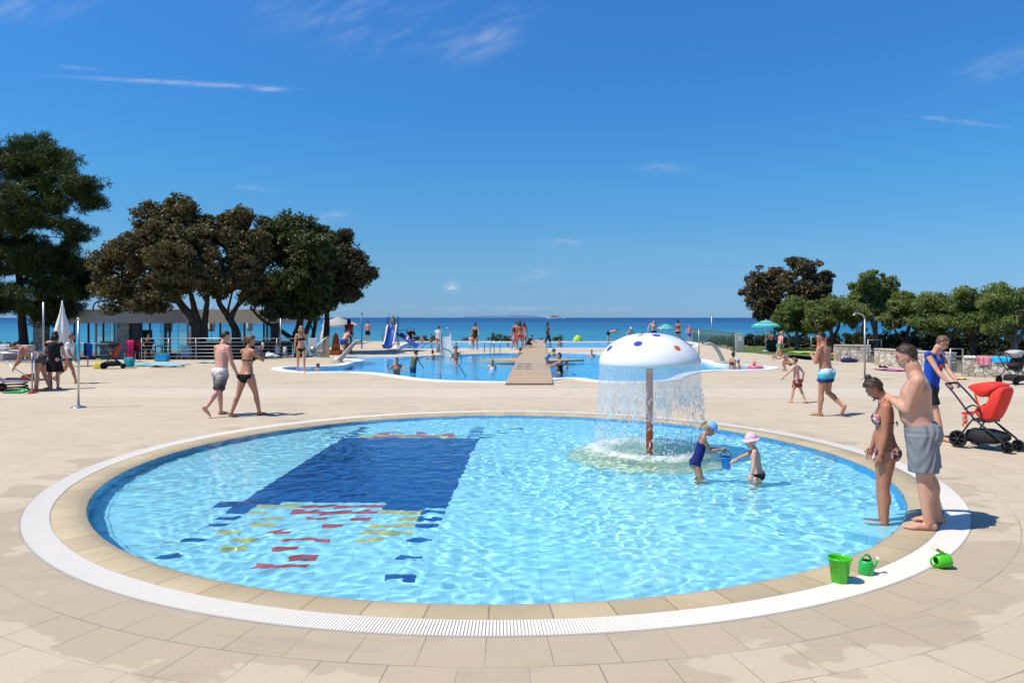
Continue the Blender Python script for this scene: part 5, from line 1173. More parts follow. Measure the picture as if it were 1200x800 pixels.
def leaf_cloud(rs, blobs, n_clumps, per, clump_r, leaf, aspect=0.55, needle=False, shell_p=2.2, hang=0.0, bunches=9):
    """small leaf faces gathered in clumps spread through the crown; returns verts and quads"""
    sub_ = []
    for b in blobs:                                      # each mass breaks up into smaller bunches with gaps between
        m = bunches
        for i in range(m):
            q = rs.normal(size=3); q /= np.linalg.norm(q); k = rs.uniform(0.55, 0.86); f = rs.uniform(0.30, 0.50)
            sub_.append((b[0] + q[0] * k * b[3], b[1] + q[1] * k * b[4], b[2] + q[2] * k * b[5], b[3] * f, b[4] * f, b[5] * f * 0.92))
        if bunches: sub_.append((b[0], b[1], b[2], b[3] * 0.62, b[4] * 0.62, b[5] * 0.62))
    blobs = sub_ if bunches else blobs
    w = np.array([b[3] * b[4] * b[5] for b in blobs]) ** 0.72; w /= w.sum()
    pick = rs.choice(len(blobs), n_clumps, p=w); Bc = np.array([b[:3] for b in blobs])[pick]; Br = np.array([b[3:] for b in blobs])[pick]
    d = rs.normal(size=(n_clumps, 3)); d /= np.linalg.norm(d, axis=1)[:, None]
    rr = rs.uniform(0.25, 1.0, n_clumps) ** (1 / shell_p)
    rr *= 1.0 + 0.16 * np.sin(d[:, 0] * 7 + pick) * np.sin(d[:, 2] * 6 + 2 * pick) + rs.normal(0, 0.05, n_clumps)
    ctr = Bc + d * rr[:, None] * Br
    cr = clump_r * rs.uniform(0.55, 1.35, n_clumps)
    e = rs.normal(size=(n_clumps, per, 3)); e /= np.linalg.norm(e, axis=2)[:, :, None]; e *= (rs.uniform(0.1, 1, (n_clumps, per)) ** 0.45)[:, :, None]
    P = (ctr[:, None, :] + e * cr[:, None, None] * np.array([1.0, 1.0, 0.72])).reshape(-1, 3)
    n = len(P); out = e.reshape(-1, 3)
    nrm = rs.normal(size=(n, 3)) * 0.8 + out * 0.8 + np.array([0, 0, 0.55]); nrm /= np.linalg.norm(nrm, axis=1)[:, None]
    a = np.cross(nrm, rs.normal(size=(n, 3)) + (out * 2.0 if needle else 0)); a /= np.linalg.norm(a, axis=1)[:, None] + 1e-9
    if needle: a = out + rs.normal(size=(n, 3)) * 0.5 + np.array([0, 0, 0.25]); a /= np.linalg.norm(a, axis=1)[:, None]; b = np.cross(a, nrm); b /= np.linalg.norm(b, axis=1)[:, None] + 1e-9
    else: b = np.cross(nrm, a)
    s = leaf * rs.uniform(0.6, 1.4, n)[:, None]
    V = np.stack([P - a * s, P + b * s * aspect, P + a * s, P - b * s * aspect], 1).reshape(-1, 3)
    return V, np.arange(4 * n).reshape(-1, 4)
def tree(name, label, cat, base, blobs, leafm, barkm, trunk, n_clumps, per, clump_r, leaf, seed, group=None, needle=False, cores=0.0, **kw):
    """blobs are crown masses and trunk a list of limbs, all in world space"""
    root = thing(name, label, cat, base, 0.0, group); base = Vector(base); rs = np.random.RandomState(seed)
    bl = [tuple(Vector(b[:3]) - base) + tuple(b[3:]) for b in blobs]
    V, Fq = leaf_cloud(rs, bl, n_clumps, per, clump_r, leaf, needle=needle, **kw)
    link(grid_mesh('crown', V, Fq, leafm, False), 'crown', root)
    mb = MB(); rnd = random.Random(seed)
    for pts, r0, r1 in trunk:
        pts = [Vector(p) - base for p in pts]; sp = smooth_path(pts, 5)
        sp = [p + Vector((rnd.uniform(-1, 1), rnd.uniform(-1, 1), 0)) * r0 * (0.10 if 0 < i < len(sp) - 1 else 0) for i, p in enumerate(sp)]
        n = len(sp); mb.tube(sp, [(r0 + (r1 - r0) * (i / (n - 1)) ** 0.7) * (1.35 if i == 0 else 1.12 if i == 1 else 1.0) for i in range(n)], 10)
        # twigs from the upper half of each limb
        for _ in range(5):
            i = rnd.randint(n // 2, n - 1); q = sp[i]; b = bl[rnd.randrange(len(bl))]; tgt = Vector(b[:3]) + Vector((rnd.uniform(-.6, .6) * b[3], rnd.uniform(-.6, .6) * b[4], rnd.uniform(-.3, .6) * b[5]))
            if (tgt - q).length < 5.5: mb.tube(smooth_path([q, q.lerp(tgt, .5) + Vector((0, 0, .15)), tgt], 3), [r1 * 0.75, r1 * .6, r1 * .55, r1 * .5, r1 * .4, r1 * .3, r1 * .18], 6)
    mb.build('trunk', barkm, root)
    return root
def blob(px, py, rx, ry, Y, depth=None):
    c = AT(px, py, Y); k = Y / F_PX; return (c.x, c.y, c.z, rx * k, (depth or 0.8 * max(rx, ry)) * k, ry * k)
def limb_px(pts, Y, r0, r1, z0=None):
    out = [AT(x, y, Y + dy) for x, y, dy in pts]
    if z0 is not None: out[0].z = z0
    return (out, r0, r1)
YA = 41.0; TZ = -0.46
tree('pine_tree', 'tall dark green pine at the far left rising above the terrace', 'tree', (AT(29, 400, 44).x, 44, TZ),
     [blob(48, 182, 44, 26, 44), blob(10, 205, 50, 40, 44), blob(72, 214, 42, 24, 43), blob(102, 234, 24, 11, 43), blob(30, 250, 62, 34, 43), blob(85, 268, 26, 14, 43), blob(8, 300, 62, 36, 43.5), blob(64, 306, 44, 26, 43), blob(30, 345, 66, 24, 43), blob(92, 336, 26, 20, 44), blob(-45, 260, 60, 70, 44), blob(-30, 340, 50, 30, 44), blob(60, 366, 50, 12, 44)],
     L_PINE, BARK, [limb_px([(29, 400, 0), (24, 340, 0), (20, 260, 0), (34, 190, 0)], 44, 0.30, 0.10, TZ), limb_px([(26, 330, 0), (60, 300, -1), (88, 270, -1)], 44, 0.12, 0.05), limb_px([(22, 300, 0), (-20, 270, 0), (-50, 250, 0)], 44, 0.12, 0.05), limb_px([(22, 240, 0), (60, 220, 0), (95, 234, 0)], 44, 0.10, 0.03)],
     2300, 92, 0.46, 0.16, 11, needle=True, aspect=0.12)
tree('oak_tree', 'broad bronze leaved oak with several forking trunks before the pavilion', 'tree', (AT(234, 412, YA).x, YA, TZ),
     [blob(212, 262, 44, 32, YA), blob(170, 290, 36, 30, YA - 1), blob(140, 318, 28, 30, YA), blob(205, 300, 46, 34, YA - 1.5), blob(240, 280, 40, 32, YA), blob(232, 322, 42, 24, YA - 1.5), blob(160, 340, 34, 20, YA), blob(195, 336, 40, 16, YA - 1), blob(255, 330, 30, 20, YA), blob(135, 345, 24, 22, YA - .5), blob(170, 356, 26, 10, YA - 1), blob(120, 330, 12, 16, YA)],
     L_BROWN, BARK, [limb_px([(236, 412, 0), (233, 392, 0), (222, 368, 0), (200, 345, 0), (175, 320, 0)], YA, 0.46, 0.10, TZ), limb_px([(236, 392, 0), (229, 365, 0), (222, 340, 0), (212, 290, 0)], YA, 0.26, 0.08), limb_px([(238, 396, 0), (241, 370, 0), (243, 345, 0), (246, 300, 0)], YA, 0.24, 0.08), limb_px([(205, 352, 0), (186, 342, -1), (160, 336, -1)], YA, 0.13, 0.05)],
     1500, 66, 0.36, 0.088, 21)
tree('oak_tree', 'bronze leaved oak with one leaning trunk just right of the broadest oak', 'tree', (AT(275, 411, YA).x, YA + .6, TZ),
     [blob(275, 270, 30, 28, YA + .5), blob(287, 300, 30, 30, YA), blob(270, 325, 28, 22, YA), blob(300, 335, 24, 22, YA), blob(298, 285, 18, 22, YA)],
     L_BROWN, BARK, [limb_px([(275, 411, 0), (277, 392, 0), (268, 372, 0), (256, 352, 0), (258, 318, 0)], YA + .6, 0.30, 0.10, TZ), limb_px([(270, 372, 0), (284, 345, 0), (290, 310, 0)], YA + .6, 0.16, 0.06)],
     720, 66, 0.34, 0.088, 22)
tree('oak_tree', 'dense dark green oak standing third from the pine', 'tree', (AT(352, 414, 43).x, 43, TZ),
     [blob(345, 268, 36, 24, 43), blob(322, 290, 24, 34, 43), blob(362, 300, 36, 36, 42), blob(340, 335, 42, 30, 42), blob(318, 350, 26, 18, 43), blob(372, 340, 28, 28, 42.5), blob(345, 362, 36, 16, 42), blob(376, 275, 20, 20, 43)],
     L_DGREEN, BARK, [limb_px([(352, 414, 0), (348, 395, 0), (352, 372, 0), (345, 330, 0), (345, 280, 0)], 43, 0.34, 0.10, TZ), limb_px([(350, 402, 0), (330, 388, -.5), (308, 375, -1), (295, 362, -1)], 43, 0.18, 0.06), limb_px([(354, 396, 0), (366, 370, 0), (372, 320, 0)], 43, 0.2, 0.07), limb_px([(362, 412, 0), (368, 390, 0), (372, 360, 0)], 43.4, 0.2, 0.07, TZ)],
     1250, 66, 0.36, 0.09, 23)
tree('oak_tree', 'slender dark oak on the seaward side with a straight trunk', 'tree', (AT(382, 410, 45).x, 45, TZ),
     [blob(398, 290, 22, 22, 45), blob(415, 312, 24, 22, 45), blob(395, 325, 24, 26, 45), blob(434, 322, 11, 9, 45), blob(405, 345, 20, 12, 45), blob(385, 350, 14, 14, 45)],
     L_DBROWN, BARK, [limb_px([(382, 410, 0), (383, 385, 0), (384, 360, 0), (394, 325, 0), (398, 295, 0)], 45, 0.24, 0.07, TZ), limb_px([(386, 350, 0), (404, 330, 0), (424, 316, 0)], 45, 0.1, 0.04)],
     560, 62, 0.34, 0.088, 24)
# right side
tree('bronze_tree', 'dark bronze leaved tree behind the turquoise parasol', 'tree', (AT(905, 405, 54).x, 54, -0.1),
     [blob(893, 330, 20, 20, 54), blob(890, 352, 20, 18, 54), blob(908, 340, 18, 26, 54), blob(900, 366, 16, 10, 54)], L_DBROWN, BARK,
     [limb_px([(905, 405, 0), (908, 385, 0), (904, 360, 0), (895, 330, 0)], 54, 0.16, 0.05, -0.1), limb_px([(907, 384, 0), (916, 362, 0), (910, 340, 0)], 54, 0.1, 0.04)], 330, 54, 0.34, 0.10, 31)
tree('bronze_tree', 'loose bronze leaved tree rising above the olive trees', 'tree', (AT(945, 405, 52).x, 52, -0.1),
     [blob(940, 314, 22, 16, 52), blob(962, 330, 18, 18, 52), blob(930, 336, 20, 18, 52), blob(950, 348, 26, 18, 52)], L_DBROWN, BARK,
     [limb_px([(945, 405, 0), (944, 380, 0), (942, 350, 0), (941, 312, 0)], 52, 0.16, 0.04, -0.1), limb_px([(943, 360, 0), (958, 340, 0), (964, 325, 0)], 52, 0.08, 0.03)], 330, 54, 0.32, 0.10, 32)
OG = 'olive trees along the right edge of the paving'
specs = [  # trunk px, depth, blobs, label
    (934, 47, [(930, 362, 22, 16), (948, 370, 24, 16), (918, 372, 18, 16), (940, 380, 26, 12)], 'low olive tree right of the turquoise parasol with a pale forked trunk'),
    (972, 42, [(968, 366, 26, 16), (985, 362, 20, 16), (960, 378, 18, 10)], 'olive tree behind the first stone wall'),
    (1024, 44, [(1010, 342, 18, 18), (1022, 330, 16, 16), (1030, 358, 32, 20), (1008, 368, 22, 16), (1040, 340, 16, 18)], 'taller olive tree behind the right shower pole'),
    (1062, 41, [(1064, 358, 26, 18), (1082, 368, 26, 18), (1052, 372, 20, 14)], 'olive tree with crossing limbs behind the young man in blue'),
    (1108, 38, [(1104, 356, 26, 18), (1124, 364, 24, 22), (1094, 376, 24, 14)], 'dense olive tree behind the narrow metal gate'),
    (1142, 36, [(1140, 352, 26, 18), (1160, 362, 26, 24), (1135, 378, 26, 12)], 'bright olive tree behind the wall with towels'),
    (1190, 33, [(1180, 352, 28, 20), (1206, 362, 30, 26), (1176, 382, 22, 12), (1230, 352, 30, 24)], 'olive tree at the right margin above the grey pushchair')]
for i, (tx, Y, bls, lab) in enumerate(specs):
    b0 = bls[0]; b1 = bls[min(1, len(bls) - 1)]
    tree('olive_tree', lab, 'tree', (AT(tx, 400, Y).x, Y, -0.04), [blob(x, y, rx, ry, Y + 0.6 * math.sin(3 * j + i)) for j, (x, y, rx, ry) in enumerate(bls)], L_OLIVE, BARK_G if i % 2 == 0 else BARK,
         [limb_px([(tx, 410, 0), (tx + 3 * math.sin(i), 396, 0), (b0[0] + 4, b0[1] + 10, 0), (b0[0], b0[1], 0)], Y, 0.17, 0.05, -0.05), limb_px([(tx + 1, 400, 0), ((tx + b1[0]) / 2 + 4, 384, 0.4), (b1[0], b1[1], 0)], Y, 0.13, 0.04), limb_px([(tx, 402, 0), (tx - 14, 386, -0.4), (bls[-1][0] - 6, bls[-1][1] - 6, 0)], Y, 0.10, 0.03)],
         int(125 * len(bls)), 70, 0.27, 0.055 if Y < 40 else 0.066, 40 + i, OG, shell_p=1.7)
def shrub(name, label, cat, base, size, leafm, n, seed, group=None, leaf=0.07):
    rs = np.random.RandomState(seed); hx, hy, hz = size
    root = thing(name, label, cat, base, 0, group)
    nb = max(3, int(hx / 0.6)); bl = [(-hx + 2 * hx * (i + .5) / nb, rs.uniform(-.2, .2) * hy, hz * 0.5, hx / nb * 1.35, hy, hz * 0.55 * rs.uniform(.85, 1.1)) for i in range(nb)]
    V, Fq = leaf_cloud(rs, bl, n, 50, min(hz, .8) * 0.3, leaf, bunches=0)
    V[:, 2] = np.maximum(V[:, 2], -0.05)
    link(grid_mesh('foliage', V, Fq, leafm, False), 'foliage', root)
    st = MB(); rnd = random.Random(seed)
    for _ in range(6):
        x = rnd.uniform(-.8, .8) * hx; st.tube([(x, 0, -.05), (x + rnd.uniform(-.1, .1), rnd.uniform(-.2, .2) * hy, hz * 0.8)], [0.02, 0.008], 5)
    st.build('stem', BARK, root); return root
h0 = AT(872, 400, 56)
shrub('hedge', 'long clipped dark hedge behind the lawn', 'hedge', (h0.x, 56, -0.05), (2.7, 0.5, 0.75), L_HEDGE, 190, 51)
shrub('hedge', 'dark hedge added for the shade under the olive trees behind the stone walls', 'hedge', (AT(985, 405, 50).x, 50, -0.05), (4.6, 0.5, 1.0), L_HEDGE, 260, 52)  # this and the next two hedges are added as the dark shade under the trees
shrub('hedge', 'deep dark hedge added for tree shade behind the blue shirted young man', 'hedge', (AT(1085, 405, 46).x, 46, -0.05), (4.4, 0.7, 1.3), L_HEDGE, 300, 53)
shrub('hedge', 'dark hedge added for tree shade behind the wall with towels at the right', 'hedge', (AT(1165, 405, 42).x, 42, -0.05), (4.0, 0.8, 1.4), L_HEDGE, 300, 54)
shrub('bush', 'bright green bush at the sea edge left of the walkway group', 'bush', (AT(586, 400, 68).x, 68, -0.75), (0.95, 0.5, 1.3), L_BUSH, 60, 55)
shrub('bush', 'small bush at the sea edge right of the woman in grey trousers', 'bush', (AT(653, 400, 68).x, 68, -0.75), (0.35, 0.4, 1.15), L_BUSH, 24, 56)
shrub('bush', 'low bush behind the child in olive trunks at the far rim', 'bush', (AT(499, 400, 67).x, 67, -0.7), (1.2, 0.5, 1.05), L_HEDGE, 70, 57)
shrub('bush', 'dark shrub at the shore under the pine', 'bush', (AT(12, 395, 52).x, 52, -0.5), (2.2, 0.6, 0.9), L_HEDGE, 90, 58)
# ------------------------------------------------------------------ built things
STEEL = mat('stainless_steel', (0.55, 0.55, 0.55), 0.28, 0.9, var=0.08); GALV = mat('galvanised_steel', (0.36, 0.36, 0.355), 0.45, 0.7, var=0.12)
CONC = mat('grey_concrete', (0.33, 0.31, 0.28), 0.8, var=0.12, scale=2, bump=0.2); FASCIA = mat('fascia_panel', (0.50, 0.47, 0.42), 0.65, var=0.08, scale=0.8)
WHITE_P = mat('white_plastic', (0.78, 0.78, 0.77), 0.35, var=0.04); DARKW = mat('dark_wood', (0.055, 0.035, 0.022), 0.6, var=0.25, scale=4); WOODG = mat('weathered_wood', (0.30, 0.24, 0.175), 0.75, var=0.2, scale=5)
BLUE_GRP = mat('blue_fibreglass', (0.014, 0.06, 0.30), 0.25, var=0.08); PANELW = mat('white_panel', (0.7, 0.7, 0.68), 0.5)
CANVAS = mat('white_canvas', (0.70, 0.69, 0.66), 0.85, var=0.08, scale=3, bump=0.2); BLKM = mat('black_metal', (0.018, 0.018, 0.02), 0.4, var=0.15); BLKF = mat('black_fabric', (0.014, 0.014, 0.016), 0.85, bump=0.2)
def mat_glass(key, tint=(0.85, 0.95, 0.95), k=0.12):
    m, t, out = new_mat(key); a = t.n.new('ShaderNodeBsdfTransparent'); a.inputs[0].default_value = (*tint, 1); g = t.n.new('ShaderNodeBsdfGlossy'); g.inputs['Roughness'].default_value = 0.03
    mx = t.n.new('ShaderNodeMixShader'); mx.inputs[0].default_value = k; t.l.new(a.outputs[0], mx.inputs[1]); t.l.new(g.outputs[0], mx.inputs[2]); t.l.new(mx.outputs[0], out.inputs[0]); return m
GLASS = mat_glass('window_glass')
def mat_stonewall(key, scale=4.2):
    m, t, out = new_mat(key); tc = t.n.new('ShaderNodeTexCoord'); o = t.v('MULTIPLY', tc.outputs['Object'], (1.0, 1.0, 1.5))
    v = t.node('ShaderNodeTexVoronoi', {'Vector': o, 'Scale': scale}, feature='DISTANCE_TO_EDGE'); v2 = t.node('ShaderNodeTexVoronoi', {'Vector': o, 'Scale': scale})
    e = t.ss(v.outputs['Distance'], 0.015, 0.06); c = t.mix(t.sep(v2.outputs['Color'])[0], (0.40, 0.34, 0.25), (0.62, 0.57, 0.48))
    c = t.v('SCALE', c, t.m('MULTIPLY_ADD', t.noise(o, 9.0, 5.0, 0.65), 0.5, 0.72))
    c = t.mix(e, (0.20, 0.165, 0.12), c); principled(t, out, c, 0.9, 0, t.bump(t.m('ADD', e, t.m('MULTIPLY', t.noise(o, 14.0, 4.0), 0.5)), 0.8, 0.03), 0.2); return m
STONE = mat_stonewall('rubble_stone'); STONE_P = mat_stonewall('pillar_stone', 5.0)
def mat_boards(key, c, along_y=True, pitch=0.14):
    m, t, out = new_mat(key); tc = t.n.new('ShaderNodeTexCoord'); o = tc.outputs['Object']; x, y, z = t.sep(o)
    q = t.m('DIVIDE', y if along_y else x, pitch); i = t.m('FLOOR', q); f = t.m('SUBTRACT', q, i); g = t.m('LESS_THAN', t.m('MINIMUM', f, t.m('SUBTRACT', 1.0, f)), 0.045)
    wn = t.n.new('ShaderNodeTexWhiteNoise'); wn.noise_dimensions = '1D'; t.l.new(i, wn.inputs['W'])
    cc = t.v('SCALE', (*c,), t.m('MULTIPLY', t.m('MULTIPLY_ADD', wn.outputs[0], 0.22, 0.88), t.m('MULTIPLY_ADD', t.noise(t.v('MULTIPLY', o, (3.0, 14.0, 1.0)), 1.0, 5.0), 0.3, 0.85)))
    cc = t.mix(t.m('MULTIPLY', g, 0.6), cc, (0.08, 0.06, 0.04)); principled(t, out, cc, 0.7, 0, None, 0.3); return m

# ---- walkway over the pools (skewed along the site axis)
def AX(x0, Y, Yr=22.6): return x0 + 0.0388 * (Y - Yr)
wk = MB(); W0, W1 = -0.21, 1.27
M_BOARD = mat_boards('tan_boards', (0.47, 0.34, 0.205)); M_BOARD2 = mat_boards('grey_tan_boards', (0.42, 0.33, 0.235))
def slab(mb, y0, y1, z0, z1, mi, x0=W0, x1=W1, thick=0.09):
    vs = [(AX(x0, y0), y0, z0), (AX(x1, y0), y0, z0), (AX(x1, y1), y1, z1), (AX(x0, y1), y1, z1)]
    vs += [(x, y, z - thick) for x, y, z in vs]; mb.add(vs, [(0, 1, 2, 3), (7, 6, 5, 4), (0, 4, 5, 1), (1, 5, 6, 2), (2, 6, 7, 3), (3, 7, 4, 0)], mi, False)
root = thing('walkway_bridge', 'tan boarded walkway leading over both big pools towards the sea', 'walkway', (AX(0.53, 22.6), 22.6, 0))
def local_build(mb, nm, mats, root):
    l = Vector(root.location); mb.v = [tuple(Vector(p) - l) for p in mb.v]; return mb.build(nm, mats, root)
slab(wk, 22.6, 27.5, 0.06, 0.11, 0); slab(wk, 27.5, 34, 0.11, 0.11, 1); slab(wk, 34, 48, 0.11, 0.11, 0); slab(wk, 48, 64.6, 0.11, 0.11, 1)
local_build(wk, 'boards', [M_BOARD, M_BOARD2], root)
ln = MB(); out = []
for q in range(33):
    a = 2 * pi * q / 32
for q in range(24): t_ = q / 24; out.append((-2.55 + 5.1 * t_, -1.35 * math.sin(pi * t_) ** 1.3))
for q in range(24): t_ = q / 24; out.append((2.55 - 5.1 * t_, 1.35 * math.sin(pi * t_) ** 1.3))
ln.prism(out, 0.0, 0.098, c=(AX(0.53, 34.8) - 0.1, 34.8, 0)); local_build(ln, 'eye_shaped_platform', [M_BOARD], root)
mk = MB()
for k in range(4):
    for s in range(2): mk.box((AX(0.05 + 0.33 * s, 28.2 + 1.0 * k), 28.2 + 1.0 * k, 0.114), (0.26, 0.22, 0.004))
local_build(mk, 'drain_slots', [DARKW], root)

# ---- mushroom fountain
fr = thing('mushroom_fountain', 'white spotted mushroom fountain on a red post pouring water in the round pool', 'fountain', (FX, FY, Z_F + 0.07)); ZB = -(Z_F + 0.07)
RC = 0.80
def capz(r): return 1.40 + 0.455 * (max(0.0, 1 - (r / RC) ** 2.3)) ** 0.62
prof = [(0.0, 1.50), (0.25, 1.46), (0.6, 1.375), (0.74, 1.345), (0.785, 1.345), (0.80, 1.37)] + [(RC * math.cos(q / 18 * pi / 2) ** 0.9, capz(RC * math.cos(q / 18 * pi / 2) ** 0.9)) for q in range(1, 18)] + [(0.0, capz(0))]
mbx = MB(); mbx.lathe([(r, z + ZB) for r, z in prof], 72); mbx.build('cap', mat('white_gelcoat', (0.80, 0.80, 0.79), 0.22, var=0.05, scale=2.5), fr)
pl = MB(); pl.tube([(0, 0, 0), (0, 0, 1.47 + ZB)], 0.056, 20); pl.tube([(0, 0, 0), (0, 0, 0.015)], 0.11, 20)
pm_, t, out_ = new_mat('red_post_paint'); tc = t.n.new('ShaderNodeTexCoord'); n = t.noise(tc.outputs['Object'], 9.0, 6.0, 0.7, 0.3); zz = t.sep(tc.outputs['Object'])[2]
scale_top = t.m('ADD', t.ss(zz, 1.0 + ZB, 1.35 + ZB, 0.0, 0.35), n); principled(t, out_, t.mix(t.m('MULTIPLY', t.ss(scale_top, 0.66, 0.85), 0.8), (0.60, 0.10, 0.03), (0.50, 0.40, 0.34)), t.m('MULTIPLY_ADD', n, 0.3, 0.15), 0, t.bump(n, 0.3, 0.01)); pl.build('post', pm_, fr)
DC = [('blue_dot', (0.03, 0.06, 0.42)), ('orange_dot', (0.62, 0.13, 0.02)), ('green_dot', (0.035, 0.09, 0.03)), ('ochre_dot', (0.5, 0.3, 0.05))]
for (az, rr, rad, ci) in ((-118, 0.58, 0.076, 0), (-62, 0.66, 0.062, 1), (-80, 0.30, 0.075, 0), (-18, 0.60, 0.085, 2), (-165, 0.68, 0.07, 0), (-128, 0.30, 0.05, 3), (70, 0.5, 0.08, 1), (120, 0.6, 0.07, 0), (25, 0.62, 0.07, 3), (-150, 0.14, 0.05, 2), (160, .5, .07, 1)):
    rad *= 0.86; dm = MB(); vs = []; nr = 5; ns = 22
    e_r = Vector((math.cos(R(az)), math.sin(R(az)), 0)); e_t = Vector((-e_r.y, e_r.x, 0)); slope = (capz(rr + .01) - capz(rr - .01)) / .02; fs_ = 1 / math.sqrt(1 + slope * slope)
    def onc(a, b):
        p = e_r * (rr + a * fs_) + e_t * b; r_ = min(math.hypot(p.x, p.y), RC - 0.004); s_ = r_ / max(math.hypot(p.x, p.y), 1e-6); sl_ = (capz(min(r_ + .005, RC)) - capz(r_ - .005)) / .01
        nn = Vector((-sl_ * p.x / max(r_, 1e-6), -sl_ * p.y / max(r_, 1e-6), 1)).normalized(); return Vector((p.x * s_, p.y * s_, capz(r_) + ZB)) + nn * 0.0035
    vs.append(onc(0, 0)); fcs = []
    for i in range(1, nr + 1):
        for q in range(ns): vs.append(onc(rad * i / nr * math.cos(2 * pi * q / ns), rad * i / nr * math.sin(2 * pi * q / ns)))
    for q in range(ns): fcs.append((0, 1 + q, 1 + (q + 1) % ns))
    for i in range(nr - 1):
        for q in range(ns): a = 1 + i * ns; fcs.append((a + q, a + ns + q, a + ns + (q + 1) % ns, a + (q + 1) % ns))
    dm.add(vs, fcs); dm.build(DC[ci][0], mat('paint_' + DC[ci][0], DC[ci][1], 0.3), fr)
# falling water: a torn sheet, strands and drops
def mat_curtain():
    m, t, out = new_mat('falling_water'); tc = t.n.new('ShaderNodeTexCoord'); o = tc.outputs['Object']; x, y, z = t.sep(o)
    ang = t.m('ARCTAN2', y, x); u = t.comb(t.m('MULTIPLY', ang, 8.0), t.m('MULTIPLY', z, 5.5), 0.0)
    n = t.noise(u, 1.0, 6.0, 0.65, 1.2); st = t.noise(t.comb(t.m('MULTIPLY', ang, 15.0), t.m('MULTIPLY', z, 2.2), 2.0), 1.0, 4.0, 0.6, 1.0); big = t.noise(t.comb(t.m('MULTIPLY', ang, 1.7), t.m('MULTIPLY', z, 0.5), 5.0), 1.0, 3.0)
    hgt = t.m('DIVIDE', t.m('SUBTRACT', z, 0.45 + ZB), 0.9)                        # 1 at the rim, 0 low down
    solid = t.ss(t.m('ADD', t.m('ADD', hgt, t.m('MULTIPLY', t.m('SUBTRACT', n, 0.5), 1.5)), t.m('MULTIPLY', t.m('SUBTRACT', big, 0.5), 1.2)), 0.22, 0.40)
    alpha = t.m('MULTIPLY', solid, t.m('MULTIPLY_ADD', t.m('MULTIPLY', t.ss(st, 0.42, 0.72), t.ss(hgt, 0.95, 0.45)), 0.30, 0.27))
    edge = t.m('MULTIPLY', t.m('MULTIPLY', solid, t.m('SUBTRACT', 1.0, solid)), 2.4); alpha = t.m('ADD', alpha, edge, clamp=True)
    d = t.n.new('ShaderNodeBsdfPrincipled'); d.inputs['Base Color'].default_value = (0.80, 0.84, 0.86, 1); d.inputs['Roughness'].default_value = 0.12
    t.l.new(t.bump(t.m('ADD', n, st), 0.5, 0.02), d.inputs['Normal'])
    tl = t.n.new('ShaderNodeBsdfTranslucent'); tl.inputs[0].default_value = (0.82, 0.86, 0.88, 1); m1 = t.n.new('ShaderNodeMixShader'); m1.inputs[0].default_value = 0.4; t.l.new(d.outputs[0], m1.inputs[1]); t.l.new(tl.outputs[0], m1.inputs[2])
    tr = t.n.new('ShaderNodeBsdfTransparent'); mx = t.n.new('ShaderNodeMixShader'); t.l.new(alpha, mx.inputs[0]); t.l.new(tr.outputs[0], mx.inputs[1]); t.l.new(m1.outputs[0], mx.inputs[2]); t.l.new(mx.outputs[0], out.inputs[0]); return m
rs = np.random.RandomState(8); nc, nr = 220, 36; ang = np.linspace(0, 2 * pi, nc, endpoint=False); zz = np.linspace(1.352, 0.42, nr)
A_, Z_ = np.meshgrid(ang, zz); fall = 1.352 - Z_
Rr = 0.788 + 0.03 * np.sqrt(np.maximum(fall, 0)) + fall * (0.014 * np.sin(A_ * 9 + 1) + 0.012 * np.sin(A_ * 23 + Z_ * 7)) + 0.006 * np.sin(A_ * 41 + Z_ * 22) * fall
Vc = np.stack([Rr * np.cos(A_), Rr * np.sin(A_), Z_ + ZB], -1).reshape(-1, 3); idx = np.arange(nr * nc).reshape(nr, nc)
q = np.stack([idx[:-1], np.roll(idx, -1, 1)[:-1], np.roll(idx, -1, 1)[1:], idx[1:]], -1).reshape(-1, 4)
tag(link(grid_mesh('water_curtain', Vc, q, mat_curtain()), 'water_curtain', fr), kind='stuff')
M_DROP, t, out_ = new_mat('water_drops'); principled(t, out_, (0.86, 0.89, 0.9), 0.06, 0, None, 0.8, alpha=0.75)
dv = []; df = []; base_e = MB(); base_e.ell((0, 0, 0), 1.0, None, 6, 4); bv = np.array(base_e.v); tri = []
for f in base_e.f:
    tri += [f[:3]] if len(f) == 3 else [f[:3], [f[0], f[2], f[3]]]
tri = np.array(tri); cnt = 0
gap = lambda a: 0.45 + 0.55 * (math.sin(a * 3 + 1) > -0.3)
for k in range(1500):
    a = rs.uniform(0, 2 * pi); zt = rs.uniform(0.0, 1.0) ** 1.25 * 1.05
    if rs.rand() > gap(a): continue
    r = 0.80 + 0.03 * rs.normal() + 0.03 * (1.35 - zt); sz = rs.uniform(0.003, 0.0075); el = rs.uniform(1.5, 7.0)
    p = np.array([r * math.cos(a), r * math.sin(a), zt + ZB]); dv.append(bv * np.array([sz, sz, sz * el]) + p); df.append(tri + cnt * len(bv)); cnt += 1
for k in range(700):                                         # splash thrown up at the foot
    a = rs.uniform(0, 2 * pi); r = 0.85 + 0.22 * rs.normal(); zt = abs(rs.normal()) * 0.07; sz = rs.uniform(0.003, 0.008); p = np.array([r * math.cos(a), r * math.sin(a), zt + ZB]); dv.append(bv * sz + p); df.append(tri + cnt * len(bv)); cnt += 1
tag(link(grid_mesh('falling_drops', np.concatenate(dv), np.concatenate(df), M_DROP), 'falling_drops', fr), kind='stuff')
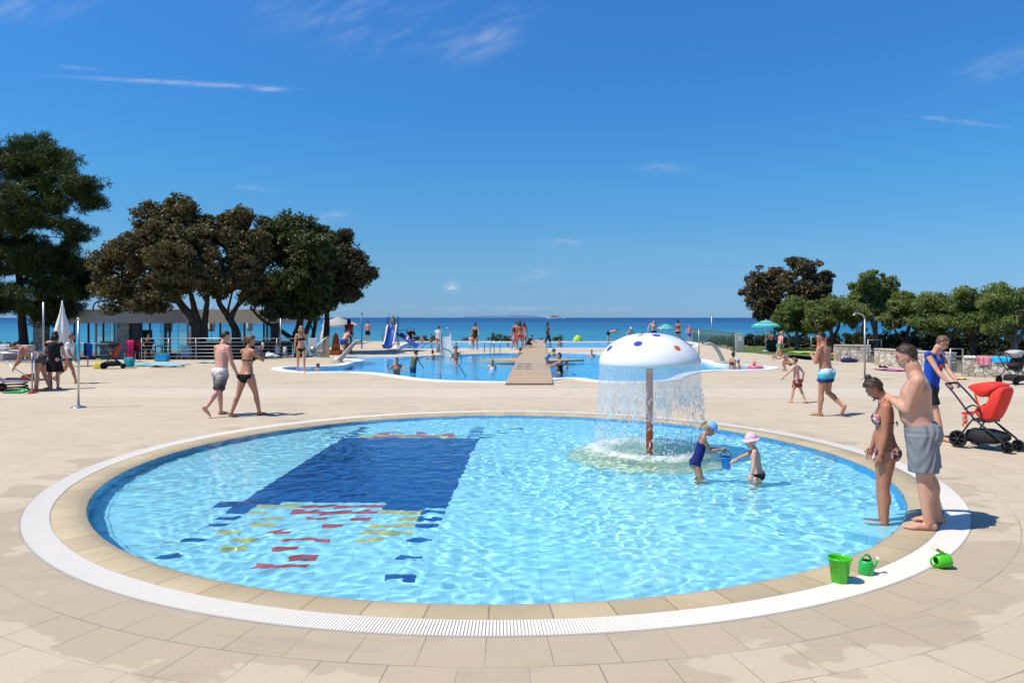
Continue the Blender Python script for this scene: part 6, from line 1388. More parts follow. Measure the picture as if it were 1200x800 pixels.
def mat_foam():
    m, t, out = new_mat('white_foam'); tc = t.n.new('ShaderNodeTexCoord'); o = tc.outputs['Object']; x, y, z = t.sep(o); r = t.m('SQRT', t.m('ADD', t.m('MULTIPLY', x, x), t.m('MULTIPLY', y, y)))
    n = t.noise(o, 7.0, 7.0, 0.7, 0.8); ringk = t.m('MULTIPLY', t.ss(r, 0.35, 0.82), t.ss(r, 1.3, 0.84)); inside = t.m('MULTIPLY', t.ss(r, 0.9, 0.4), 0.36)
    a = t.ss(t.m('ADD', n, t.m('MULTIPLY', t.m('MAXIMUM', ringk, inside), 0.42)), 0.66, 1.06)
    d = t.n.new('ShaderNodeBsdfPrincipled'); d.inputs['Base Color'].default_value = (0.82, 0.84, 0.82, 1); d.inputs['Roughness'].default_value = 0.4; t.l.new(t.bump(t.noise(o, 30.0, 4.0), 0.8, 0.02), d.inputs['Normal'])
    tr = t.n.new('ShaderNodeBsdfTransparent'); mx = t.n.new('ShaderNodeMixShader'); t.l.new(t.m('MULTIPLY', a, 0.85), mx.inputs[0]); t.l.new(tr.outputs[0], mx.inputs[1]); t.l.new(d.outputs[0], mx.inputs[2]); t.l.new(mx.outputs[0], out.inputs[0]); return m
nr_, nt_ = 34, 120; rr_ = np.linspace(0.06, 1.3, nr_); aa = np.linspace(0, 2 * pi, nt_, endpoint=False); A_, R_ = np.meshgrid(aa, rr_)
bump_ = np.exp(-((R_ - 0.82) / 0.16) ** 2); Zf = ZB + 0.004 + 0.012 * rs.rand(nr_, nt_) + bump_ * (0.014 + 0.03 * rs.rand(nr_, nt_)) + 0.008 * np.sin(R_ * 40)
idx = np.arange(nr_ * nt_).reshape(nr_, nt_); q = np.stack([idx[:-1], np.roll(idx, -1, 1)[:-1], np.roll(idx, -1, 1)[1:], idx[1:]], -1).reshape(-1, 4)
tag(link(grid_mesh('foam', np.stack([R_ * np.cos(A_), R_ * np.sin(A_), Zf], -1).reshape(-1, 3), q, mat_foam()), 'foam', fr), kind='stuff')

# ---- toys
GRN1 = mat('lime_plastic', (0.07, 0.52, 0.015), 0.28, var=0.05); GRN2 = mat('green_plastic', (0.02, 0.42, 0.07), 0.28, var=0.05); BLUP = mat('blue_plastic', (0.012, 0.22, 0.62), 0.3, var=0.05); CREAM = mat('cream_plastic', (0.72, 0.66, 0.5), 0.35)
def pail(name, label, loc, rb, rt, h, m, rz=0.0, handle=None, hm=None):
    r = thing(name, label, 'bucket', loc, rz); b = MB()
    b.lathe([(0.0, 0.0), (rb * .96, 0.0), (rb, 0.006), (rt, h - 0.012), (rt + 0.009, h - 0.012), (rt + 0.011, h - 0.004), (rt + 0.007, h), (rt - 0.003, h), (rt - 0.006, h - 0.02), (rb - 0.004, 0.008), (0.0, 0.007)], 40); b.build('pail', m, r)
    if handle == 'up':
        hb_ = MB(); pts = [Vector((rt * math.cos(a), 0.0, h - 0.01 + (rt * 1.25) * math.sin(a))) for a in [pi * q / 16 for q in range(17)]]; hb_.tube(pts, 0.0042, 8); hb_.build('handle', hm or m, r)
    elif handle == 'down':
        hb_ = MB(); pts = [Vector(((rt + .012) * math.cos(a), (rt + .014) * math.sin(a) * 1.0, h - 0.012 - 0.02 * math.sin(a))) for a in [pi + pi * q / 16 for q in range(17)]]; hb_.tube(pts, 0.004, 8); hb_.build('handle', hm or m, r)
    return r
bk = G(984, 681, 0.006)
pail('toy_bucket', 'lime green toy bucket standing upright on the white grating', (bk.x, bk.y, 0.007), 0.062, 0.084, 0.195, GRN1)
pail('toy_bucket', 'blue toy bucket held above the water by the girl in the cap', (bucket_at.x + 0.02, bucket_at.y, bucket_at.z - 0.055), 0.055, 0.072, 0.155, BLUP, 0.0, 'up', C_NAVY)
def can(label, loc, rot, m):
    r = thing('watering_can', label, 'watering can', loc); r.rotation_euler = rot
    b = MB(); b.lathe([(0.0, 0.0), (0.056, 0.0), (0.060, 0.006), (0.056, 0.085), (0.050, 0.105), (0.040, 0.112), (0.036, 0.112), (0.046, 0.10), (0.052, 0.08), (0.054, 0.008), (0.0, 0.008)], 32); b.build('tank', m, r)
    h = MB(); h.tube([(-0.052 + 0.0 * q, 0, 0) if False else (0.045 * math.cos(a), 0, 0.095 + 0.062 * math.sin(a)) for q, a in enumerate([pi * k / 14 for k in range(15)])], 0.0085, 10); h.build('handle', m, r)
    s = MB(); s.tube([(0.048, 0, 0.035), (0.075, 0, 0.065), (0.098, 0, 0.105)], [0.017, 0.014, 0.011], 12); s.build('spout', m, r)
    ro = MB(); d = Vector((0.5, 0, 0.86)).normalized(); x_, y_, z_ = frame(Vector((0.72, 0, 0.7))); ro.lathe([(0.010, 0.0), (0.026, 0.022), (0.026, 0.027), (0.0, 0.029)], 20, (0.096, 0, 0.10), M=Matrix((x_, y_, z_)).transposed()); ro.build('rose', CREAM, r)
w1 = G(1015, 672, 0.006); can('green toy watering can standing on the white grating beside the lime bucket', (w1.x, w1.y, 0.007), (0, 0, R(8)), GRN2)
w2 = G(1112, 665, 0.0); can('green toy watering can lying on its side on the paving', (w2.x, w2.y, 0.062), (R(8), R(-92), R(-6)), GRN1)

# ---- red stroller
def wheel(parent, c, r, w=0.035, nm='wheel', spokes=6, axis='y'):
    c = Vector(c); M = Matrix.Rotation(R(90), 3, 'X'); wm = MB()
    wm.lathe([(r * .80, -w * .4), (r * .97, -w * .5), (r, -w * .25), (r, w * .25), (r * .97, w * .5), (r * .80, w * .4), (r * .80, -w * .4)], 28, (0, 0, 0), M=M); wo = wm.build(nm, BLKF, parent, c)
    h = MB(); h.lathe([(0.0, -w * .6), (r * .18, -w * .6), (r * .18, w * .6), (0.0, w * .6)], 14, (0, 0, 0), M=M)
    for k in range(spokes): a = 2 * pi * k / spokes; h.tube([(0.15 * r * math.cos(a), 0, 0.15 * r * math.sin(a)), (0.83 * r * math.cos(a), 0, 0.83 * r * math.sin(a))], [r * .075, r * .06], 7)
    h.build('rim', BLKM, wo); return wo
def pushchair(label, loc, rz, seat_m, hood_m, full=True, group=None):
    r = thing('stroller', label, 'stroller', loc, rz, group)
    for s in (1, -1):
        f = MB(); y = 0.225 * s
        f.tube(smooth_path([(-0.24, y * .8, 1.00), (-0.10, y * .86, 0.86), (0.22, y, 0.50), (0.62, y * .98, 0.20), (0.68, y * .95, 0.10)], 4), 0.015, 10); f.tube([(0.22, y, 0.50), (0.10, y * 1.05, 0.32), (0.0, y * 1.15, 0.14)], 0.014, 10); f.tube(smooth_path([(0.08, y, 0.62), (0.20, y, 0.70), (0.30, y, 0.66), (0.34, y, 0.52)], 4), 0.013, 8); f.tube([(0.34, y, 0.40), (0.46, y * .95, 0.30), (0.52, y * .9, 0.28)], 0.012, 8)
        f.build('side_frame', BLKM, r)
    hd = MB(); hd.tube([(-0.24, -0.18, 1.0), (-0.255, -0.1, 1.01), (-0.255, 0.1, 1.01), (-0.24, 0.18, 1.0)], 0.018, 12); hd.build('handlebar', BLKF, r)
    for s in (1, -1): wheel(r, (0.0, 0.27 * s, 0.14), 0.14, 0.04); wheel(r, (0.68, 0.17 * s, 0.095), 0.095, 0.035)
    ax = MB(); ax.tube([(0, -0.26, 0.14), (0, 0.26, 0.14)], 0.012, 8); ax.tube([(0.68, -0.16, 0.13), (0.68, 0.16, 0.13)], 0.012, 8); ax.build('axle', BLKM, r)
    bs = MB(); rings = []
    for (x, w_, zb, zt) in ((0.06, .17, .17, .24), (0.10, .19, .11, .30), (0.32, .19, .10, .31), (0.52, .17, .12, .28), (0.60, .13, .18, .24)): rings.append([(x, -w_, zb), (x, -w_ * 1.05, (zb + zt) / 2), (x, -w_, zt), (x, w_, zt), (x, w_ * 1.05, (zb + zt) / 2), (x, w_, zb)])
    bs.loft(rings); bs.build('basket', BLKF, r)
    # seat shell, seen from the side: tall rounded back, scoop open to the handle side
    def side_loft(nm, outline, w0, m, puff=0.03):
        mb = MB(); cx = sum(p[0] for p in outline) / len(outline); cz = sum(p[1] for p in outline) / len(outline); rg = []
        for (yy, sc) in ((-w0, 0.86), (-w0 * .92, 0.97), (-w0 * .5, 1.0 + puff), (0, 1.0 + puff), (w0 * .5, 1.0 + puff), (w0 * .92, 0.97), (w0, 0.86)): rg.append([Vector((cx + (x - cx) * sc, yy, cz + (z - cz) * sc)) for x, z in outline])
        mb.loft(rg); return mb.build(nm, m, r)
    so = [(0.20, 0.60), (0.27, 0.50), (0.40, 0.47), (0.47, 0.53), (0.56, 0.74), (0.62, 0.94), (0.60, 1.00), (0.54, 1.01), (0.46, 0.92), (0.36, 0.72), (0.26, 0.68)]
    side_loft('seat', [(p.x, p.y) for p in smooth_loop([Vector((x, z, 0)) for x, z in so], 3)], 0.185, seat_m)
    ho = [(0.10, 0.99), (0.24, 1.05), (0.42, 1.075), (0.55, 1.04), (0.54, 0.99), (0.44, 0.93), (0.35, 0.86), (0.28, 0.84), (0.20, 0.90)]
    side_loft('hood', [(p.x, p.y) for p in smooth_loop([Vector((x, z, 0)) for x, z in ho], 3)], 0.20, hood_m, 0.05)
    sp = MB()
    for s in (1, -1): sp.tube(smooth_path([(0.22, 0.19 * s, 0.90), (0.25, 0.19 * s, 0.78), (0.30, 0.185 * s, 0.64)], 3), 0.014, 8)
    sp.build('side_panel', seat_m, r)
    st_ = MB(); st_.box((0.30, 0, 0.465), (0.26, 0.34, 0.05), bev=0.02); st_.build('seat_base', BLKM, r)
    if full:
        bb = MB(); bb.tube(smooth_path([(0.20, -.19, .56), (0.02, -.16, .545), (-0.04, 0, .54), (0.02, .16, .545), (0.20, .19, .56)], 4), 0.017, 10); bb.build('bumper_bar', seat_m, r)
        ty = MB(); ty.ell((0.06, -0.17, 0.43), (0.035, 0.03, 0.05)); ty.ell((0.06, -0.17, 0.50), 0.032); ty.tube([(0.06, -.17, .53), (0.05, -.165, .555)], 0.006, 6)
        for dx in (-.03, .03): ty.ell((0.06 + dx, -0.17, 0.365), (0.014, 0.014, 0.03)); ty.ell((0.06 + dx * 1.3, -.17, .46), (0.02, 0.012, 0.012))
        ty.build('hanging_toy', mat('toy_fabric', (0.6, 0.12, 0.10), 0.8, var=0.5, scale=60), r)
    else:
        ft = MB(); ft.box((0.52, 0, 0.40), (0.10, 0.3, 0.03), bev=0.01); ft.build('footrest', BLKM, r)
    return r
M_REDF = mat('red_fabric', (0.72, 0.032, 0.02), 0.75, var=0.08, scale=6, bump=0.3, bscale=18.0)
sl_ = G(1133, 524.5); pushchair('red stroller with a folded hood pushed by the young man in blue', (7.45, 11.89, 0), R(-60), M_REDF, M_REDF)
gs = G(1186, 450.5); pushchair('black pushchair with a pale grey hood parked by the wall with towels', (gs.x - 0.15, gs.y, 0), R(20), BLKF, mat('grey_fabric', (0.42, 0.42, 0.43), 0.85, bump=0.3), False)
pc = G(131, 432); pushchair('black pushchair with a large dark canopy at the terrace railing', (pc.x - .3, pc.y, 0), R(25), mat('rust_red_fabric', (0.4, 0.05, 0.03), 0.8), BLKF, False)

# ---- showers and poles
def pole(name, label, cat, px, py, top_px, r, m, Y=None, base_r=0.0, head=None, z0=0.0):
    p = G(px, py) if Y is None else AT(px, py, Y)
    p.z = z0; zt = CAM_H - (top_px - HOR) * p.y / F_PX; t_ = thing(name, label, cat, p); b = MB(); H_ = zt - z0
    b.tube([(0, 0, 0), (0, 0, H_)], r, 14); b.build('pole', m, t_)
    if base_r: f = MB(); f.lathe([(base_r, 0.0), (base_r, 0.012), (base_r * .8, 0.025), (r * 1.8, 0.05), (r * 1.2, 0.07)], 28); f.build('base', m, t_)
    if head == 'shower':
        h = MB(); h.tube(smooth_path([(0, 0, H_ - .02), (-0.05, 0, H_ + .12), (-0.2, 0, H_ + .2), (-0.36, 0, H_ + .19)], 4), r * .8, 10); h.build('arm', m, t_)
        h2 = MB(); h2.lathe([(0.012, 0.0), (0.055, -0.05), (0.055, -0.06), (0.0, -0.06)], 18, (-0.36, 0, H_ + .19)); h2.build('shower_head', m, t_)
        v = MB(); v.tube([(0, -.03, 1.05), (0, -.07, 1.05)], 0.022, 10); v.build('tap', m, t_)
    if head == 'cap': h = MB(); h.lathe([(r * 1.1, 0), (r * 1.5, 0.01), (r * 1.5, 0.05), (0, 0.06)], 14, (0, 0, H_)); h.build('end_cap', m, t_)
    if head == 'lamp':
        h = MB(); h.tube(smooth_path([(0, 0, H_ - .03), (0.02, -.05, H_ + .1), (0.06, -.2, H_ + .14)], 3), r * .7, 8); h.ell((0.07, -.28, H_ + .12), (.06, .14, .035)); h.build('lamp_head', m, t_)
    return t_
pole('shower_post', 'slim steel shower post with a round foot left of the walking couple', 'post', 92, 477.5, 375, 0.026, STEEL, base_r=0.17, head='cap')
pole('shower', 'steel shower with a curved head before the stone walls', 'shower', 1013.5, 445, 374, 0.032, GALV, base_r=0.14, head='shower')
pole('flag_pole', 'tall bare pole beside the closed parasol at the left', 'pole', 51, 405, 354, 0.04, GALV, Y=31)
pole('post', 'thin pole at the right end of the terrace railing', 'pole', 329, 415, 373, 0.035, GALV, Y=40)
pole('lamp_post', 'blue grey lamp post left of the blue slide', 'lamp post', 424, 408, 369, 0.045, mat('blue_paint', (0.06, 0.13, 0.24), 0.4), Y=49, head='lamp')
pole('lamp_post', 'slim lamp post at the start of the mesh fence', 'lamp post', 834, 401, 370, 0.045, GALV, Y=60, head='lamp')
pole('post', 'thin post right of the mushroom fountain cap', 'pole', 819, 415, 386, 0.03, GALV, Y=41)

# ---- water cannons
def cannon(label, px, py, pts, w, rz=0.0):
    p = G(px, py); r = thing('water_cannon', label, 'water jet', p, rz); mb = MB(); sp = smooth_path(pts, 5); n = len(sp); rg = []
    for i, q in enumerate(sp):
        d = (sp[min(i + 1, n - 1)] - sp[max(i - 1, 0)]).normalized(); nn = Vector((-d.z, 0, d.x)); k = i / (n - 1); ww = w[0] + (w[1] - w[0]) * k; tt = w[2] + (w[3] - w[2]) * k
        rg.append([q + Vector((0, ww * math.cos(a), 0)) + nn * (tt * math.sin(a)) for a in [2 * pi * s / 14 for s in range(14)]])
    mb.loft(rg); mb.build('spout', CONC, r); b = MB(); b.lathe([(0.34, 0.0), (0.32, 0.03), (0.2, 0.10), (0.0, 0.12)], 20); b.build('base', CONC, r)
cannon('grey slanting water cannon on the left peninsula of the pool', 394.5, 424.5, [(0, 0, 0), (0.35, 0, 0.36), (0.72, 0, 0.78), (0.96, 0, 1.0), (1.12, 0, 0.98)], (0.16, 0.24, 0.13, 0.05))
cannon('grey swan neck water jet on the right side of the pool', 848, 425.5, [(0, 0, 0), (-0.16, 0, 0.40), (-0.40, 0, 0.76), (-0.66, 0, 0.92), (-0.90, 0, 0.86)], (0.12, 0.16, 0.10, 0.04))

# ---- blue slide on the terrace
sb = thing('water_slide', 'blue water slide with a straight chute and white sides near the sea edge', 'slide', SL); mb = MB(); mw = []
path = smooth_path([(0, .75, 1.42), (0, .45, 1.38), (0, -.1, 0.85), (0, -.8, 0.30), (0, -1.25, 0.16), (0, -1.5, 0.16)], 4); rg = [[p + Vector((x, 0, z)) for x, z in ((-.30, .16), (-.27, .0), (-.15, -.05), (.15, -.05), (.27, 0), (.30, .16), (.26, .16), (.2, .03), (0, .0), (-.2, .03), (-.26, .16))] for p in path]
mb.loft(rg); mb.build('chute', BLUE_GRP, sb)
for s in (1, -1): m_ = MB(); m_.tube([p + Vector((s * .30, 0, .17)) for p in path], 0.05, 8); m_.build('rim', WHITE_P, sb)
m_ = MB(); m_.box((0, .95, 1.36), (.7, .6, .06)); m_.build('platform', WHITE_P, sb)
m_ = MB(); sp2 = smooth_path([(.35, .95, 1.1), (.75, .9, .85), (1.15, .5, .60), (1.5, -.1, .40), (1.75, -.4, .36)], 4); m_.loft([[p + Vector((math.cos(a) * .15, math.cos(a) * .20, math.sin(a) * .24)) for a in [pi + pi * k / 9 for k in range(10)]] + [p + Vector((math.cos(a) * .12, math.cos(a) * .17, math.sin(a) * .20)) for a in [2 * pi - pi * k / 9 for k in range(10)]] for p in sp2]); m_.build('curved_chute', BLUE_GRP, sb)
m_ = MB()
for s in (1, -1):
    m_.tube([(s * .33, 1.22, 0), (s * .33, 1.22, 2.2), (s * .33, .7, 2.15), (s * .33, .68, 1.4)], 0.022, 8); m_.tube([(s * .33, .68, 0), (s * .33, .68, 1.4)], 0.025, 8)
m_.build('handrail', BLUE_GRP, sb)
m_ = MB()
for k in range(5): m_.box((0, 1.35 + .12 * (4 - k), .26 * (k + 1)), (.6, .2, .03))
for s in (1, -1): m_.tube([(s * .31, 1.25, 1.34), (s * .31, 1.95, 0)], 0.02, 8)
m_.build('steps', STEEL, sb)
# translucent slide in the big pool
p = at(522, 413); ts = thing('water_slide', 'pale translucent slide running from the far rim into the swimming pool', 'slide', p); GRPT = mat('pale_grey_fibreglass', (0.36, 0.42, 0.41), 0.2); 
path = smooth_path([(-.05, .3, .95), (0.02, .0, .92), (0.12, -1.2, .62), (0.35, -3.0, .12), (0.48, -3.9, -.04)], 4); m_ = MB(); m_.loft([[q + Vector((x, 0, z)) for x, z in ((-.34, .2), (-.3, .0), (0, -.05), (.3, 0), (.34, .2), (.31, .2), (.27, .03), (0, -.02), (-.27, .03), (-.31, .2))] for q in path]); m_.build('chute', GRPT, ts)
m_ = MB(); m_.prism([(-.62, 0), (.1, 0), (.1, .92), (-.18, .92)], -.02, .02, M=Matrix.Rotation(R(90), 3, 'X'), c=(0, 0.32, 0)); m_.prism([(-.62, 0), (.1, 0), (.1, .92), (-.18, .92)], -.02, .02, M=Matrix.Rotation(R(90), 3, 'X'), c=(0, 0.9, 0)); m_.build('side_panel', mat('grey_green_panel', (0.16, 0.20, 0.17), 0.4), ts)
m_ = MB(); 
for yy in (0.32, 0.9): m_.tube([(.2, yy, 0), (.2, yy, 1.5), (-.1, yy, 1.45)], 0.02, 8)
for k in range(4): m_.box((-.1 - .13 * k, .61, .85 - .22 * k), (.18, .55, .03))
m_.build('ladder', STEEL, ts)
p = at(516, 443.5); hr_ = thing('pool_handrail', 'steel handrail post with a bar slanting down into the water at the near rim', 'handrail', p); m_ = MB(); m_.tube(smooth_path([(0, 0, 0), (0, 0, .95), (.06, .1, 1.04), (.28, .6, .92)], 4), 0.022, 10); m_.build('post', STEEL, hr_)
m_ = MB(); m_.tube([(.28, .6, .92), (.9, 1.9, -.3)], 0.022, 10); m_.build('slanting_bar', GALV, hr_)
for (x, lab) in ((571, 'steel pool ladder rails left of the walkway, left pair'), (582.5, 'steel pool ladder rails left of the walkway, right pair')):
    p = at(x, 414.2); r = thing('pool_ladder', lab, 'ladder', p)
    for s in (-1, 1):
        m_ = MB(); m_.tube(smooth_path([(s * .17, .35, 0.0), (s * .17, .33, .62), (s * .17, .1, .80), (s * .17, -.2, .55), (s * .17, -.24, -.5)], 4), 0.024, 8); m_.build('rail', STEEL, r)
    m_ = MB(); [m_.box((0, -.24, -.12 - .22 * k), (.34, .08, .02)) for k in range(2)]; m_.build('rung', STEEL, r)

# ---- parasols
def closed_parasol(label, px, Y, top_px, z0, group=None, rr=0.2):
    p = AT(px, 400, Y); p.z = z0; zt = CAM_H - (top_px - HOR) * Y / F_PX - z0; r = thing('closed_parasol', label, 'parasol', p, 0, group); b = MB(); b.tube([(0, 0, 0), (0, 0, zt)], 0.025, 8); b.build('pole', GALV, r)
    m = MB(); hh_ = min(1.9, zt * .68); rg = []
    for k in range(9):
        t_ = k / 8; z = zt - .04 - hh_ * (1 - t_); ra = rr * (0.75 + .25 * math.sin(pi * min(1, t_ * 1.3))) * (1 - max(0, t_ - .35) / .68) + .012; rg.append([(ra * (1 + .16 * math.sin(6 * a)) * math.cos(a), ra * (1 + .16 * math.sin(6 * a)) * math.sin(a), z) for a in [2 * pi * s / 36 for s in range(36)]])
    m.loft(rg); m.build('canopy', CANVAS, r); f = MB(); f.lathe([(0.3, 0), (0.3, .06), (.05, .1)], 16); f.build('base', CONC, r)
CPG = 'closed white parasols on the terrace'
closed_parasol('big closed white parasol beside the bare pole at the left', 73, 31, 352, 0.0, None, 0.26)
for (x, Y, tp, lab) in ((198, 52, 357, 'closed white parasol tip left of the broadest oak above the pavilion roof'), (248, 53, 357, 'closed white parasol behind the pavilion between the two bronze oaks'), (293, 54, 357, 'closed white parasol behind the pavilion near the dark oak'), (380, 47, 375, 'closed white parasol beside the slender dark oak'), (224, 50, 384, 'small closed parasol seen through the pavilion')): closed_parasol(lab, x, Y, tp, -0.46 if Y < 50 else -0.9, CPG, 0.22)
def open_parasol(label, c, z_top, rad, m, drop=0.28, n=8, z0=0.0, stripes=None, name='parasol'):
    r = thing(name, label, 'parasol', (c[0], c[1], z0)); b = MB(); b.tube([(0, 0, 0), (0, 0, z_top - z0 + .05)], 0.022, 8); b.build('pole', WHITE_P, r)
    mb = MB(); zt = z_top - z0
    NR = 7; vs = []; fcs = []; nn = n * 4
    for i in range(NR + 1):
        t_ = i / NR; ra = rad * t_; z = zt - drop * t_ ** 1.5
        for q in range(nn): a = 2 * pi * q / nn; sag = 1 - .045 * t_ * (1 - abs(math.cos(a * n / 2))); vs.append((ra * sag * math.cos(a) if i else 0.001 * math.cos(a), ra * sag * math.sin(a) if i else .001 * math.sin(a), z))
    for q in range(nn): a = 2 * pi * q / nn; vs.append((rad * .99 * math.cos(a), rad * .99 * math.sin(a), zt - drop - .09 - .02 * math.cos(8 * a)))
    for i in range(NR + 1):
        for q in range(nn): fcs.append((i * nn + q, i * nn + (q + 1) % nn, (i + 1) * nn + (q + 1) % nn, (i + 1) * nn + q))
    mb.add(vs, fcs); mb.build('canopy', m, r); f = MB(); f.lathe([(0.22, 0), (0.22, .06), (.04, .12)], 16); f.build('base', CONC, r)
    rb = MB()
    for k in range(n): a = 2 * pi * k / n; rb.tube([(0, 0, zt - .06), (rad * .5 * math.cos(a), rad * .5 * math.sin(a), zt - drop * .40 - .02), (rad * .97 * math.cos(a), rad * .97 * math.sin(a), zt - drop - .02)], 0.006, 4)
    rb.build('ribs', WHITE_P, r)
def mat_canopy(key, c0, c1):
    m, t, out = new_mat(key); tc = t.n.new('ShaderNodeTexCoord'); x, y, z = t.sep(tc.outputs['Object']); r = t.m('SQRT', t.m('ADD', t.m('MULTIPLY', x, x), t.m('MULTIPLY', y, y))); s = t.m('GREATER_THAN', t.m('FRACT', t.m('MULTIPLY', r, 2.6)), 0.6)
    c = t.mix(s, c0, c1); d = t.n.new('ShaderNodeBsdfDiffuse'); t.l.new(c, d.inputs[0]); tr = t.n.new('ShaderNodeBsdfTranslucent'); t.l.new(c, tr.inputs[0]); mx = t.n.new('ShaderNodeMixShader'); mx.inputs[0].default_value = .35; t.l.new(d.outputs[0], mx.inputs[1]); t.l.new(tr.outputs[0], mx.inputs[2]); t.l.new(mx.outputs[0], out.inputs[0]); return m
M_TURQ = mat_canopy('turquoise_canopy', (0.06, 0.48, 0.48), (0.32, 0.64, 0.62))
q = AT(897.5, 400, 44.5); open_parasol('turquoise striped parasol open over the lawn edge', (q.x, 44.5), CAM_H - 3.0 * 44.5 / F_PX, 0.88, M_TURQ, 0.36)
q = AT(781, 400, 63); open_parasol('turquoise sunshade behind the bare chested man at the sea edge', (q.x, 63.3), 1.52, 0.72, M_TURQ, 0.3)
M_THATCH = mat_canopy('off_white_canopy', (0.55, 0.52, 0.47), (0.62, 0.6, 0.55))
q = AT(396, 400, 57); open_parasol('large off white sunshade beyond the slender dark oak', (q.x, 57), 2.12, 1.25, M_THATCH, 0.62, 6, -.4); q = AT(408, 400, 60); open_parasol('off white sunshade farther along the shore, behind the blue shorts man', (q.x, 60), 1.85, 0.9, M_THATCH, .4, 6, -.4)
q = AT(677, 400, 69); r = thing('beach_tent', 'lime green pop up beach tent at the sea edge right of the walkway', 'tent', (q.x, 69, -.55)); m_ = MB(); m_.lathe([(0.52, 0), (.50, .3), (.42, .62), (.26, .88), (0.08, .98), (0, .99)], 20, (0, 0, 0), sy=.8); m_.build('shell', mat('lime_fabric', (0.36, 0.62, 0.07), 0.7), r); m_ = MB(); m_.prism([(-.2, 0), (.2, 0), (.12, .45), (-.12, .45)], -.01, .01, M=Matrix.Rotation(R(90), 3, 'X'), c=(-.1, -.42, 0.02)); m_.build('door_flap', C_DGREY, r)
for (x, lab) in ((545, 'dark blue parasol top left of the woman in the black swimsuit'), (622, 'dark parasol top behind the walkway group'), (634, 'dark parasol top left of the woman in grey trousers')): q = AT(x, 400, 72); open_parasol(lab, (q.x, 72), 0.22 if x < 600 else .16, .42 if x < 600 else .26, mat('dark_blue_canopy', (0.02, 0.06, 0.10), 0.8), .3, 8, -2.2)

# ---- pavilion on the lower terrace
PV = Vector((AT(178, 400, 46).x, 46, -0.46)); pv = thing('pavilion', 'low flat roofed bar pavilion with stone pillars and glazing behind the oaks', 'pavilion', PV)
def PX(px, Y=44.0): return AT(px, 400, Y).x - PV.x
zr0 = CAM_H - (378.5 - HOR) * 44 / F_PX + .46; zr1 = CAM_H - (362.5 - HOR) * 44 / F_PX + .46
m_ = MB(); x0, x1 = PX(36), PX(322); m_.box(((x0 + x1) / 2, 2.2, (zr0 + zr1) / 2 + .02), (x1 - x0 - .2, 8.0, zr1 - zr0 - .12)); m_.build('roof', CONC, pv)
m_ = MB(); m_.box(((x0 + x1) / 2, -2.0, (zr0 + zr1) / 2), (x1 - x0, .10, zr1 - zr0)); m_.box((x0, 2.2, (zr0 + zr1) / 2), (.1, 8.2, zr1 - zr0 - .004)); m_.box((x1, 2.2, (zr0 + zr1) / 2), (.1, 8.2, zr1 - zr0 - .004)); m_.build('fascia', FASCIA, pv)
for (xa, xb) in ((37, 50), (135, 150)): m_ = MB(); m_.box(((PX(xa) + PX(xb)) / 2, -1.6, zr0 / 2), (PX(xb) - PX(xa), .6, zr0), bev=.03); m_.build('stone_pillar', STONE_P, pv)
for (xa, xb) in ((315, 325), (151, 160)): m_ = MB(); m_.box(((PX(xa) + PX(xb)) / 2, -1.5, zr0 / 2), (PX(xb) - PX(xa), .45, zr0)); m_.build('dark_pillar', BLKM, pv)
for x in (78, 88, 97, 106, 113, 168, 176, 186, 192, 203, 213, 252, 262, 272, 296, 304): m_ = MB(); m_.box((PX(x), -1.2 + .6 * (x % 3), zr0 / 2), (.09, .09, zr0)); m_.build('post', GALV if x % 2 else BLKM, pv)
for (xa, xb, y) in ((84, 112, .6), (166, 178, .3), (184, 205, .7), (248, 272, .5), (294, 312, .4)): m_ = MB(); m_.box(((PX(xa) + PX(xb)) / 2, y, zr0 / 2), (PX(xb) - PX(xa), .02, zr0 - .1)); m_.build('glass_pane', GLASS, pv)
m_ = MB(); m_.box(((PX(112) + PX(134)) / 2, -1.3, .55), (PX(134) - PX(112), .5, 1.1), bev=.02); m_.build('bar_counter', mat('tan_plaster', (0.36, 0.29, 0.2), 0.8), pv)
m_ = MB(); m_.box(((PX(120) + PX(134)) / 2, 1.5, 1.0), (1.6, .6, 1.5), bev=.05); m_.build('cabinet', DARKW, pv)
m_ = MB(); m_.box(((PX(180) + PX(315)) / 2, 2.6, .5), (PX(315) - PX(180), .2, 1.0)); m_.build('low_wall', DARKW, pv)
m_ = MB(); m_.tube(smooth_path([(PX(98), -1.0, zr1), (PX(99), -1.0, zr1 + .3), (PX(104), -1.0, zr1 + .5), (PX(116), -1.0, zr1 + .52), (PX(118), -1.0, zr1 + .1)], 4), 0.05, 8); m_.build('vent_pipe', STEEL, pv)
def bistro(label, px, Y, rz, group):
    p = AT(px, 400, Y); p.z = TZ; r = thing('chair', label, 'chair', p, rz, group); m_ = MB(); m_.box((0, 0, .45), (.44, .44, .04), bev=.01); m_.build('seat', WHITE_P, r); m_ = MB(); m_.box((0, .21, .72), (.42, .03, .42), bev=.01); m_.build('backrest', WHITE_P, r)
    for sx in (-1, 1):
        for sy in (-1, 1): m_ = MB(); m_.tube([(sx * .19, sy * .19, .44), (sx * .21, sy * .21, 0)], .016, 6); m_.build('leg', WHITE_P, r)
CG = 'white chairs on the terrace'
for (x, Y, rz, lab) in ((217, 40, .4, 'white terrace chair left of the broadest oak trunk'), (212, 41.5, -1, 'white terrace chair farther back left of the oak trunk'), (228, 41, 2.2, 'white terrace chair close behind the broadest oak trunk'), (305, 42, 1.2, 'white terrace chair by the dark pillar of the pavilion'), (322, 41, -.5, 'white terrace chair right of the dark pillar'), (338, 40.5, 2.4, 'white terrace chair under the dense dark oak')): bistro(lab, x, Y, rz, CG)
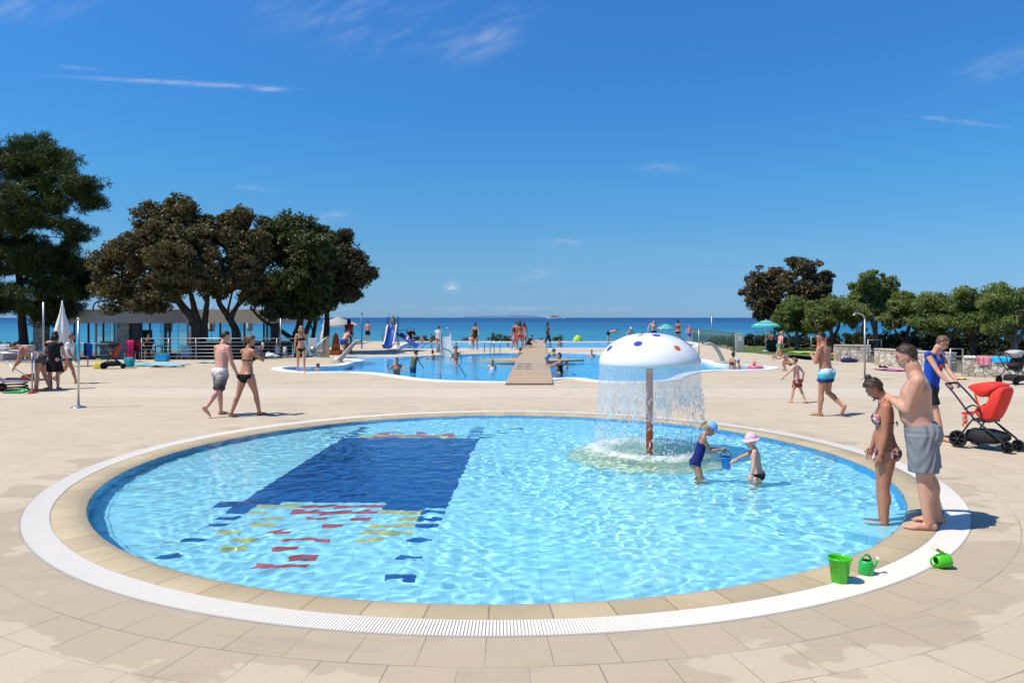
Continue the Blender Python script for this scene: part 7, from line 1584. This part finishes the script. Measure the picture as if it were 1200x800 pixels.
for (x, Y, lab) in ((182, 39.5, 'dark round bar table behind the seated guest'), (190, 40.5, 'dark round bar table right of the seated guest'), (330, 39.8, 'dark round table under the dense dark oak')):
    p = AT(x, 400, Y); p.z = TZ; r = thing('table', lab, 'table', p); m_ = MB(); m_.lathe([(.42, .98), (.42, 1.02), (0, 1.02)], 20); m_.build('table_top', DARKW, r); m_ = MB(); m_.tube([(0, 0, 0), (0, 0, .98)], .04, 8); m_.lathe([(.26, 0), (.26, .02), (.05, .04)], 16); m_.build('stand', BLKM, r)
r = thing('bar_stool', 'dark bar stool under the seated guest', 'stool', gp); m_ = MB(); m_.lathe([(.17, .66), (.18, .68), (.18, .70), (0, .71)], 18); m_.build('seat', BLKM, r)
for k in range(4): a = pi / 4 + pi / 2 * k; m_ = MB(); m_.tube([(.1 * math.cos(a), .1 * math.sin(a), .67), (.2 * math.cos(a), .2 * math.sin(a), 0)], .014, 6); m_.build('leg', BLKM, r)

# ---- railings and fences
def railing(label, a, b, h, bars, gap, m, name='railing', mesh=False):
    a = Vector(a); b = Vector(b); L = (b - a).length; r = thing(name, label, 'railing' if name == 'railing' else 'fence', a, math.atan2(b.y - a.y, b.x - a.x)); n = max(1, round(L / gap))
    for k in range(n + 1): m_ = MB(); m_.tube([(L * k / n, 0, -.01), (L * k / n, 0, h)], 0.024, 8); m_.build('post', m, r)
    m_ = MB(); m_.tube([(-.04, 0, h + .02), (L + .04, 0, h + .02)], 0.026, 8); m_.build('handrail', m, r)
    m_ = MB()
    if mesh: 
        for k in range(int(L / .09)): m_.tube([(.045 + .09 * k, 0, .06), (.045 + .09 * k, 0, h)], 0.006, 4)
        m_.tube([(0, 0, .06), (L, 0, .06)], .012, 6)
    else:
        for k in range(bars): m_.tube([(0, -.015, h * (k + 1) / (bars + 1)), (L, -.015, h * (k + 1) / (bars + 1))], 0.012, 6)
    m_.build('bars', m, r); return r
ra, rb = AT(166, 423, 35.9), AT(356, 423, 36.1); ra.z = rb.z = 0
rl = railing('long steel railing with five bars along the terrace under the oaks', ra, rb, 1.05, 5, 1.3, GALV)
a, b = AT(75, 430, 31.5), AT(131, 430, 31.5); a.z = b.z = 0; railing('short steel railing with towels at the left of the terrace', a, b, 0.95, 3, 1.1, GALV)
a, b = G(812, 401), G(861, 411); GREENM = mat('green_wire', (0.06, 0.13, 0.10), 0.5); railing('green mesh fence running from the sea edge to the grey notice box', a, b, 1.12, 0, 2.4, GREENM, 'mesh_fence', True)
a, b = AT(448, 401, 62.5), AT(478, 401, 62.5); a.z = b.z = 0; railing('green mesh fence at the sea edge behind the blue slide', a, b, 1.0, 0, 1.1, GREENM, 'mesh_fence', True)
a, b = AT(884, 403, 50), AT(965, 403, 50); a.z = b.z = 0; railing('green mesh fence under the low olive trees', a, b, 1.15, 0, 2.2, GREENM, 'mesh_fence', True)
# timber ramp rail
p0 = at(372, 419); r = thing('ramp_railing', 'weathered wooden ramp railing right of the white notice board', 'railing', p0); m_ = MB(); m_.tube([(-.05, 0, .62), (.45, 0, 1.05)], .035, 8); m_.build('handrail', PANELW, r)
for k in range(6): m_ = MB(); m_.box((.02 + .085 * k, 0, (.6 + .075 * k) / 2), (.05, .03, .6 + .075 * k)); m_.build('slat', WOODG, r)
m_ = MB(); m_.box((.54, 0, .56), (.14, .12, 1.12)); m_.build('post', WOODG, r)
p0 = at(366.5, 418); r = thing('notice_board', 'white notice board leaning beside the blond woman', 'board', p0, R(6)); m_ = MB(); m_.box((0, 0, .52), (.44, .05, .96), bev=.02); m_.build('panel', PANELW, r); m_ = MB(); m_.lathe([(.17, -.02), (.17, .03), (0, .035)], 18, (0.02, -.05, .38), M=Matrix.Rotation(R(90), 3, 'X')); m_.build('round_vent', GALV, r); m_ = MB(); m_.box((-.2, 0.1, .26), (.04, .2, .52)); m_.box((.2, .1, .26), (.04, .2, .52)); m_.build('stand', PANELW, r)
p0 = at(866.5, 411); r = thing('notice_box', 'pale grey upright notice box at the end of the mesh fence', 'box', p0); m_ = MB(); m_.box((0, 0, .55), (.52, .3, 1.1), bev=.02); m_.build('body', mat('grey_cabinet', (0.40, 0.41, 0.40), 0.6), r); m_ = MB(); m_.box((0, -.155, .78), (.26, .01, .34)); m_.build('notice', PANELW, r)

# ---- stone walls, gates and what lies on them
def stone_wall(label, a, b, h, t_=0.34):
    a = Vector((*a, 0)); b = Vector((*b, 0)); L = (b - a).length; r = thing('stone_wall', label, 'wall', a, math.atan2(b.y - a.y, b.x - a.x)); rnd = random.Random(int(L * 100))
    n = max(4, int(L / .25)); m_ = MB(); m_.box((L / 2, 0, h / 2 - .06), (L, t_, h + .12), bev=.035); m_.build('masonry', STONE, r)
    m_ = MB(); x = 0
    while x < L - .05: w_ = min(rnd.uniform(.3, .5), L - x); m_.box((x + w_ / 2, 0, h + .03), (w_ - .012, t_ + .05 + rnd.uniform(-.02, .02), .055 + rnd.uniform(-.01, .01)), bev=.012); x += w_
    m_.build('capstones', mat('capstone', (0.50, 0.45, 0.37), 0.85, var=.15, scale=3, bump=.3), r)
stone_wall('short rubble stone wall farthest along the right edge', (15.55, 35.1), (17.0, 34.4), 0.74)
stone_wall('rubble stone wall behind the foreground couple', (16.05, 31.9), (16.95, 27.9), 0.70)
stone_wall('rubble stone wall with towels laid over it nearest the right margin', (16.1, 25.95), (19.0, 24.3), 0.66)
def gate(label, px, py, w_, h):
    p = G(px, py); r = thing('metal_gate', label, 'gate', p); m_ = MB(); m_.tube([(-w_ / 2, 0, 0), (-w_ / 2, 0, h), (w_ / 2, 0, h), (w_ / 2, 0, 0)], .03, 8); m_.tube([(-w_ / 2, 0, h * .5), (w_ / 2, 0, h * .5)], .02, 8); m_.build('gate_frame', GALV, r)
    m_ = MB(); [m_.tube([(-w_ / 2 + w_ * (k + 1) / 7, 0, .08), (-w_ / 2 + w_ * (k + 1) / 7, 0, h * .5)], .007, 5) for k in range(6)]; m_.build('mesh_panel', GREENM, r)
gate('narrow steel gate between the stone walls next to the young man in blue', 1121, 440.5, .44, .98); gate('steel gate frame beside the right shower pole', 1025, 424.5, .62, 1.05); gate('steel gate frame behind the low olive tree', 957, 415, .62, 1.0)
def drape(name, label, cat, c, size, m, rz=0.0, hang=0.0, z=0.02, seed=1, group=None, fold=0.02):
    """cloth lying on something, its ends hanging by hang"""
    rnd = np.random.RandomState(seed); nx, ny = 22, 22; u = np.linspace(-.5, .5, nx); v = np.linspace(-.5, .5, ny); U, V_ = np.meshgrid(u, v); X = U * size[0]; flat = max(size[1] - 2 * hang, .05); s = V_ * size[1]
    Yv = np.clip(s, -flat / 2, flat / 2); over = np.maximum(np.abs(s) - flat / 2, 0); Yv = Yv + np.sign(s) * np.minimum(over, .03); Zv = -np.maximum(over - .02, 0)
    Zv = Zv + fold * (np.sin(U * 13 + V_ * 5 + seed) * .5 + np.sin(V_ * 11 - U * 4) * .4 + .8) * (hang == 0) + fold * .3 * rnd.rand(ny, nx) * (hang == 0); Yv = Yv + (over > 0) * fold * np.sin(U * 16 + seed) * np.sign(s) * .8
    X = X * (1 + .05 * np.sin(V_ * 7 + seed)); P = np.stack([X, Yv, Zv], -1).reshape(-1, 3); idx = np.arange(nx * ny).reshape(ny, nx); q = np.stack([idx[:-1, :-1], idx[:-1, 1:], idx[1:, 1:], idx[1:, :-1]], -1).reshape(-1, 4)
    P2 = P - np.array([0, 0, .012]); o = link(grid_mesh(name, np.concatenate([P, P2]), np.concatenate([q, q[:, ::-1] + len(P)]), m), name, None, Vector((c[0], c[1], z)), rz); tag(o, label, cat, group); return o
WD = math.atan2(24.3 - 25.95, 19.0 - 16.1)
def on_wall(d): return (16.1 + d * math.cos(WD), 25.95 + d * math.sin(WD))
drape('towel', 'rose striped towel hanging over the right stone wall', 'towel', on_wall(.62), (.42, 1.0), mat_boards('rose_stripes', (0.68, 0.25, 0.30), False, .09), WD, .30, .735, 3)
drape('towel', 'bright blue towel hanging over the right stone wall', 'towel', on_wall(1.25), (.75, .8), cloth('cyan', (0.03, 0.42, 0.78)), WD, .2, .735, 5)
drape('towel', 'white towel bundled on the left end of the right stone wall', 'towel', on_wall(.22), (.34, .5), C_WHITE, WD, .08, .74, 7)
q = G(1046, 434); drape('towel', 'mauve towel spread on the paving by the black shoes', 'towel', (q.x, q.y), (.9, 1.2), cloth('mauve', (0.45, 0.14, 0.30)), .3, 0, .020, 2)
drape('towel', 'orange towel hanging over the wall behind the foreground couple', 'towel', (16.4, 30.3), (.4, .9), C_ORANGE, math.atan2(-4, .9), .28, .77, 4)
q = G(972, 415.5); drape('towel', 'orange towel spread on the paving edge by the low olive tree', 'towel', (q.x, q.y), (1.6, 1.5), cloth('apricot', (0.78, 0.30, 0.08)), .2, 0, .035, 6)
q = G(944, 413.5); drape('towel', 'lime towel spread on the paving edge left of the orange towel', 'towel', (q.x, q.y), (1.6, 1.5), cloth('limey', (0.48, 0.60, 0.10)), .1, 0, .035, 8)
q = G(1160, 444.5); drape('towel', 'small yellow cloth at the foot of the right stone wall', 'towel', (q.x - 1.0, q.y), (.5, .3), C_YELLOW, .1, 0, .020, 9)
for i, (x, y) in enumerate(((1032.5, 431), (1038, 431.5))):
    q = G(x, y); r = thing('shoe', 'black shoe beside the mauve towel, %s of the pair' % ('left' if i == 0 else 'right'), 'shoe', q, R(20), 'black shoes by the mauve towel'); m_ = MB(); m_.ell((0, 0, .035), (.14, .05, .035)); m_.ell((-.06, 0, .07), (.07, .045, .05)); m_.build('upper', BLKF, r); m_ = MB(); m_.box((0, 0, .01), (.28, .095, .02), bev=.008); m_.build('sole', WHITE_P, r)
q = G(993, 424.5); r = thing('bag', 'dark blue crumpled bag at the foot of the farthest stone wall', 'bag', q); m_ = MB(); m_.ell((0, 0, .1), (.34, .16, .13)); m_.ell((.3, .02, .08), (.2, .14, .10)); m_.build('sack', C_NAVY, r); m_ = MB(); m_.tube(smooth_path([(-.2, 0, .16), (-.1, 0, .32), (.1, 0, .32), (.2, 0, .16)], 4), .014, 6); m_.build('strap', C_NAVY, r)
q = AT(963, 416, 33); r = thing('swim_float', 'orange and white inflatable board behind the man in gradient shorts', 'float', (q.x, 33, 0)); m_ = MB(); m_.box((0, 0, .62), (.42, .12, 1.2), bev=.055); m_.build('board', C_ORANGE, r); m_ = MB(); m_.ell((-.22, -.05, .42), (.18, .12, .12)); m_.build('pillow', C_WHITE, r)
q = G(903, 412); r = thing('bag', 'large black bag under the turquoise parasol', 'bag', q); m_ = MB(); m_.box((0, 0, .36), (.62, .4, .72), bev=.12); m_.build('sack', BLKF, r); m_ = MB(); m_.tube(smooth_path([(-.15, -.1, .7), (-.1, -.1, .86), (.1, -.1, .86), (.15, -.1, .7)], 4), .016, 6); m_.build('handle', BLKF, r)
q = at(905, 409); r = thing('sun_chair', 'low folding chair under the person in brown', 'chair', q, R(200)); m_ = MB(); m_.box((0, 0, .36), (.5, .5, .03)); m_.build('seat', C_NAVY, r); m_ = MB(); m_.box((-.3, 0, .62), (.03, .5, .55), rot=Matrix.Rotation(R(-14), 3, 'Y')); m_.build('backrest', C_NAVY, r)
for sx in (-1, 1):
    for sy in (-1, 1): m_ = MB(); m_.tube([(sx * .22, sy * .23, .35), (sx * .24, sy * .24, 0)], .014, 6); m_.build('leg', GALV, r)
lw = MB(); pts = [G(862, 412.5), G(930, 416), G(985, 421), AT(1015, 400, 48), AT(860, 400, 52), AT(855, 400, 47)]
lw.add([(p.x, p.y, .005) for p in pts], [tuple(range(len(pts)))], 0, False)
gm, t, out_ = new_mat('short_grass'); tc = t.n.new('ShaderNodeTexCoord'); n = t.noise(tc.outputs['Object'], 3.0, 6.0, .7); principled(t, out_, t.ramp(n, [(.3, (.05, .085, .02)), (.55, (.10, .16, .035)), (.75, (.17, .2, .06))]), .9, 0, t.bump(t.noise(tc.outputs['Object'], 60., 3.), .8, .03), .2)
tag(lw.build('lawn', gm), kind='structure')

# ---- trolley and gear at the left margin
tr0 = G(41, 459); r = thing('metal_trolley', 'steel frame trolley with crossed legs at the left margin', 'trolley', (tr0.x, tr0.y, 0)); LT = 1.9
m_ = MB(); zt = 1.1
for y in (0, .75):
    m_.tube([(0, y, 0.02), (0, y, zt), (-LT, y, zt), (-LT, y, .02)], .022, 8)
for x in (0, -LT): m_.tube([(x, 0, zt), (x, .75, zt)], .022, 8)
m_.tube([(-.08, 0, 0), (-.08, 0, zt)], .018, 8); m_.build('frame', STEEL, r)
m_ = MB(); [m_.tube([(-.1 - .8 * k, .0, .36), (-.9 - .8 * k, .0, .86)], .016, 8) or m_.tube([(-.9 - .8 * k, .02, .36), (-.1 - .8 * k, .02, .86)], .016, 8) for k in range(2)]; m_.build('cross_bars', STEEL, r)
m_ = MB(); m_.box((-LT / 2, .375, .30), (LT - .05, .7, .03)); m_.build('lower_shelf', mat('lilac_board', (0.45, 0.42, 0.52), 0.6), r); m_ = MB(); m_.box((-LT / 2, .375, .88), (LT - .05, .7, .03)); m_.build('upper_shelf', GALV, r)
for x in (-.9, -LT + .1): wheel(r, (x, -.03, .13), .13, .04, spokes=5)
q = tr0 + Vector((-1.0, .38, .915)); bx = thing('crate', 'grey plastic crate on the upper shelf of the trolley', 'crate', q); m_ = MB(); m_.lathe([(.30, 0), (.36, .2), (.38, .2), (.37, .22), (.34, .2), (.28, .02), (0, .02)], 4, sx=1.1, sy=.7, smooth=False); m_.build('tub', mat('grey_plastic', (0.3, 0.3, 0.32), .5), bx); m_ = MB(); m_.tube(smooth_path([(-.2, -.2, .2), (-.1, -.26, .26), (.1, -.26, .26), (.2, -.2, .2)], 3), .012, 6); m_.build('grip', BLKM, bx)
q = tr0 + Vector((-.42, .30, .53)); o = MB(); o.ell((0, 0, .06), (.18, .12, .10), None, 14, 10); o.ell((.13, .02, .1), (.1, .09, .09), None, 12, 8); tag(o.build('float_bag', C_ORANGE, None, q - Vector((0, 0, .215))), 'bright orange float bag on the lower shelf of the trolley', 'bag')
def fin(label, px, py, m, rz, L=.5, z=.012):
    q = G(px, py); r = thing('swim_fin', label, 'flipper', (q.x, q.y, z), rz, 'swim fins on the paving by the trolley'); m_ = MB(); m_.prism([(0, -.05), (.2, -.07), (L, -.11), (L, .11), (.2, .07), (0, .05)], 0, .02); m_.build('blade', m, r); m_ = MB(); m_.ell((-.03, 0, .045), (.15, .06, .045)); m_.build('foot_pocket', m, r)
fin('green swim fin lying on the paving in front of the trolley', 24, 461, GRN2, R(170)); fin('second green swim fin lying crossed behind the other green one', 29, 459.5, GRN2, R(150))
for k, (x, y) in enumerate(((36.5, 461), (40.5, 460.5))): q = G(x, y); r = thing('flip_flop', 'red flip flop beside the trolley foot, %s one' % ('left' if k == 0 else 'right'), 'sandal', q, R(90 + 10 * k), 'red flip flops by the trolley'); m_ = MB(); m_.prism([(-.13, -.04), (-.05, -.045), (.1, -.055), (.14, 0), (.1, .055), (-.05, .045), (-.13, .04)], 0, .018); m_.build('sole', C_RED, r); m_ = MB(); m_.tube([(-.03, -.045, .015), (.06, 0, .05), (-.03, .045, .015)], .008, 6); m_.build('strap', C_RED, r)
q = G(18, 457); hs = thing('hose', 'coiled olive hose on the paving by the trolley', 'hose', (q.x, q.y, 0)); m_ = MB(); m_.tube([(.32 * (1 + .12 * math.sin(3.3 * a)) * math.cos(a), .26 * math.sin(a), .03 + .014 * a) for a in [2 * pi * k / 20 for k in range(70)]], .022, 6); m_.build('coil', C_OLIVE, hs); m_ = MB(); m_.tube([(-.3, -.1, .02), (-.8, -.18, .02), (-1.6, -.1, .02)], .022, 6); m_.build('tail', C_OLIVE, hs)
sbq = AT(20, 410, 34); r = thing('sunbed_stack', 'stack of white plastic sunbeds behind the trolley', 'sunbeds', (sbq.x, 34, 0))
for k in range(5): m_ = MB(); m_.box((0.02 * (k % 2), 0, .38 + .10 * k), (1.25 + .06 * (k % 2), .62, .055), bev=.02); m_.box((-.5, 0, .42 + .10 * k), (.3, .6, .07), bev=.02); m_.build('sunbed', WHITE_P, r)
m_ = MB(); [m_.tube([(sx * .55, sy * .25, 0), (sx * .55, sy * .25, .36)], .03, 6) for sx in (-1, 1) for sy in (-1, 1)]; m_.build('legs', WHITE_P, r)

# ---- towels and things along the terrace
def hang(label, px, top_py, Y, w_, h, m, seed): q = AT(px, top_py, Y); return drape('towel', label, 'towel', (q.x, q.y), (w_, 2 * h), m, 0.0, h - .03, q.z, seed, None, .03)
zr = 0.95 + .05
for (x, w_, h, m, lab, sd) in ((88, .42, .82, C_TEAL, 'teal towel hanging on the short railing', 3), (101.5, .2, .6, C_NAVY, 'narrow navy towel hanging on the short railing left of the blue one', 5), (105, .16, .62, C_BLUE, 'blue towel hanging on the short railing', 7)): q = AT(x, 400, 31.5); drape('towel', lab, 'towel', (q.x, 31.5), (w_, 2 * h), m, 0, h - .03, zr, sd, None, .03)
q = AT(153, 400, 34.6); drape('towel', 'hot pink towel over a chair back by the railing', 'towel', (q.x, 34.6), (.3, 1.9), cloth('hot_pink', (0.72, 0.03, 0.14)), .1, .92, 1.02, 9)
r = thing('folding_chair', 'dark red folding chair under the hot pink towel', 'chair', (q.x + .12, 34.7, 0), .1); m_ = MB(); m_.box((0, .0, .98), (.62, .03, .05)); m_.box((.06, 0, .72), (.46, .03, .46)); m_.build('backrest', cloth('maroon', (0.16, 0.01, 0.02)), r); m_ = MB(); m_.box((0, -.25, .44), (.5, .46, .04)); m_.build('seat', BLKF, r)
for sx in (-1, 1):
    for sy in (0, -.46): m_ = MB(); m_.tube([(sx * .24, sy, 0), (sx * .24, sy, .98 if sy == 0 else .44)], .014, 6); m_.build('leg', GALV, r)
q = AT(190, 421, 34.8); r = thing('cooler_bag', 'bright blue cooler bag standing on the paving by the railing', 'cooler', (q.x, 34.8, 0)); m_ = MB(); m_.box((0, 0, .16), (.58, .34, .30), bev=.04); m_.build('body', cloth('cooler', (0.02, 0.34, 0.66)), r); m_ = MB(); m_.box((0, 0, .325), (.6, .36, .04), bev=.015); m_.build('lid', cloth('cooler_lid', (0.03, 0.42, 0.72)), r); m_ = MB(); m_.tube(smooth_path([(-.2, 0, .34), (-.15, 0, .46), (.15, 0, .46), (.2, 0, .34)], 3), .012, 6); m_.build('handle', C_NAVY, r)
for (x, y, w_, h_, c_, lab, sd) in ((172, 427, 2.6, .9, (0.12, 0.50, 0.50), 'pale turquoise towel spread along the foot of the railing', 2), (193, 428, 1.8, 1.4, (0.25, 0.55, 0.66), 'light blue air mattress like towel spread in the sun by the cooler bag', 4), (246, 425, 1.0, .6, (0.3, 0.62, 0.6), 'mint towel on the paving before the broadest oak', 6), (196, 430.5, 1.4, .3, (0.55, 0.3, 0.2), 'rust patterned towel at the edge of the light blue one', 8), (145, 428, 1.9, .7, (0.3, 0.5, 0.4), 'sea green towel on the paving right of the black pushchair', 10)): q = G(x, y); drape('towel', lab, 'towel', (q.x, q.y), (w_, h_), cloth('spread%d' % sd, c_), .05, 0, .020, sd)
q = G(116, 432); r = thing('bag', 'yellow beach bag on the paving left of the black pushchair', 'bag', q); m_ = MB(); m_.box((0, 0, .14), (.42, .2, .28), bev=.08); m_.build('sack', C_YELLOW, r); m_ = MB(); m_.tube(smooth_path([(-.12, -.05, .26), (-.08, -.05, .4), (.08, -.05, .4), (.12, -.05, .26)], 3), .012, 6); m_.build('handle', C_YELLOW, r)
q = G(139, 430); r = thing('bag', 'teal rucksack on the paving under the dark canopy', 'bag', q + Vector((.4, .1, 0))); m_ = MB(); m_.box((0, 0, .2), (.4, .26, .4), bev=.1); m_.build('sack', C_TEAL, r); m_ = MB(); m_.box((0, -.14, .15), (.26, .06, .2), bev=.025); m_.build('pocket', C_TEAL, r)
q = G(317, 419.5); o = MB(); o.ell((0, 0, .12), (.28, .2, .15)); o.ell((.26, .02, .08), (.2, .16, .1)); o.ell((-.1, 0, .22), (.14, .12, .1)); tag(o.build('bag', C_WHITE, None, q), 'crumpled white bag on the paving before the dark pillar', 'bag')
for (x, y, lab) in ((392.5, 415.5, 'orange plastic beach seat left of the blue shorts man'), (406, 414.5, 'orange plastic beach seat right of the slanting water cannon')): q = G(x, y); r = thing('beach_chair', lab, 'seat', q); m_ = MB(); m_.box((0, 0, .14), (.62, .5, .24), bev=.07); m_.build('base', C_ORANGE, r); m_ = MB(); m_.box((0, .22, .42), (.5, .1, .4), bev=.045); m_.build('backrest', C_ORANGE, r)
q = AT(393.5, 400, 43); r = thing('rescue_board', 'orange rescue board standing upright behind the beach seats', 'board', (q.x, 43, 0)); m_ = MB(); out = [(.2 * math.cos(a), .55 + .58 * math.sin(a)) for a in [2 * pi * k / 24 for k in range(24)]]; m_.prism(out, -.03, .03, M=Matrix.Rotation(R(90), 3, 'X'), c=(0, 0, .05)); m_.build('board', C_ORANGE, r); m_ = MB(); m_.box((0, 0, .06), (.2, .3, .12)); m_.build('stand', BLKM, r)
# ---- out at sea
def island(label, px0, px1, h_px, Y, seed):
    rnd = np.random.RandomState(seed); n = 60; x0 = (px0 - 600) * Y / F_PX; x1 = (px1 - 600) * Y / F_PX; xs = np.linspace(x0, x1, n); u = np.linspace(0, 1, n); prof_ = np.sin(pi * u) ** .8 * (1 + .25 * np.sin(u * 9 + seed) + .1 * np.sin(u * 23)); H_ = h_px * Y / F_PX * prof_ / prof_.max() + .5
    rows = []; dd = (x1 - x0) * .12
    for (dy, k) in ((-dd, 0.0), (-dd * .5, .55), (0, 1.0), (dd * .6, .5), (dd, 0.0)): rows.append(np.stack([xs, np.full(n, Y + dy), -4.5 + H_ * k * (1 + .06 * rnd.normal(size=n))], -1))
    P = np.concatenate(rows); idx = np.arange(5 * n).reshape(5, n); q_ = np.stack([idx[:-1, :-1], idx[:-1, 1:], idx[1:, 1:], idx[1:, :-1]], -1).reshape(-1, 4); o = link(grid_mesh('island_hills', P, q_, mat('haze_blue_hills', (0.085, 0.15, 0.25), 0.9, var=.1, scale=.0008)), 'island_hills'); tag(o, kind='structure')  # distance haze is painted into the blue base colour, no air volume
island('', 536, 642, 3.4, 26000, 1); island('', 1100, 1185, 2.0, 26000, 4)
q = AT(648, 372, 5000); bt = thing('ferry', 'white ferry with a red stripe on the horizon right of the walkway', 'boat', (q.x, 5000, -4.4)); m_ = MB()
m_.loft([[(x, -w_, 0), (x, w_, 0), (x * 1.02, w_ * 1.1, 9), (x * 1.02, -w_ * 1.1, 9)] for x, w_ in ((-42, 2), (-32, 7), (30, 8), (40, 8))], smooth=False); m_.build('hull', WHITE_P, bt); m_ = MB(); m_.box((12, 0, 14), (50, 13, 10)); m_.box((22, 0, 21), (28, 11, 5)); m_.build('superstructure', mat('rusty_cabin', (0.42, 0.20, 0.15), .6), bt); m_ = MB(); m_.box((12, 0, 20.5), (49, 12.6, 3)); m_.build('deck_house', WHITE_P, bt); m_ = MB(); m_.lathe([(3, 0), (2.6, 7), (0, 7)], 12, (24, 0, 23)); m_.build('funnel', WHITE_P, bt)
q = AT(661, 372, 5200); bt = thing('motor_boat', 'tiny white motor boat trailing the ferry on the horizon', 'boat', (q.x, 5200, -4.4)); m_ = MB(); m_.loft([[(x, -w_, 0), (x, w_, 0), (x, w_ * 1.2, 4), (x, -w_ * 1.2, 4)] for x, w_ in ((-12, .5), (-7, 2.5), (10, 3))], smooth=False); m_.build('hull', WHITE_P, bt); m_ = MB(); m_.box((3, 0, 5.5), (9, 4.5, 3.5)); m_.build('cabin', WHITE_P, bt)
